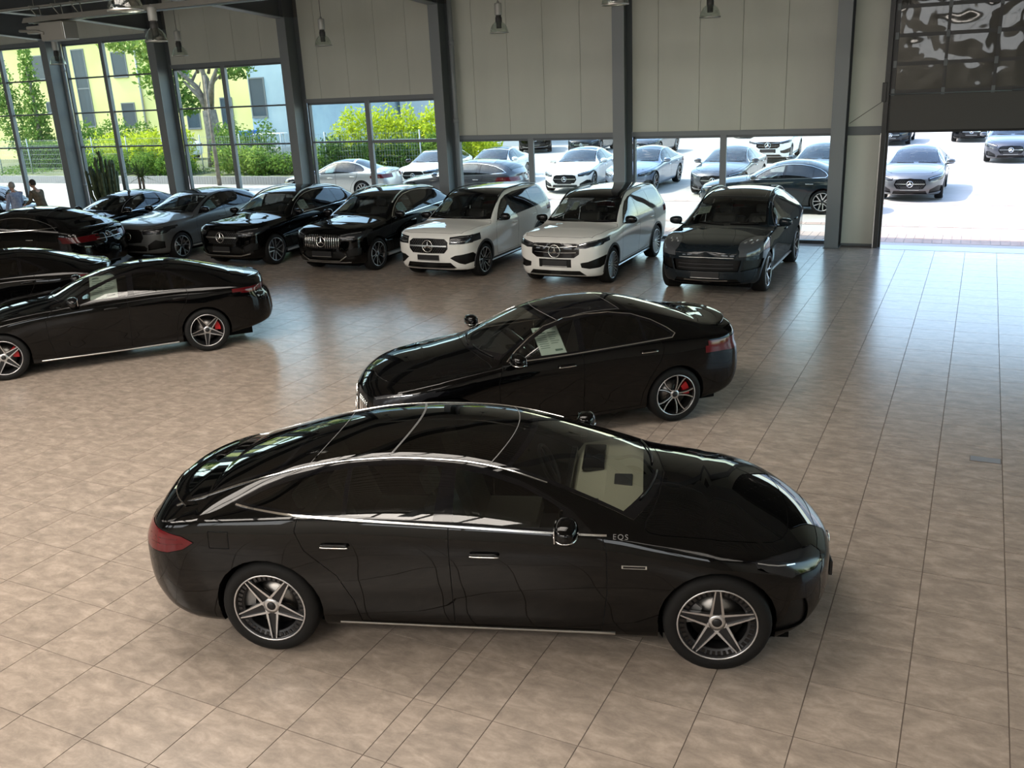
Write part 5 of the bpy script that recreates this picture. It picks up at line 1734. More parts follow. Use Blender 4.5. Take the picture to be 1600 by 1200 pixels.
for xx in (-1.93, 2.92):
    m_ = MB(); m_.box(xx - .05, xx + .10 if xx < 0 else xx + .05, .055, .12, 0, 7.0); m_.box(xx - .05, xx + .05, -.06, .055, 0, 7.0); m_.build('guide_rail', DARK, door)
    m_ = MB(); m_.box(xx - .06, xx - .045, -.07, -.05, 0, 2.5); m_.build('edge_strip', M['satin'], door)
m_ = MB(); m_.box(-2.02, -1.93, -.1, -.04, 3.15, 3.55, .01); m_.build('cable_bracket', DARK, door)
m_ = MB(); m_.tube([(-1.97, -.08, 3.18), (-2.64, -.06, 2.72)], .006, 5); m_.build('cable', DARK, door)
mb = MB(); mb.box(-1.98, 2.97, 21.93, 22.5, -.02, .004); o = mb.build('trim_2', pmat('threshold_metal', (.28, .28, .28), .35, .7)); o['kind'] = 'structure'

# ------------------------------------------------------------------ pendant lamps and heater
LG = glassmat('clear_dome', (.90, .92, .90), 1.5)
def pendant(x, y, label):
    t = empty('pendant_lamp', (x, y, 5.0)); tag(t, label, 'lamp', 'pendant lamps under the roof')
    if 'lamp' not in TM:
        d = {}
        a = MB(); a.lathe([(.212, 0), (.214, .012), (.206, .06), (.185, .13), (.150, .19), (.105, .235), (.075, .25), (.072, .246), (.10, .23), (.146, .185), (.18, .127), (.201, .06), (.206, .012), (.206, 0)], 26, close=True)
        d['glass_dome'] = (a.mesh('glass_dome', LG))
        a = MB(); a.lathe([(.214, -.004), (.219, .004), (.219, .016), (.213, .02)], 28, close=False); d['dome_rim'] = a.mesh('dome_rim', M['satin'])
        a = MB(); a.lathe([(0, .10), (.055, .10), (.06, .12), (.06, .20), (.075, .25), (.075, .34), (.062, .35), (.062, .40)], 16); d['lamp_holder'] = a.mesh('lamp_holder', pmat('holder_grey', (.06, .06, .06), .5))
        a = MB(); a.lathe([(0, .385), (.080, .385), (.086, .40), (.086, .62), (.08, .64), (.03, .65), (.02, .69), (0, .69)], 18); d['ballast_housing'] = a.mesh('ballast_housing', pmat('housing_grey', (.50, .51, .49), .4, .2))
        a = MB(); a.tube([(0, 0, .68), (0, 0, 2.2)], .006, 5); d['cable'] = a.mesh('cable', M['trim'])
        TM['lamp'] = d
    for k, me in TM['lamp'].items(): link(bpy.data.objects.new(k, me), t)
pendant(-15.2, 20.2, 'glass pendant lamp hanging in front of the cladding over the half height windows')
pendant(-10.2, 20.2, 'glass pendant lamp hanging before the cladding between the two middle columns')
pendant(-19.9, 20.0, 'glass pendant lamp hanging close to the wall right of the second tall column')
pendant(-5.3, 20.2, 'glass pendant lamp hanging before the cladding above the dark blue off-roader')
pendant(-24.4, 19.7, 'small distant glass pendant lamp in front of the tall windows at far left')
pendant(-14.8, 14.3, 'glass pendant lamp hanging below the end of the ceiling heater tube')
pendant(-9.75, 9.0, 'large near glass pendant lamp cut by the top edge beside the heater')
pendant(-5.35, 14.65, 'glass pendant lamp rim just showing at the top edge over a column')

t = empty('radiant_heater', (0, 15.0, 0)); tag(t, 'grey radiant tube heater hanging under the roof at upper left', 'heater')
HG = pmat('heater_grey', (.36, .36, .33), .45, .3)
m_ = MB(); m_.prism([(-.16, 5.66), (-.10, 5.76), (.10, 5.76), (.16, 5.66), (.15, 5.65), (.09, 5.74), (-.09, 5.74), (-.15, 5.65)], -19.3, 2, 'x'); m_.build('reflector_hood', HG, t)
m_ = MB(); m_.tube([(-19.2, -.05, 5.67), (2, -.05, 5.67)], .04, 10); m_.tube([(-19.2, .06, 5.67), (2, .06, 5.67)], .04, 10); m_.build('heater_tube', M['satin'], t)
m_ = MB(); m_.box(-18.72, -18.0, -.2, .2, 5.24, 5.62, .02); bx = m_.build('burner_box', HG, t)
m_ = MB(); m_.box(-19.25, -18.78, -.12, .12, 5.42, 5.58, .02); m_.tube([(-19.5, -.1, 5.5), (-18.9, -.14, 5.46), (-18.6, -.22, 5.40)], .03, 8); m_.build('gas_pipe', HG, bx)
m_ = MB(); m_.box(-18.01, -17.98, -.18, .18, 5.25, 5.6, .01); m_.build('cover_plate', M['satin'], bx)
for xx in (-18.9, -18.2, -17.6, -12.5, -8.5):
    m_ = MB()
    for s_ in (-.13, .13): m_.tube([(xx, s_ * .4, 5.76), (xx - .12, s_, 5.98)], .012, 5)
    m_.tube([(xx - .12, -.13, 5.98), (xx - .12, .13, 5.98)], .012, 5); m_.tube([(xx - .12, 0, 5.98), (xx - .12, 0, 7.3)], .006, 5)
    m_.build('hanger', HG, t)
t = empty('cable_tray', (0, 16.4, 6.12)); tag(t, 'pale perforated cable tray running below the dark roof beams', 'cable tray')
m_ = MB(); m_.box(-30, -16.6, -.1, .1, 0, .01); m_.box(-30, -16.6, -.1, -.09, 0, .05); m_.box(-30, -16.6, .09, .1, 0, .05); m_.build('tray', HG, t)
# ------------------------------------------------------------------ remapped car shapes
def remap(sp, fx=None, fz=None, **kw):
    fx = fx or (lambda x: x); fz = fz or (lambda z: z)
    X, Z = (lambda v: float(fx(v))), (lambda v: float(fz(v)))
    r = dict(sp)
    for k in ('zb', 'zt', 'zc'): r[k] = [(X(a), Z(b)) for a, b in sp[k]]
    for k in ('wr', 'crown'): r[k] = [(X(a), b) for a, b in sp[k]]
    def P(view, poly): return [((X(a) if view in ('side', 'top') else a), (Z(b) if view != 'top' else b)) for a, b in poly]
    if 'dlo' in sp: r['dlo'] = P('side', sp['dlo']); r['panes'] = [(P('side', p), f) for p, f in sp['panes']]
    for k in ('ws', 'rw'):
        if k in sp: a = sp[k]; r[k] = (X(a[0]), X(a[1])) + tuple(a[2:])
    if sp.get('roof'): r['roof'] = [(X(a[0]), X(a[1])) + tuple(a[2:]) for a in sp['roof']]
    for k in ('head', 'tail'):
        if sp.get(k): r[k] = [(v, P(v, p)) for v, p in sp[k]]
    for k in ('drl', 'tdrl'):
        if sp.get(k): r[k] = [(v, P(v, p), w) for v, p, w in sp[k]]
    if sp.get('front'): r['front'] = [(n, v, P(v, p), m, o, md) for n, v, p, m, o, md in sp['front']]
    if sp.get('clad'): r['clad'] = [(n, v, P(v, p), m, md, o) for n, v, p, m, md, o in sp['clad']]
    if sp.get('doors'): r['doors'] = [P('side', p) for p in sp['doors']]
    for k in ('lids', 'flaps'):
        if sp.get(k): r[k] = [(n, v, P(v, p)) for n, v, p in sp[k]]
    for k in ('strips', 'cstrips'):
        if sp.get(k): r[k] = [(n, v, P(v, p), w, h, m) for n, v, p, w, h, m in sp[k]]
    r['handles'] = [(X(a), Z(b)) for a, b in sp['handles']]
    r['mirror'] = (X(sp['mirror'][0]), Z(sp['mirror'][1]))
    if sp.get('spx'): a = sp['spx']; r['spx'] = (X(a[0]), a[1], a[2])
    if sp.get('rails'): a = sp['rails']; r['rails'] = (X(a[0]), X(a[1]), a[2])
    r['fo'] = X(sp['fo']); r['wb'] = X(sp['fo'] + sp['wb']) - r['fo']; r['L'] = X(sp['L'])
    r.update(kw)
    return r

HERO2 = remap(SALOON, pchip([(0, 0), (.88, .90), (1.78, 1.60), (2.70, 2.45), (3.6, 3.25), (3.755, 3.62 - .0), (4.0, 3.74), (4.33, 4.18), (4.79, 4.66)]) if False else pchip([(0, 0), (.88, .89), (1.5, 1.36), (1.78, 1.60), (2.70, 2.44), (3.6, 3.26), (4.0, 3.62), (4.33, 4.12), (4.79, 4.68)]),
              pchip([(0, 0), (.3, .3), (.6, .61), (.8, .845), (.96, 1.005), (1.1, 1.12), (1.32, 1.345), (1.5, 1.5)]),
              wb=2.73, hbar=None, pins=None, bars=(16, .37, .39, .64), plate=None, R=.335, spoiler='duck')
HERO2['handles'] = [(2.26, .885), (3.27, .925)]
HERO2['spx'] = (4.58, .66, .035)
HERO2['doors'] = [[(1.52, .26), (1.46, .55), (1.46, .80), (1.52, .965), (2.46, .99), (2.47, .80), (2.46, .26)],
                  [(2.46, .26), (2.47, .80), (2.46, .99), (3.42, 1.02), (3.46, .94), (3.42, .80), (3.28, .60), (3.20, .42), (3.17, .26)]]
GT = remap(GT, pchip([(0, 0), (.9, .90), (1.65, 1.60), (2.0, 1.97), (2.85, 2.77), (3.68, 3.42), (4.28, 3.88), (4.72, 4.60), (5.05, 5.02)]),
           pchip([(0, 0), (.3, .3), (.6, .60), (.8, .855), (.95, 1.02), (1.03, 1.08), (1.2, 1.22), (1.33, 1.355), (1.43, 1.435)]), wb=2.95)
GT['doors'] = [[(1.62, .25), (1.56, .55), (1.56, .84), (1.68, .985), (2.74, 1.035), (2.74, .8), (2.70, .25)],
               [(2.70, .25), (2.74, .8), (2.74, 1.035), (3.62, 1.065), (3.64, .97), (3.58, .83), (3.46, .66), (3.40, .46), (3.38, .25)]]
GT['zc'] = [(0, .64), (.06, .71), (.2, .78), (.5, .87), (.9, .945), (1.3, 1.0), (1.62, 1.04), (1.9, 1.16), (2.2, 1.285), (2.45, 1.36), (2.7, 1.405), (3.0, 1.435), (3.3, 1.435), (3.6, 1.40), (3.9, 1.33), (4.2, 1.24), (4.5, 1.15), (4.75, 1.09), (4.9, 1.06), (5.02, 1.0)]
HERO2['zc'] = [(0, .685), (.05, .76), (.15, .82), (.4, .89), (.8, .955), (1.1, .985), (1.36, 1.02), (1.6, 1.14), (1.9, 1.275), (2.15, 1.36), (2.4, 1.41), (2.7, 1.44), (3.0, 1.435), (3.3, 1.39), (3.6, 1.31), (3.9, 1.21), (4.15, 1.125), (4.35, 1.085), (4.55, 1.07), (4.68, 1.02)]
GT['handles'] = [(2.49, .90), (3.50, .93)]
GT['strips'] = [('sill_chrome', 'side', [(1.40, .215), (2.5, .205), (3.40, .215)], .022, .008, 'satin'),
                ('quarter_trim', 'side', [(3.44, 1.08), (3.43, 1.30)], .012, .005, 'gloss')]
EQE = remap(D(EQS, tailmat='reddark'), pchip([(0, 0), (.855, .855), (4.065, 3.975), (4.6, 4.45), (5.216, 4.95)]), pchip([(0, 0), (.3, .3), (.7, .72), (1.0, 1.06), (1.3, 1.39), (1.52, 1.60)]), cabin='leather', dashmat='cabin',
            tail=[('rear', [(.42, .94), (.60, .96), (.95, 1.0), (.95, .86), (.70, .86), (.46, .90)]), ('side', [(4.45, .93), (4.52, .98), (4.93, 1.0), (4.94, .86), (4.7, .86)])],
            cstrips=[('tail_chrome', 'rear', [(.0, .875), (.42, .885)], .016, .006, 'satin')],
            tdrl=[], star=(.96, .06, 'rear'), wheel='five', plate=None)
EQE['strips'] = [s for s in EQE['strips'] if s[0] != 'roof_chrome'] + [('window_chrome', 'side', [(1.72, 1.05), (2.0, 1.215), (2.2, 1.30), (2.45, 1.37), (2.74, 1.412), (3.02, 1.42), (3.3, 1.405), (3.59, 1.36), (3.83, 1.30), (4.02, 1.24), (4.19, 1.15)], .018, .006, 'chrome')]
CLA = remap(SALOON, pchip([(0, 0), (.88, .90), (1.78, 1.68), (2.70, 2.52), (3.6, 3.36), (4.0, 3.72), (4.33, 4.2), (4.79, 4.69)]), None, wb=2.73, wheel='five', tw=.225)
SHOOT = remap(SALOON, pchip([(0, 0), (.88, .90), (1.78, 1.68), (2.70, 2.52), (3.6, 3.36), (4.0, 3.85), (4.33, 4.2), (4.79, 4.69)]), None, wb=2.73, spoiler=None,
    zc=[(0, .68), (.05, .74), (.15, .79), (.4, .855), (.8, .92), (1.15, .965), (1.42, 1.00), (1.7, 1.13), (2.0, 1.26), (2.25, 1.345), (2.5, 1.395), (2.8, 1.43), (3.1, 1.435), (3.5, 1.42), (3.9, 1.38), (4.2, 1.31), (4.4, 1.20), (4.55, 1.07), (4.69, .98)],
    wr=[(0, .62), (.9, .72), (1.4, .775), (1.7, .70), (2.1, .62), (2.6, .575), (3.1, .56), (3.9, .56), (4.3, .60), (4.69, .66)],
    crown=[(0, .03), (.8, .06), (1.42, .09), (2.0, .09), (2.6, .07), (3.8, .06), (4.69, .03)])
SHOOT['dlo'] = [(1.68, .955), (1.82, 1.045), (2.0, 1.15), (2.2, 1.24), (2.45, 1.30), (2.8, 1.325), (3.2, 1.32), (3.6, 1.28), (3.9, 1.22), (4.15, 1.13), (4.3, 1.05), (3.4, .995), (2.5, .965)]
SHOOT['panes'] = [([(1.82, .975), (1.83, 1.04), (2.0, 1.135), (2.2, 1.222), (2.45, 1.283), (2.54, 1.295), (2.52, .985)], True), ([(2.6, .987), (2.62, 1.30), (2.8, 1.31), (3.2, 1.303), (3.34, 1.295), (3.34, 1.0)], False), ([(3.39, 1.004), (3.39, 1.29), (3.6, 1.265), (3.9, 1.205), (4.1, 1.13), (4.24, 1.055)], False)]
SHOOT['strips'] = [('window_chrome', 'side', [(1.66, .945), (1.82, 1.055), (2.0, 1.163), (2.2, 1.253), (2.45, 1.313), (2.8, 1.338), (3.2, 1.333), (3.6, 1.293), (3.92, 1.232), (4.17, 1.14), (4.33, 1.045), (3.4, .983), (2.5, .953), (1.68, .938)], .016, .006, 'chrome')]
SHOOT['rw'] = (3.75, 4.45, .06, -.02, .05)
SHOOT['lids'] = [l for l in SHOOT['lids'] if l[0] == 'bonnet']
HATCH = D(GLA, wb=2.729, L=4.42, W=.90, R=.33)
HATCH = remap(GLA, None, pchip([(0, 0), (.3, .24), (.7, .62), (1.0, .89), (1.2, 1.08), (1.56, 1.43)]), R=.325, W=.90, bars=None, hbar=(.61, .42, .03), star=(.60, .085, 'front'), strips=[])
ECLASS = remap(SALOON, pchip([(0, 0), (.88, .88), (3.755, 3.84), (4.79, 4.95)]), None, W=.94, wb=2.96)
EQA = D(EQB, L=4.46, roof=[(2.08, 3.3, .08, .02, .075, 'gloss')], rails=(1.9, 3.5, 'satin'),
    zc=[(0, .91), (.04, .97), (.12, 1.01), (.3, 1.04), (.7, 1.07), (1.1, 1.10), (1.30, 1.12), (1.55, 1.25), (1.75, 1.36), (1.95, 1.46), (2.12, 1.53), (2.35, 1.58), (2.7, 1.60), (3.2, 1.59), (3.6, 1.54), (3.9, 1.45), (4.1, 1.34), (4.3, 1.2), (4.46, 1.08)],
    dlo=[(1.58, 1.07), (1.72, 1.17), (1.90, 1.28), (2.08, 1.38), (2.3, 1.45), (2.7, 1.48), (3.2, 1.47), (3.5, 1.42), (3.75, 1.32), (3.85, 1.2), (3.4, 1.14), (2.6, 1.10)],
    panes=[([(1.74, 1.10), (1.75, 1.17), (1.90, 1.265), (2.08, 1.36), (2.3, 1.43), (2.48, 1.45), (2.48, 1.12)], True), ([(2.56, 1.12), (2.56, 1.455), (2.8, 1.46), (3.2, 1.45), (3.36, 1.42), (3.36, 1.155)], False)])

def chaikin(poly, n=2):
    for _ in range(n):
        q = []
        for i in range(len(poly)):
            a, b = poly[i], poly[(i + 1) % len(poly)]
            q += [(a[0] * .75 + b[0] * .25, a[1] * .75 + b[1] * .25), (a[0] * .25 + b[0] * .75, a[1] * .25 + b[1] * .75)]
        poly = q
    return poly
for sp in (EQS, HERO2, GT, EQE):
    # round off the bonnet outline, keeping its centre line edge
    for i, (n, v, p) in enumerate(sp['lids']):
        if n == 'bonnet':
            full = p[1:-1]
            q = [p[0]]
            for k in range(len(p) - 1):
                a, b = p[k], p[k + 1]
                q += [(a[0] * .75 + b[0] * .25, a[1] * .75 + b[1] * .25), (a[0] * .25 + b[0] * .75, a[1] * .25 + b[1] * .75)]
            q.append(p[-1]); q[1] = (p[0][0] + .002, q[1][1]);
            sp['lids'][i] = (n, v, q)

# ------------------------------------------------------------------ placing the cars
def place(car, sp, hub, hdg, side, which='f'):
    h = math.radians(hdg); u = Vector((math.cos(h), math.sin(h), 0)); l = Vector((-u.y, u.x, 0))
    p = Vector((hub[0], hub[1], 0)) - l * side * (sp['W'] - .018)
    p -= u * (sp['wb'] / 2) * (1 if which == 'f' else -1)
    car.location = p; car.rotation_euler = (0, 0, h)
def at(car, x, y, hdg):
    car.location = (x, y, 0); car.rotation_euler = (0, 0, math.radians(hdg))
def name(car, label, cat='car', group='cars in the showroom'):
    tag(car, label, cat, group)
    bpy.context.view_layer.update()

eqs = make_car(EQS); place(eqs, EQS, (-1.287, 5.421), 18.15, -1)
name(eqs, 'large black fastback saloon with glass roof and five-spoke alloy wheels, nearest car')
hero2 = make_car(HERO2); place(hero2, HERO2, (-2.94, 10.02), -136.5, 1, 'r')
name(hero2, 'black saloon with chrome window line and boot spoiler behind the nearest car')
gt = make_car(GT); place(gt, GT, (-10.90, 10.66), -130.7, 1, 'r')
name(gt, 'black four-door coupe with red brake calipers at the left edge')
gt2 = copy_tree(gt); gt2.location = gt.location + Vector((-3.88, .22, 0)); gt2['proto'] = gt.name
name(gt2, 'black four-door coupe seen only as roof and rear, behind the one with red calipers')
eqe = make_car(EQE); at(eqe, -20.8, 14.88, -169)
name(eqe, 'black fastback saloon showing its rear with tail light strip, in front of the grey crossover')
row = []
for nm, sp, hub, lab in (('gla', D(GLA, paint='mattegrey'), -17.99, 'satin grey crossover with black mirrors, first sport utility from the left in the wall row'),
        ('glc', SUV, -14.94, 'black sport utility with silver grille bar in the wall row'),
        ('glca', GLCA, -12.0, 'black sport utility with vertical chrome grille bars in the wall row'),
        ('glb', BOXY, -9.26, 'white boxy sport utility with black ten-spoke wheels and studded grille'),
        ('eqb', EQB, -6.37, 'white boxy sport utility with closed black grille and bright multi-spoke wheels'),
        ('cay', CAYENNE, -3.31, 'dark blue-grey sport utility with round headlamps at the right end of the wall row')):
    c = make_car(sp); place(c, sp, (hub, 17.2), -90, 1); name(c, lab); row.append((c, sp))
blk = make_car(D(SALOON, detail=0)); at(blk, -22.25, 19.0, -90)
name(blk, 'black saloon with chrome window frame beside the grey crossover, by the tall windows')
far = copy_tree(blk); far['proto'] = blk.name; at(far, -29.2, 20.2, -20)
name(far, 'dark saloon with bright windscreen at far left behind the two standing people')

# outside ------------------------------------------------------------
G_OUT = 'cars parked outside'
SW = {'black_paint': None}
def recolor(o, pk):
    for ch in [o] + list(o.children_recursive):
        if ch.type == 'MESH':
            for sl in ch.material_slots:
                if sl.material and sl.material.name.endswith('_paint'):
                    sl.link = 'OBJECT'; sl.material = M[pk]
def out(sp_car, x, y, h, label, pk):
    c = copy_tree(sp_car)
    recolor(c, pk)
    c['proto'] = sp_car.get('proto', sp_car.name)
    at(c, x, y, h); name(c, label, group=G_OUT)
    return c
cla = make_car(D(CLA, detail=0)); at(cla, -21.9, 29.3, -172.4)
recolor(cla, 'silver'); name(cla, 'silver coupe-like saloon parked broadside outside the half height windows', group=G_OUT)
shoot = make_car(D(SHOOT, detail=0)); at(shoot, -16.2, 28.65, -178); recolor(shoot, 'darkgrey')
name(shoot, 'dark grey estate with sloping roof parked broadside outside, left of the white saloon', group=G_OUT)
hatch = make_car(D(HATCH, detail=0)); at(hatch, -20.0, 33.3, -84); recolor(hatch, 'white')
name(hatch, 'white hatchback outside facing the hall, just behind the silver saloon', group=G_OUT)
coupe = out(cla, -17.6, 34.0, -82, 'white coupe with black roof outside, half hidden behind the dark estate', 'white')
csal = out(blk, -13.5, 33.15, -84, 'white saloon outside facing the hall, framed between two window posts', 'white')
out(blk, -11.06, 33.3, -90, 'pale blue-grey saloon outside, first car right of the column beside the white saloon', 'bluegrey')
out(blk, -7.84, 32.9, -90, 'dark grey saloon outside behind the window post, nose toward the hall', 'darkgrey')
out(cla, -5.2, 27.95, 180, 'dark blue saloon parked broadside right outside the last window', 'darkblue')
out(blk, -4.85, 33.7, -90, 'grey saloon outside whose windscreen shows above the broadside dark blue one', 'grey')
eqa = make_car(D(EQA, detail=0)); at(eqa, -8.4, 44.1, -88); name(eqa, 'white crossover far outside above the grey saloon, facing the hall', group=G_OUT)
out(blk, -15.4, 47.6, -90, 'dark grey saloon in the far outside row, above the blue-grey one', 'darkgrey')
suv2 = copy_tree(row[1][0]); at(suv2, -23.4, 50.4, -66); name(suv2, 'black sport utility in the far outside row above the white coupe', group=G_OUT)
out(blk, -19.4, 49.3, -84, 'dark blue saloon in the far outside row directly above the white saloon', 'darkblue')
out(blk, -1.78, 32.2, -90, 'grey saloon standing outside in the open doorway, nose toward the hall', 'grey')
ecl = make_car(D(ECLASS, detail=0)); at(ecl, 1.05, 43.75, -90); recolor(ecl, 'darkgrey'); name(ecl, 'dark grey saloon with oval grille outside at the right edge of the doorway', group=G_OUT)
out(blk, -4.1, 52.9, -90, 'black saloon far outside, only its bumper showing under the raised door', 'darkblue')
out(blk, -.5, 54.4, -90, 'black saloon far outside behind the one at the right edge, lower corner showing', 'black')
out(blk, -16.9, 62.6, -90, 'black car far outside, a sliver above the grey saloon behind the window post', 'black')
suv3 = copy_tree(row[2][0]); at(suv3, -12.7, 59.6, -90); name(suv3, 'black sport utility far outside left of the white crossover, only tyres and bumper showing', group=G_OUT)

# price sheets
bpy.context.view_layer.update()
price_sheet(gt, 'side', 2.42, 1.06, .40, .24, 1, 'printed price sheet in the side window of the coupe with red calipers')
price_sheet(hero2, 'side', 2.14, 1.03, .30, .235, 1, 'pale green printed price sheet in the front window of the chrome-lined black saloon')
price_sheet(row[0][0], 'side', 2.15, 1.12, .34, .22, 1, 'price sheet in the side window of the grey crossover', 'papercyan')
price_sheet(row[1][0], 'side', 2.2, 1.16, .30, .22, 1, 'price sheet in the side window of the black sport utility with silver grille bar')
price_sheet(row[2][0], 'side', 2.15, 1.16, .34, .2, 1, 'price sheet in the side window of the black sport utility with vertical bars', 'papercyan')
price_sheet(row[1][0], 'top', 1.62, .42, .22, .25, -1, 'price sheet behind the windscreen of the black sport utility with silver grille bar')
price_sheet(row[2][0], 'top', 1.62, .42, .22, .22, -1, 'price sheet behind the windscreen of the black sport utility with vertical bars')
price_sheet(row[3][0], 'top', 1.58, .42, .2, .30, -1, 'price sheet behind the windscreen of the white car with studded grille')
price_sheet(row[4][0], 'top', 1.60, .48, .20, .30, -1, 'larger of two price sheets behind the windscreen of the white car with closed grille')
price_sheet(row[4][0], 'top', 1.66, .22, .13, .22, -1, 'smaller of two price sheets behind the windscreen of the white car with closed grille')
price_sheet(row[5][0], 'top', 1.84, .42, .24, .20, -1, 'price sheet behind the windscreen of the dark blue-grey sport utility')
price_sheet(row[5][0], 'side', 2.3, 1.16, .24, .2, 1, 'price sheet in the side window of the dark blue-grey sport utility')
price_sheet(cla, 'side', 2.25, 1.0, .34, .24, 1, 'blue-tinted price sheet in the window of the silver saloon outside', 'papercyan')

# lettering on the front wing of the nearest car
tx = bpy.data.curves.new('badge_lettering', 'FONT'); tx.body = 'EQS'; tx.size = .052; tx.extrude = .0015; tx.space_character = 1.25
tx.materials.append(M['satin'])
b = BODIES[eqs.name]
p, n = b.hit('side', 1.50, .985)
_t = bpy.data.objects.new('badge_text', tx); COL.objects.link(_t); bpy.context.view_layer.update()
_me = bpy.data.meshes.new_from_object(_t.evaluated_get(bpy.context.evaluated_depsgraph_get())); bpy.data.objects.remove(_t)
_me.materials.clear(); _me.materials.append(M['stud'])
o = link(bpy.data.objects.new('badge_lettering', _me), eqs)
nv = Vector((n.x, -n.y, n.z)).normalized()
ux = Vector((1, 0, 0)); ux = (ux - nv * ux.dot(nv)).normalized(); uy = nv.cross(ux)
p2 = Vector((p.x - .06, -p.y, p.z)) + nv * .004
o.matrix_local = Matrix(((ux.x, uy.x, nv.x, p2.x), (ux.y, uy.y, nv.y, p2.y), (ux.z, uy.z, nv.z, p2.z), (0, 0, 0, 1)))
# small wing badge plate
m_ = MB(); b.ribbon(m_, [(1.33, .80), (1.50, .80)], 'side', .028, .003, -1); m_.build('wing_badge', M['satin'], eqs)
m_ = MB(); b.ribbon(m_, [(1.34, .80), (1.49, .80)], 'side', .018, .004, -1); m_.build('wing_badge_inlay', M['gloss'], eqs)
# ------------------------------------------------------------------ outside: ground, kerb, buildings
CONC = noisy(pmat('pale_paving', (.45, .42, .39), .85), (.345, .315, .28), (.41, .38, .35), .5, 8, .6)
GRASSB = noisy(pmat('planting_soil', (.1, .12, .05), .95), (.07, .09, .03), (.17, .17, .08), 1.2, 6, .6)
mb = MB(); mb.box(-110, 60, 22.45, 120, -.3, -.02); o = mb.build('ground', CONC); o['kind'] = 'structure'
# bands of reddish pavers laid in front of the hall
PAV = noisy(pmat('reddish_pavers', (.5, .38, .32), .85), (.33, .235, .195), (.42, .32, .275), 1.5, 4, .6)
pv = empty('paving', (0, 0, 0)); pv['kind'] = 'structure'
m_ = MB()
for (ya, yb, xa, xb, w, d) in ((22.95, 23.55, -8, 8, .2, .6), (23.56, 24.2, -8, 8, .2, .64), (25.3, 25.7, -30, 10, .4, .4), (29.4, 29.8, -30, 10, .4, .4)):
    x = xa
    while x < xb:
        m_.box(x + .006, x + w - .006, ya + .004, yb - .004, -.05, -.012 + random.uniform(-.0015, .0015)); x += w
o = m_.build('pavers', PAV, pv); o['kind'] = 'stuff'
m_ = MB(); m_.box(-30, 10, 22.5, 22.93, -.1, -.013); m_.build('edge_slab', pmat('edge_concrete', (.40, .38, .36), .8), pv)
# planting bed with palisade kerb
mb = MB(); mb.box(-100, -21.5, 33.2, 44, -.1, .28); bed = mb.build('planting_bed', GRASSB); bed['kind'] = 'structure'
KERB = pmat('grey_palisade', (.33, .31, .29), .9)
t = empty('palisade_kerb', (0, 33.1, 0)); tag(t, 'low grey palisade kerb of small concrete posts in front of the planting', 'kerb')
m_ = MB()
x = -60.0
while x < -21.4:
    m_.box(x + .006, x + .155, -.08, .08, -.02, .34 + random.uniform(-.01, .01)); x += .16
o = m_.build('kerb_stones', KERB, t); o['kind'] = 'stuff'
mb = MB(); mb.box(-110, -30, 44.05, 45.8, -.01, .06); o = mb.build('side_path', pmat('path_grey', (.35, .33, .31), .9)); o['kind'] = 'structure'

YEL = noisy(pmat('yellow_render', (.62, .58, .26), .85), (.74, .67, .25), (.80, .73, .30), .35, 5, .6)
WHT = pmat('white_parapet', (.75, .75, .74), .7)
WIN = pmat('outside_window_glass', (.06, .085, .105), .12, spec=.15)
WFR = pmat('outside_window_frame', (.16, .17, .17), .5)
def building(label, nm, x0, x1, y0, y1, z1, matw, wins, eave=None):
    t = empty(nm, (x0, y0, 0)); tag(t, label, 'building')
    m_ = MB(); m_.box(0, x1 - x0, 0, y1 - y0, -.2, z1); m_.build('wall', matw, t)
    if eave: m_ = MB(); m_.box(-.15, x1 - x0 + .15, -.15, y1 - y0, z1, z1 + eave); m_.build('roof_edge', WHT, t)
    for (a, b_, c, d) in wins:
        f = MB(); w = .07
        a -= x0; b_ -= x0
        f.box(a - w, b_ + w, -.04, .02, c - w, c); f.box(a - w, b_ + w, -.04, .02, d, d + w); f.box(a - w, a, -.04, .02, c, d); f.box(b_, b_ + w, -.04, .02, c, d)
        f.box(a - w, b_ + w, -.09, .02, c - w - .04, c - w)
        if d - c > 3: f.box(a, b_, -.03, .02, (c + d) / 2 - .04, (c + d) / 2 + .04)
        fr = f.build('window', WFR, t)
        g = MB(); g.box(a, b_, -.012, .01, c, d); g.build('pane', WIN, fr)
    return t
yb = building('yellow rendered building with narrow windows beyond the hedges', 'yellow_building', -76, -40.1, 46, 60, 7.65, YEL,
    [(-55.5, -54.4, 2.3, 7.2), (-59.6, -58.0, 5.55, 7.0), (-51.8, -50.6, 5.4, 6.85), (-51.6, -50.5, 2.2, 3.65), (-58.9, -57.9, 3.3, 3.95), (-42.95, -42.1, 2.0, 3.7), (-46.5, -45.3, 5.2, 6.8), (-66, -64.6, 5.4, 6.9), (-66, -64.6, 2.3, 3.8), (-45.9, -44.9, 2.0, 3.0)], .5)
m_ = MB(); m_.tube([(-49.6 + 76, -.08, .3), (-49.6 + 76, -.08, 7.6)], .07, 8); m_.build('drain_pipe', pmat('drain_grey', (.35, .34, .32), .6), yb)
BLU = noisy(pmat('pale_blue_render', (.36, .46, .50), .8), (.33, .42, .47), (.42, .52, .55), .5, 5)
building('pale blue building with one dark framed window right of the yellow one', 'blue_building', -39.88, -35.3, 45.2, 58, 7.0, BLU, [(-39.75, -38.7, 2.6, 4.75)], .2)
GRW = pmat('pale_grey_render', (.55, .57, .57), .8)
building('low pale grey building behind the lime green bushes', 'grey_building', -34.9, -26, 54, 64, 6.2, GRW, [(-33.5, -32.0, 3.6, 4.6), (-29, -27.5, 3.6, 4.6)], .25)
SHED = pmat('pale_shed_cladding', (.5, .52, .54), .6)
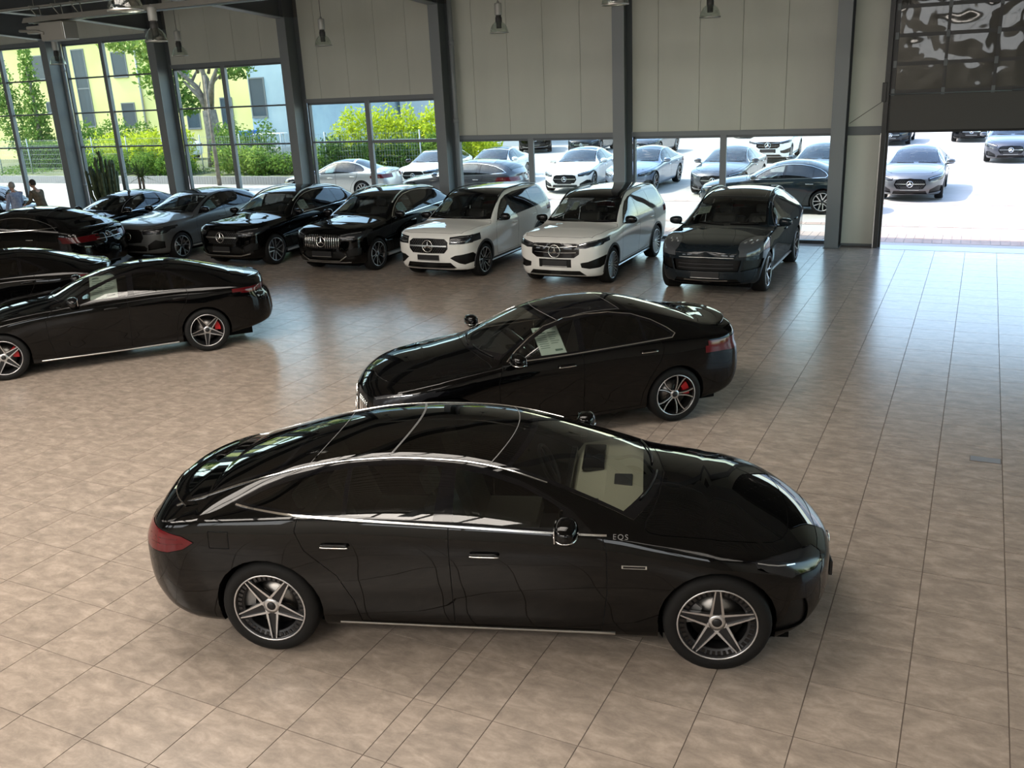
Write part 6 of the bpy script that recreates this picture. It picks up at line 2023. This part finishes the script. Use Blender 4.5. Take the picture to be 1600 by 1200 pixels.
building('long low warehouse far beyond the parking area', 'warehouse', -18, 50, 92, 110, 5.2, SHED, [(-12, -10, 2, 3.4), (-2, 0, 2, 3.4), (8, 10, 2, 3.4), (18, 20, 2, 3.4)], .3)

# ------------------------------------------------------------------ plants
def leafmat(nm, c1, c2, trans=.35):
    m = bpy.data.materials.new(nm); m.use_nodes = True
    nt = m.node_tree; N, Lk = nt.nodes, nt.links
    N.clear()
    o = N.new('ShaderNodeOutputMaterial'); d = N.new('ShaderNodeBsdfDiffuse'); tr = N.new('ShaderNodeBsdfTranslucent'); mx = N.new('ShaderNodeMixShader')
    g = N.new('ShaderNodeNewGeometry'); r = N.new('ShaderNodeValToRGB')
    r.color_ramp.elements[0].color = (*c1, 1); r.color_ramp.elements[1].color = (*c2, 1)
    Lk.new(g.outputs['Random Per Island'], r.inputs[0]); Lk.new(r.outputs[0], d.inputs[0]); Lk.new(r.outputs[0], tr.inputs[0])
    mx.inputs[0].default_value = trans
    Lk.new(d.outputs[0], mx.inputs[1]); Lk.new(tr.outputs[0], mx.inputs[2]); Lk.new(mx.outputs[0], o.inputs[0])
    return m
LF = {'lime': leafmat('lime_leaves', (.32, .42, .03), (.62, .66, .05)), 'green': leafmat('green_leaves', (.07, .15, .03), (.22, .33, .06)),
      'dark': leafmat('dark_leaves', (.025, .06, .015), (.09, .16, .04)), 'mid': leafmat('mid_leaves', (.13, .24, .05), (.36, .45, .10)), 'spike': leafmat('spike_leaves', (.06, .10, .04), (.16, .22, .09), .1)}
BARK = noisy(pmat('bark', (.2, .15, .1), .9), (.12, .10, .08), (.26, .21, .17), 6, 5)
rng = np.random.default_rng(3)
def leaves(blobs, n, size, shell=.55):
    """quads scattered through ellipsoid blobs (cx,cy,cz,rx,ry,rz)"""
    B = np.array(blobs, float)
    wts = (B[:, 3] * B[:, 4] * B[:, 5]) ** (2 / 3); wts /= wts.sum()
    idx = rng.choice(len(B), n, p=wts)
    d = rng.normal(size=(n, 3)); d /= np.linalg.norm(d, axis=1)[:, None]
    r = shell + (1 - shell) * rng.random(n) ** .6
    c = B[idx, :3] + d * B[idx, 3:] * r[:, None] * (1 + .10 * rng.normal(size=(n, 1)))
    a = rng.normal(size=(n, 3)); a /= np.linalg.norm(a, axis=1)[:, None]
    b_ = np.cross(a, d + .6 * rng.normal(size=(n, 3))); b_ /= np.linalg.norm(b_, axis=1)[:, None] + 1e-9
    s = size * (.6 + .8 * rng.random(n))[:, None]
    V = np.stack([c - a * s, c + b_ * s * .45, c + a * s, c - b_ * s * .45], 1).reshape(-1, 3)
    return V
def leaf_obj(nm, V, mat, parent, loc=(0, 0, 0)):
    me = bpy.data.meshes.new(nm); n = len(V) // 4
    me.vertices.add(len(V)); me.vertices.foreach_set('co', (V - np.array(loc)).ravel())
    me.loops.add(n * 4); me.loops.foreach_set('vertex_index', np.arange(n * 4))
    me.polygons.add(n); me.polygons.foreach_set('loop_start', np.arange(0, n * 4, 4)); me.polygons.foreach_set('loop_total', np.full(n, 4))
    me.update(); me.materials.append(mat)
    o = bpy.data.objects.new(nm, me); link(o, parent); o['kind'] = 'stuff'
    return o
def bush(x, y, w, d, h, matk, label, n=2600, size=.09, nm='bush', group=None, z0=.25, stems=True):
    t = empty(nm, (x, y, z0)); tag(t, label, 'bush', group)
    bl = []
    k = max(3, int(w * 2.2))
    for i in range(k):
        u = (i + .5) / k - .5
        hh = h * random.uniform(.72, 1.0)
        bl.append((x + u * w, y + random.uniform(-.2, .2) * d, z0 + hh * .5, w / k * .85, d * .5, hh * .52))
    leaf_obj('foliage', leaves(bl, n, size, .5), LF[matk], t, (x, y, z0))
    if stems:
        m_ = MB()
        for i in range(5):
            a = random.uniform(0, 6.28); m_.tube([(random.uniform(-.1, .1) * w, 0, -.2), (.18 * w * math.cos(a), .15 * d * math.sin(a), h * .45), (.3 * w * math.cos(a), .3 * d * math.sin(a), h * .8)], [.03, .02, .008], 5)
        m_.build('stem', BARK, t)
    return t
def box_hedge(x0, x1, y, d, h, matk, label, n, z0=.25, size=.06):
    t = empty('hedge', ((x0 + x1) / 2, y, z0)); tag(t, label, 'hedge')
    m = n
    P = rng.random((m, 3))
    f = rng.integers(0, 3, m)
    P[f == 0, 1] = rng.choice([0.0, 0.0, 1.0], (f == 0).sum()); P[f == 1, 2] = 1; P[f == 2, 1] = 0
    c = np.stack([x0 + P[:, 0] * (x1 - x0), y - d / 2 + P[:, 1] * d, z0 + P[:, 2] * h], 1) + rng.normal(size=(m, 3)) * .05
    a = rng.normal(size=(m, 3)); a /= np.linalg.norm(a, axis=1)[:, None]
    b_ = np.cross(a, rng.normal(size=(m, 3))); b_ /= np.linalg.norm(b_, axis=1)[:, None]
    s = size * (.6 + .8 * rng.random(m))[:, None]
    leaf_obj('foliage', np.stack([c - a * s, c + b_ * s * .5, c + a * s, c - b_ * s * .5], 1).reshape(-1, 3), LF[matk], t, ((x0 + x1) / 2, y, z0))
    mb = MB(); mb.box(x0 - (x0 + x1) / 2 + .08, x1 - (x0 + x1) / 2 - .08, -d / 2 + .08, d / 2 - .08, -.1, h - .08); mb.build('inner_twigs', pmat('hedge_core', (.03, .045, .015), .95), t)
    return t
def tree(x, y, trunk_h, r, blobs, matk, label, n=5000, size=.13, fork=True, z0=.2):
    t = empty('tree', (x, y, z0)); tag(t, label, 'tree')
    m_ = MB()
    if fork:
        m_.tube([(0, 0, -.2), (.05, 0, trunk_h * .5), (-.05, 0, trunk_h)], [r * 1.25, r, r * .85], 10)
        for k, (dx, dz) in enumerate(((-2.0, 2.6), (-.9, 3.4), (.5, 3.3), (1.9, 2.8), (.2, 2.0), (-1.4, 1.5))):
            m_.tube([(-.05, 0, trunk_h - .15), (dx * .35, random.uniform(-.4, .4), trunk_h + dz * .45), (dx, random.uniform(-1, 1), trunk_h + dz)], [r * .55, r * .34, r * .10], 7)
            m_.tube([(dx * .5, 0, trunk_h + dz * .55), (dx * .8 + .7, random.uniform(-1, 1), trunk_h + dz * .95)], [r * .22, r * .06], 5)
    else:
        m_.tube([(0, 0, -.2), (0, 0, trunk_h)], [r, r * .5], 8)
    m_.build('trunk', BARK, t)
    leaf_obj('foliage', leaves(blobs, n, size, .35), LF[matk], t, (x, y, z0))
    return t
# the forked tree in front of the yellow building
tree(-36.5, 38.2, 3.0, .42, [(-39.2, 38, 5.2, 1.5, 1.2, 1.5), (-38.2, 38.2, 3.6, 1.0, .8, .8), (-34.2, 38, 6.6, 2.0, 1.5, .9), (-33.9, 37.6, 5.1, 1.0, .8, .5), (-36.5, 38, 7.6, 3.0, 1.6, .9)], 'green', 'forked pale-barked tree before the yellow building', 3800, .15)
tree(-50.4, 38.5, 5.8, .16, [(-50.4, 38.5, 1.6 + .85 * i, .95 - .09 * i, .9 - .08 * i, .75) for i in range(7)] + [(-52.6, 38.6, 3.0, 1.2, .9, 2.2), (-53.6, 38.6, 5.0, 1.4, .9, 1.8)], 'green', 'dense columnar tree at far left outside the tall windows', 5200, .11, False)
tree(-31.2, 32.6, 4.6, .10, [(-33.2, 30.6, 6.2, 1.3, .7, .45), (-32.2, 30.8, 5.7, .9, .6, .35), (-34.4, 30.6, 6.5, 1.0, .6, .4), (-31.2, 31, 6.8, 1.6, 1.2, .5)], 'mid', 'light green tree whose hanging branches show at the top of the tall windows', 1500, .12, False)
# hedges and bushes
box_hedge(-50.5, -43.2, 37.6, 1.1, 1.45, 'green', 'clipped green box hedge outside the tall windows at left', 5200)
bush(-46.5, 39.8, 6.5, 1.8, 2.7, 'green', 'tall dark green shrubs above the clipped hedge at far left', 5200, .10)
bush(-40.6, 36.0, 4.6, 1.6, 2.35, 'lime', 'bright yellow-green bush seen between the two tall window posts', 5200, .09)
bush(-36.9, 35.2, 3.4, 1.5, 2.55, 'lime', 'yellow-green bush beside the second tall column', 3800, .09)
bush(-40.2, 34.6, 5.6, 1.2, 1.35, 'green', 'green shrubs under the yellow-green bush behind the cactus', 4200, .08)
bush(-36.0, 34.2, 3.2, 1.2, 1.2, 'green', 'green shrubs below the bush beside the second column', 2600, .08)
bush(-33.2, 36.6, 3.6, 1.5, 2.5, 'green', 'green shrub right of the forked tree trunk', 3600, .09)
bush(-31.4, 34.6, 2.8, 1.3, 1.5, 'mid', 'low green shrub behind the palisade kerb, under the forked tree', 3000, .08)
bush(-28.6, 34.6, 3.6, 1.3, 1.15, 'green', 'spreading low green shrub by the kerb right of the window post', 3200, .08)
bush(-27.4, 35.9, 1.5, 1.0, 1.7, 'mid', 'pale flowering shrub at the right side of the third tall window', 1500, .07)
bush(-25.9, 36.8, 3.2, 1.4, 2.9, 'lime', 'lime green bush at the left of the half height windows', 4200, .09)
bush(-23.2, 36.8, 2.8, 1.4, 3.2, 'lime', 'lime green bush in the middle of the half height windows', 4200, .09)
bush(-24.6, 35.0, 5.0, 1.2, 1.75, 'dark', 'dark green shrubs under the lime bushes behind the silver saloon', 4600, .08)
bush(-20.6, 37.4, 3.0, 1.4, 3.1, 'lime', 'lime green bush at the right of the half height windows', 4200, .09)
bush(-21.6, 36.0, 2.4, 1.2, 1.9, 'green', 'green shrub just left of the white hatchback outside', 3000, .08)
bush(-25.8, 45.4, 4.2, 1.5, 2.3, 'lime', 'yellow-green bushes far outside between the hatchback and the coupe', 3000, .11, z0=0)
# stuff between: ground cover
V = leaves([(-60 + i * 3.0, 35.2 + (i % 2) * 2.4, .28, 1.9, 1.6, .22) for i in range(13)], 9000, .07, .2)
o = leaf_obj('ground_cover', V, LF['green'], bed)

# wire fence behind the planting
t = empty('wire_fence', (-36, 39.6, 0)); tag(t, 'thin grey wire mesh fence with slim posts among the shrubs', 'fence')
FW = pmat('fence_grey', (.35, .38, .38), .5, .4)
x = -18.0
while x < 15.5:
    m_ = MB(); m_.tube([(x, -5.0, .2), (x, -5.0, 2.15)], .03, 6); m_.build('fence_post', FW, t); x += 2.5
m_ = MB()
for k in range(8): m_.tube([(-18, -5.0, .35 + .24 * k), (14.6, -5.0, .35 + .24 * k)], .005, 3)
k = -18.0
while k < 14.6: m_.box(k - .003, k + .003, -5.003, -4.997, .3, 2.1); k += .14
o = m_.build('wire_mesh', FW, t); o['kind'] = 'stuff'
bush(17.5, 11.0, 3.0, 4.5, 3.0, 'lime', 'yellow-green bush outside the right end wall, near half', 3200, .12, z0=0)
bush(17.5, 18.9, 3.0, 4.5, 2.6, 'green', 'green bush outside the right end wall, far half', 3200, .12, z0=0)
# blue bin, garden table
t = empty('wheelie_bin', (-39.75, 44.6, .1)); tag(t, 'blue waste bin beside the pale blue building', 'bin')
BLB = pmat('blue_plastic', (.02, .16, .55), .4)
m_ = MB(); m_.add([(-.26, -.3, .05), (.26, -.3, .05), (.26, .3, .05), (-.26, .3, .05), (-.32, -.36, 1.0), (.32, -.36, 1.0), (.32, .36, 1.0), (-.32, .36, 1.0)], [(0, 3, 2, 1), (4, 5, 6, 7), (0, 1, 5, 4), (1, 2, 6, 5), (2, 3, 7, 6), (3, 0, 4, 7)]); m_.build('bin_body', BLB, t)
m_ = MB(); m_.box(-.34, .34, -.38, .40, 1.0, 1.07, .02); m_.build('lid', BLB, t)
for s_ in (-.3, .3):
    m_ = MB(); m_.lathe([(0, s_ - .03), (.1, s_ - .03), (.1, s_ + .03), (0, s_ + .03)], 14, 'x', mat=Matrix.Translation((0, .32, .1))); m_.build('wheel', M['tyre'], t)
t.scale = (1.3, 1.3, 1.6)
t = empty('garden_table', (-37.4, 43.6, .1)); tag(t, 'white outdoor table beside the blue bin', 'table')
WPL = pmat('white_plastic', (.7, .7, .7), .5)
m_ = MB(); m_.box(-1.0, 1.0, -.5, .5, .72, .77, .02); m_.build('tabletop', WPL, t)
for sx in (-.85, .85):
    for sy in (-.4, .4):
        m_ = MB(); m_.tube([(sx, sy, 0), (sx * .9, sy * .9, .73)], .03, 6); m_.build('leg', WPL, t)
t.location.z = .9
m_ = MB(); m_.box(-1.4, 1.4, -.8, .8, -.95, -.02); m_.build('platform', pmat('platform_grey', (.4, .38, .36), .9), t)

# parked things far left outside
van = copy_tree(hatch); van['proto'] = hatch.name; at(van, -44.5, 42.7, 176); name(van, 'white car half hidden behind shrubs left of the forked tree', group=G_OUT); van.location.z = .28


# ------------------------------------------------------------------ plants inside the hall
t = empty('potted_cactus', (-25.35, 21.35, 0)); tag(t, 'tall dark green columnar cactus cluster in a pot by the tall windows', 'plant')
m_ = MB(); m_.lathe([(0, 0), (.30, 0), (.38, .42), (.40, .45), (.36, .45), (.34, .40), (0, .40)], 20); m_.build('pot', pmat('pot_anthracite', (.05, .05, .05), .6), t)
CAC = noisy(pmat('cactus_green', (.06, .09, .04), .7), (.03, .05, .02), (.10, .13, .06), 9, 5)
for k in range(22):
    a = k * 2.399; rr = .30 * math.sqrt(k / 22) * 1.25
    h = random.uniform(1.35, 2.0) * (1 - .25 * rr)
    lean = 1.35
    pts = [(rr * .5 * math.cos(a), rr * .5 * math.sin(a), .38), (rr * 1.2 * math.cos(a), rr * 1.2 * math.sin(a), .38 + h * .45), (rr * lean * math.cos(a), rr * lean * math.sin(a), .38 + h)]
    m_ = MB(); m_.tube([pts[0], pts[1], pts[2], (pts[2][0], pts[2][1], pts[2][2] + .05)], [.035, .05, .045, .01], 8)
    for j in range(7):
        s_ = random.uniform(.3, .95); q = [pts[0][i] + (pts[2][i] - pts[0][i]) * s_ for i in range(3)]
        b_ = random.uniform(0, 6.28)
        m_.tube([q, (q[0] + .07 * math.cos(b_), q[1] + .07 * math.sin(b_), q[2] + .10), (q[0] + .08 * math.cos(b_), q[1] + .08 * math.sin(b_), q[2] + .22)], [.02, .022, .006], 5)
    m_.build('cactus_stem', CAC, t)
def yucca(x, y, z0, h, label, nmx='yucca'):
    t = empty(nmx, (x, y, z0)); tag(t, label, 'plant', 'yuccas by the windows')
    m_ = MB(); m_.tube([(0, 0, .3), (.02, 0, h * .5), (0, .02, h)], [.05, .04, .035], 8); m_.build('trunk', BARK, t)
    m_ = MB(); m_.lathe([(0, 0), (.18, 0), (.23, .34), (.2, .34), (0, .32)], 16); m_.build('pot', pmat('pot_grey', (.10, .10, .10), .6), t)
    for k in range(34):
        a = k * 2.399; el = random.uniform(-.35, 1.4); L_ = random.uniform(.42, .62)
        d = Vector((math.cos(a) * math.cos(el), math.sin(a) * math.cos(el), math.sin(el)))
        p = Vector((0, 0, h - .05)); side = Vector((-math.sin(a), math.cos(a), 0)) * .022
        m_ = MB(); mid = p + d * L_ * .5 + Vector((0, 0, .03)); end = p + d * L_ - Vector((0, 0, .05))
        m_.add([p - side * .6, p + side * .6, mid + side, end, mid - side, mid + Vector((0, 0, -.008))], [(0, 1, 2, 5), (0, 5, 4), (5, 2, 3), (5, 3, 4)])
        m_.build('leaf', LF['spike'], t)
yucca(-23.95, 21.5, 0, 1.75, 'spiky yucca left of the second tall column, the taller of the two')
yucca(-23.4, 21.15, 0, 1.65, 'spiky yucca right beside the second tall column, the lower of the two')

# ------------------------------------------------------------------ people
SKIN = pmat('skin', (.50, .30, .22), .55)
def skin_mesh(nm, chains, mat, lvl=2):
    """chains: list of [(pos, radius), ...]; the first point of later chains may be (index of an earlier joint)"""
    vs, es, rs = [], [], []
    for ch in chains:
        prev = None
        for it in ch:
            if isinstance(it, int): prev = it; continue
            vs.append(it[0]); rs.append(it[1] if isinstance(it[1], (tuple, list)) else (it[1], it[1]))
            if prev is not None: es.append((prev, len(vs) - 1))
            prev = len(vs) - 1
    me = bpy.data.meshes.new(nm); me.from_pydata(vs, es, [])
    o = bpy.data.objects.new(nm, me); COL.objects.link(o)
    o.modifiers.new('s', 'SKIN'); 
    for i, v in enumerate(me.skin_vertices[0].data):
        v.radius = rs[i]; v.use_root = (i == 0)
    ss = o.modifiers.new('u', 'SUBSURF'); ss.levels = lvl; ss.render_levels = lvl
    dg = bpy.context.evaluated_depsgraph_get(); dg.update()
    m2 = bpy.data.meshes.new_from_object(o.evaluated_get(dg))
    m2.name = nm
    bpy.data.objects.remove(o)
    m2.materials.clear(); m2.materials.append(mat)
    m2.polygons.foreach_set('use_smooth', [True] * len(m2.polygons))
    return m2
def person(x, y, rz, label, top, legs, hair, la, ra, H=1.76, lean=0.0, bald=False):
    """la, ra: (elbow, wrist) offsets from the shoulder; faces local +x"""
    t = empty('person', (x, y, 0), rz); tag(t, label, 'person')
    s = H / 1.76
    hip, ch, nk = .95 * s, 1.28 * s, 1.47 * s
    lx = lambda z: lean * (z - hip)
    # body: trunk, neck, arms, legs as one surface
    V = [((0, 0, hip), (.11, .135)), ((lx(1.12 * s), 0, 1.12 * s), (.085, .11)), ((lx(ch), 0, ch), (.095, .13)), ((lx(1.42 * s), 0, 1.42 * s), (.07, .10)), ((lx(nk) + .01, 0, nk), .055), ((lx(1.56 * s) + .02, 0, 1.56 * s), .058)]
    chains = [V]
    n = len(V)
    def arm_(sd, el, wr, base):
        sh = Vector((lx(1.42 * s), sd * .18, 1.42 * s))
        e = sh + Vector(el); w = e + Vector(wr)
        d = (w - e).normalized()
        hd = w + d * .09
        out_ = [3, (tuple(sh), .058), (tuple((sh + e) / 2), .048), (tuple(e), .040), (tuple((e + w) / 2), .036), (tuple(w), .026), (tuple(w + d * .045), (.036, .020)), (tuple(hd), (.036, .018))]
        return out_, w, d, sh, e
    aL, wL, dL, shL, eL = arm_(1, *la, n); chains.append(aL); n1 = n + 7
    aR, wR, dR, shR, eR = arm_(-1, *ra, n1); chains.append(aR); n2 = n1 + 7
    for sd in (1, -1):
        chains.append([0, ((0, sd * .09, hip - .06), .095), ((.01, sd * .10, .72 * s), .078), ((.015, sd * .10, .49 * s), .058), ((0, sd * .10, .28 * s), .055), ((-.02, sd * .10, .09), .040), ((.03, sd * .11, .045), .038), ((.13, sd * .12, .035), .034)])
    body = link(bpy.data.objects.new('body', skin_mesh('body', chains, SKIN)), t)
    # fingers, each its own short chain rooted in the palm
    for w, d, sd in ((wL, dL, 1), (wR, dR, -1)):
        up = Vector((0, 0, 1)) if abs(d.z) < .8 else Vector((1, 0, 0))
        side = d.cross(up).normalized(); nrm = side.cross(d).normalized()
        ch2 = []
        for k, (o_, L_) in enumerate(((-.028, .065), (-.010, .078), (.010, .074), (.028, .058))):
            p = w + d * .10 + side * o_
            ch2.append([(tuple(p - d * .03), .008), (tuple(p + d * L_ * .5 - nrm * .006), .0078), (tuple(p + d * L_ - nrm * .022), .006)])
        p = w + d * .05 + side * .036 * sd
        ch2.append([(tuple(p - side * .01 * sd), .010), (tuple(p + side * .022 * sd + d * .025), .0085), (tuple(p + side * .026 * sd + d * .055 - nrm * .01), .007)])
        off = 0; cc = []
        hand = skin_mesh('fingers', ch2, SKIN, 1)
        link(bpy.data.objects.new('fingers', hand), body)
    # head
    hc = Vector((lx(1.64 * s) + .035, 0, 1.645 * s))
    m_ = MB()
    def sq(v):
        k = 1 - .22 * max(0, -v.z) ; return Vector((v.x * (1 - .1 * max(0, -v.z)), v.y * k, v.z))
    superell(m_, hc, (.098, .076, .122), 2.15, 16, 20, squash=sq)
    hd = m_.build('head', SKIN, body)
    m_ = MB(); m_.tube([hc + Vector((.09, 0, .02)), hc + Vector((.118, 0, -.018)), hc + Vector((.096, 0, -.032))], [.008, .014, .012], 8); m_.build('nose', SKIN, hd) if False else m_.build('nose', SKIN, body)
    m_ = MB()
    for sd in (1, -1): superell(m_, hc + Vector((0, sd * .078, -.005)), (.022, .010, .033), 2.2, 8, 10)
    m_.build('ears', SKIN, body)
    m_ = MB()
    for sd in (1, -1): superell(m_, hc + Vector((.086, sd * .030, .008)), (.008, .013, .007), 2, 6, 8)
    m_.build('eyes', pmat('eye_dark', (.03, .02, .02), .3), body)
    m_ = MB(); superell(m_, hc + Vector((.088, 0, -.062)), (.006, .024, .006), 2, 6, 8); m_.build('mouth', pmat('lips', (.35, .13, .11), .5), body)
    m_ = MB()
    def sqh(v): return Vector((v.x - .22, v.y, max(v.z, -.42 if v.x < .1 else .30)))
    superell(m_, hc + Vector((.006, 0, .012)), (.104, .084, .122), 2.15, 16, 20, squash=sqh)
    m_.build('hair', hair, body)
    # clothes a little outside the body
    g = .014
    sh_ch = [[((0, 0, hip - .20), (.15, .185)), ((0, 0, hip - .02), (.15, .18)), ((lx(1.12 * s), 0, 1.12 * s), (.13, .16)), ((lx(ch), 0, ch), (.145, .19)), ((lx(1.43 * s), 0, 1.43 * s), (.105, .15)), ((lx(nk), 0, nk - .01), .07)]]
    for sh_, e_, w_ in ((shL, eL, wL), (shR, eR, wR)):
        sh_ch.append([4, (tuple(sh_), .076), (tuple((sh_ + e_) / 2), .062), (tuple(e_), .054), (tuple(e_ + (w_ - e_) * .55), .048), (tuple(e_ + (w_ - e_) * .92), .040)])
    link(bpy.data.objects.new('jacket', skin_mesh('jacket', sh_ch, top)), body)
    tr = [[((0, 0, hip), (.135, .165)), ((0, 0, hip - .05), (.13, .16))]]
    for sd in (1, -1):
        tr.append([1, ((0, sd * .09, hip - .10), .105), ((.01, sd * .10, .72 * s), .092), ((.015, sd * .10, .49 * s), .072), ((0, sd * .10, .28 * s), .066), ((-.02, sd * .10, .08), .060)])
    link(bpy.data.objects.new('trousers', skin_mesh('trousers', tr, legs)), body)
    m_ = MB()
    for sd in (1, -1): superell(m_, (.05, sd * .11, .05), (.14, .05, .05), 2.8, 8, 14)
    m_.build('shoes', M['trim'], body)
    return t
BLUEC = noisy(pmat('pale_blue_shirt', (.30, .36, .52), .8), (.24, .29, .46), (.42, .47, .60), 14, 3)
BROWN = noisy(pmat('brown_jacket', (.12, .09, .06), .85), (.09, .07, .05), (.15, .115, .08), 10, 3)
GREYH = pmat('grey_hair', (.30, .28, .26), .8); DARKH = pmat('dark_hair', (.02, .016, .013), .7)
DTR = pmat('dark_trousers', (.03, .03, .035), .85)
person(-25.95, 18.55, math.radians(178), 'grey-haired person in a pale blue patterned shirt standing behind the black fastback', BLUEC, DTR, GREYH, ((.02, .06, -.29), (.12, .02, -.22)), ((.05, -.06, -.28), (.20, .0, -.12)), 1.74, .05)
person(-25.05, 18.75, math.radians(186), 'dark-haired person in a brown jacket bending slightly forward beside the one in pale blue', BROWN, DTR, DARKH, ((.05, .07, -.28), (.22, -.02, -.08)), ((.06, -.07, -.28), (.22, .02, -.10)), 1.80, .30)
person(-26.82, 18.25, math.radians(5), 'person in dark clothes at the left edge reaching toward the one in pale blue', pmat('black_jacket', (.015, .012, .014), .8), DTR, DARKH, ((.22, .05, -.14), (.24, .0, -.02)), ((.16, -.06, -.20), (.24, .02, -.03)), 1.72, .12)
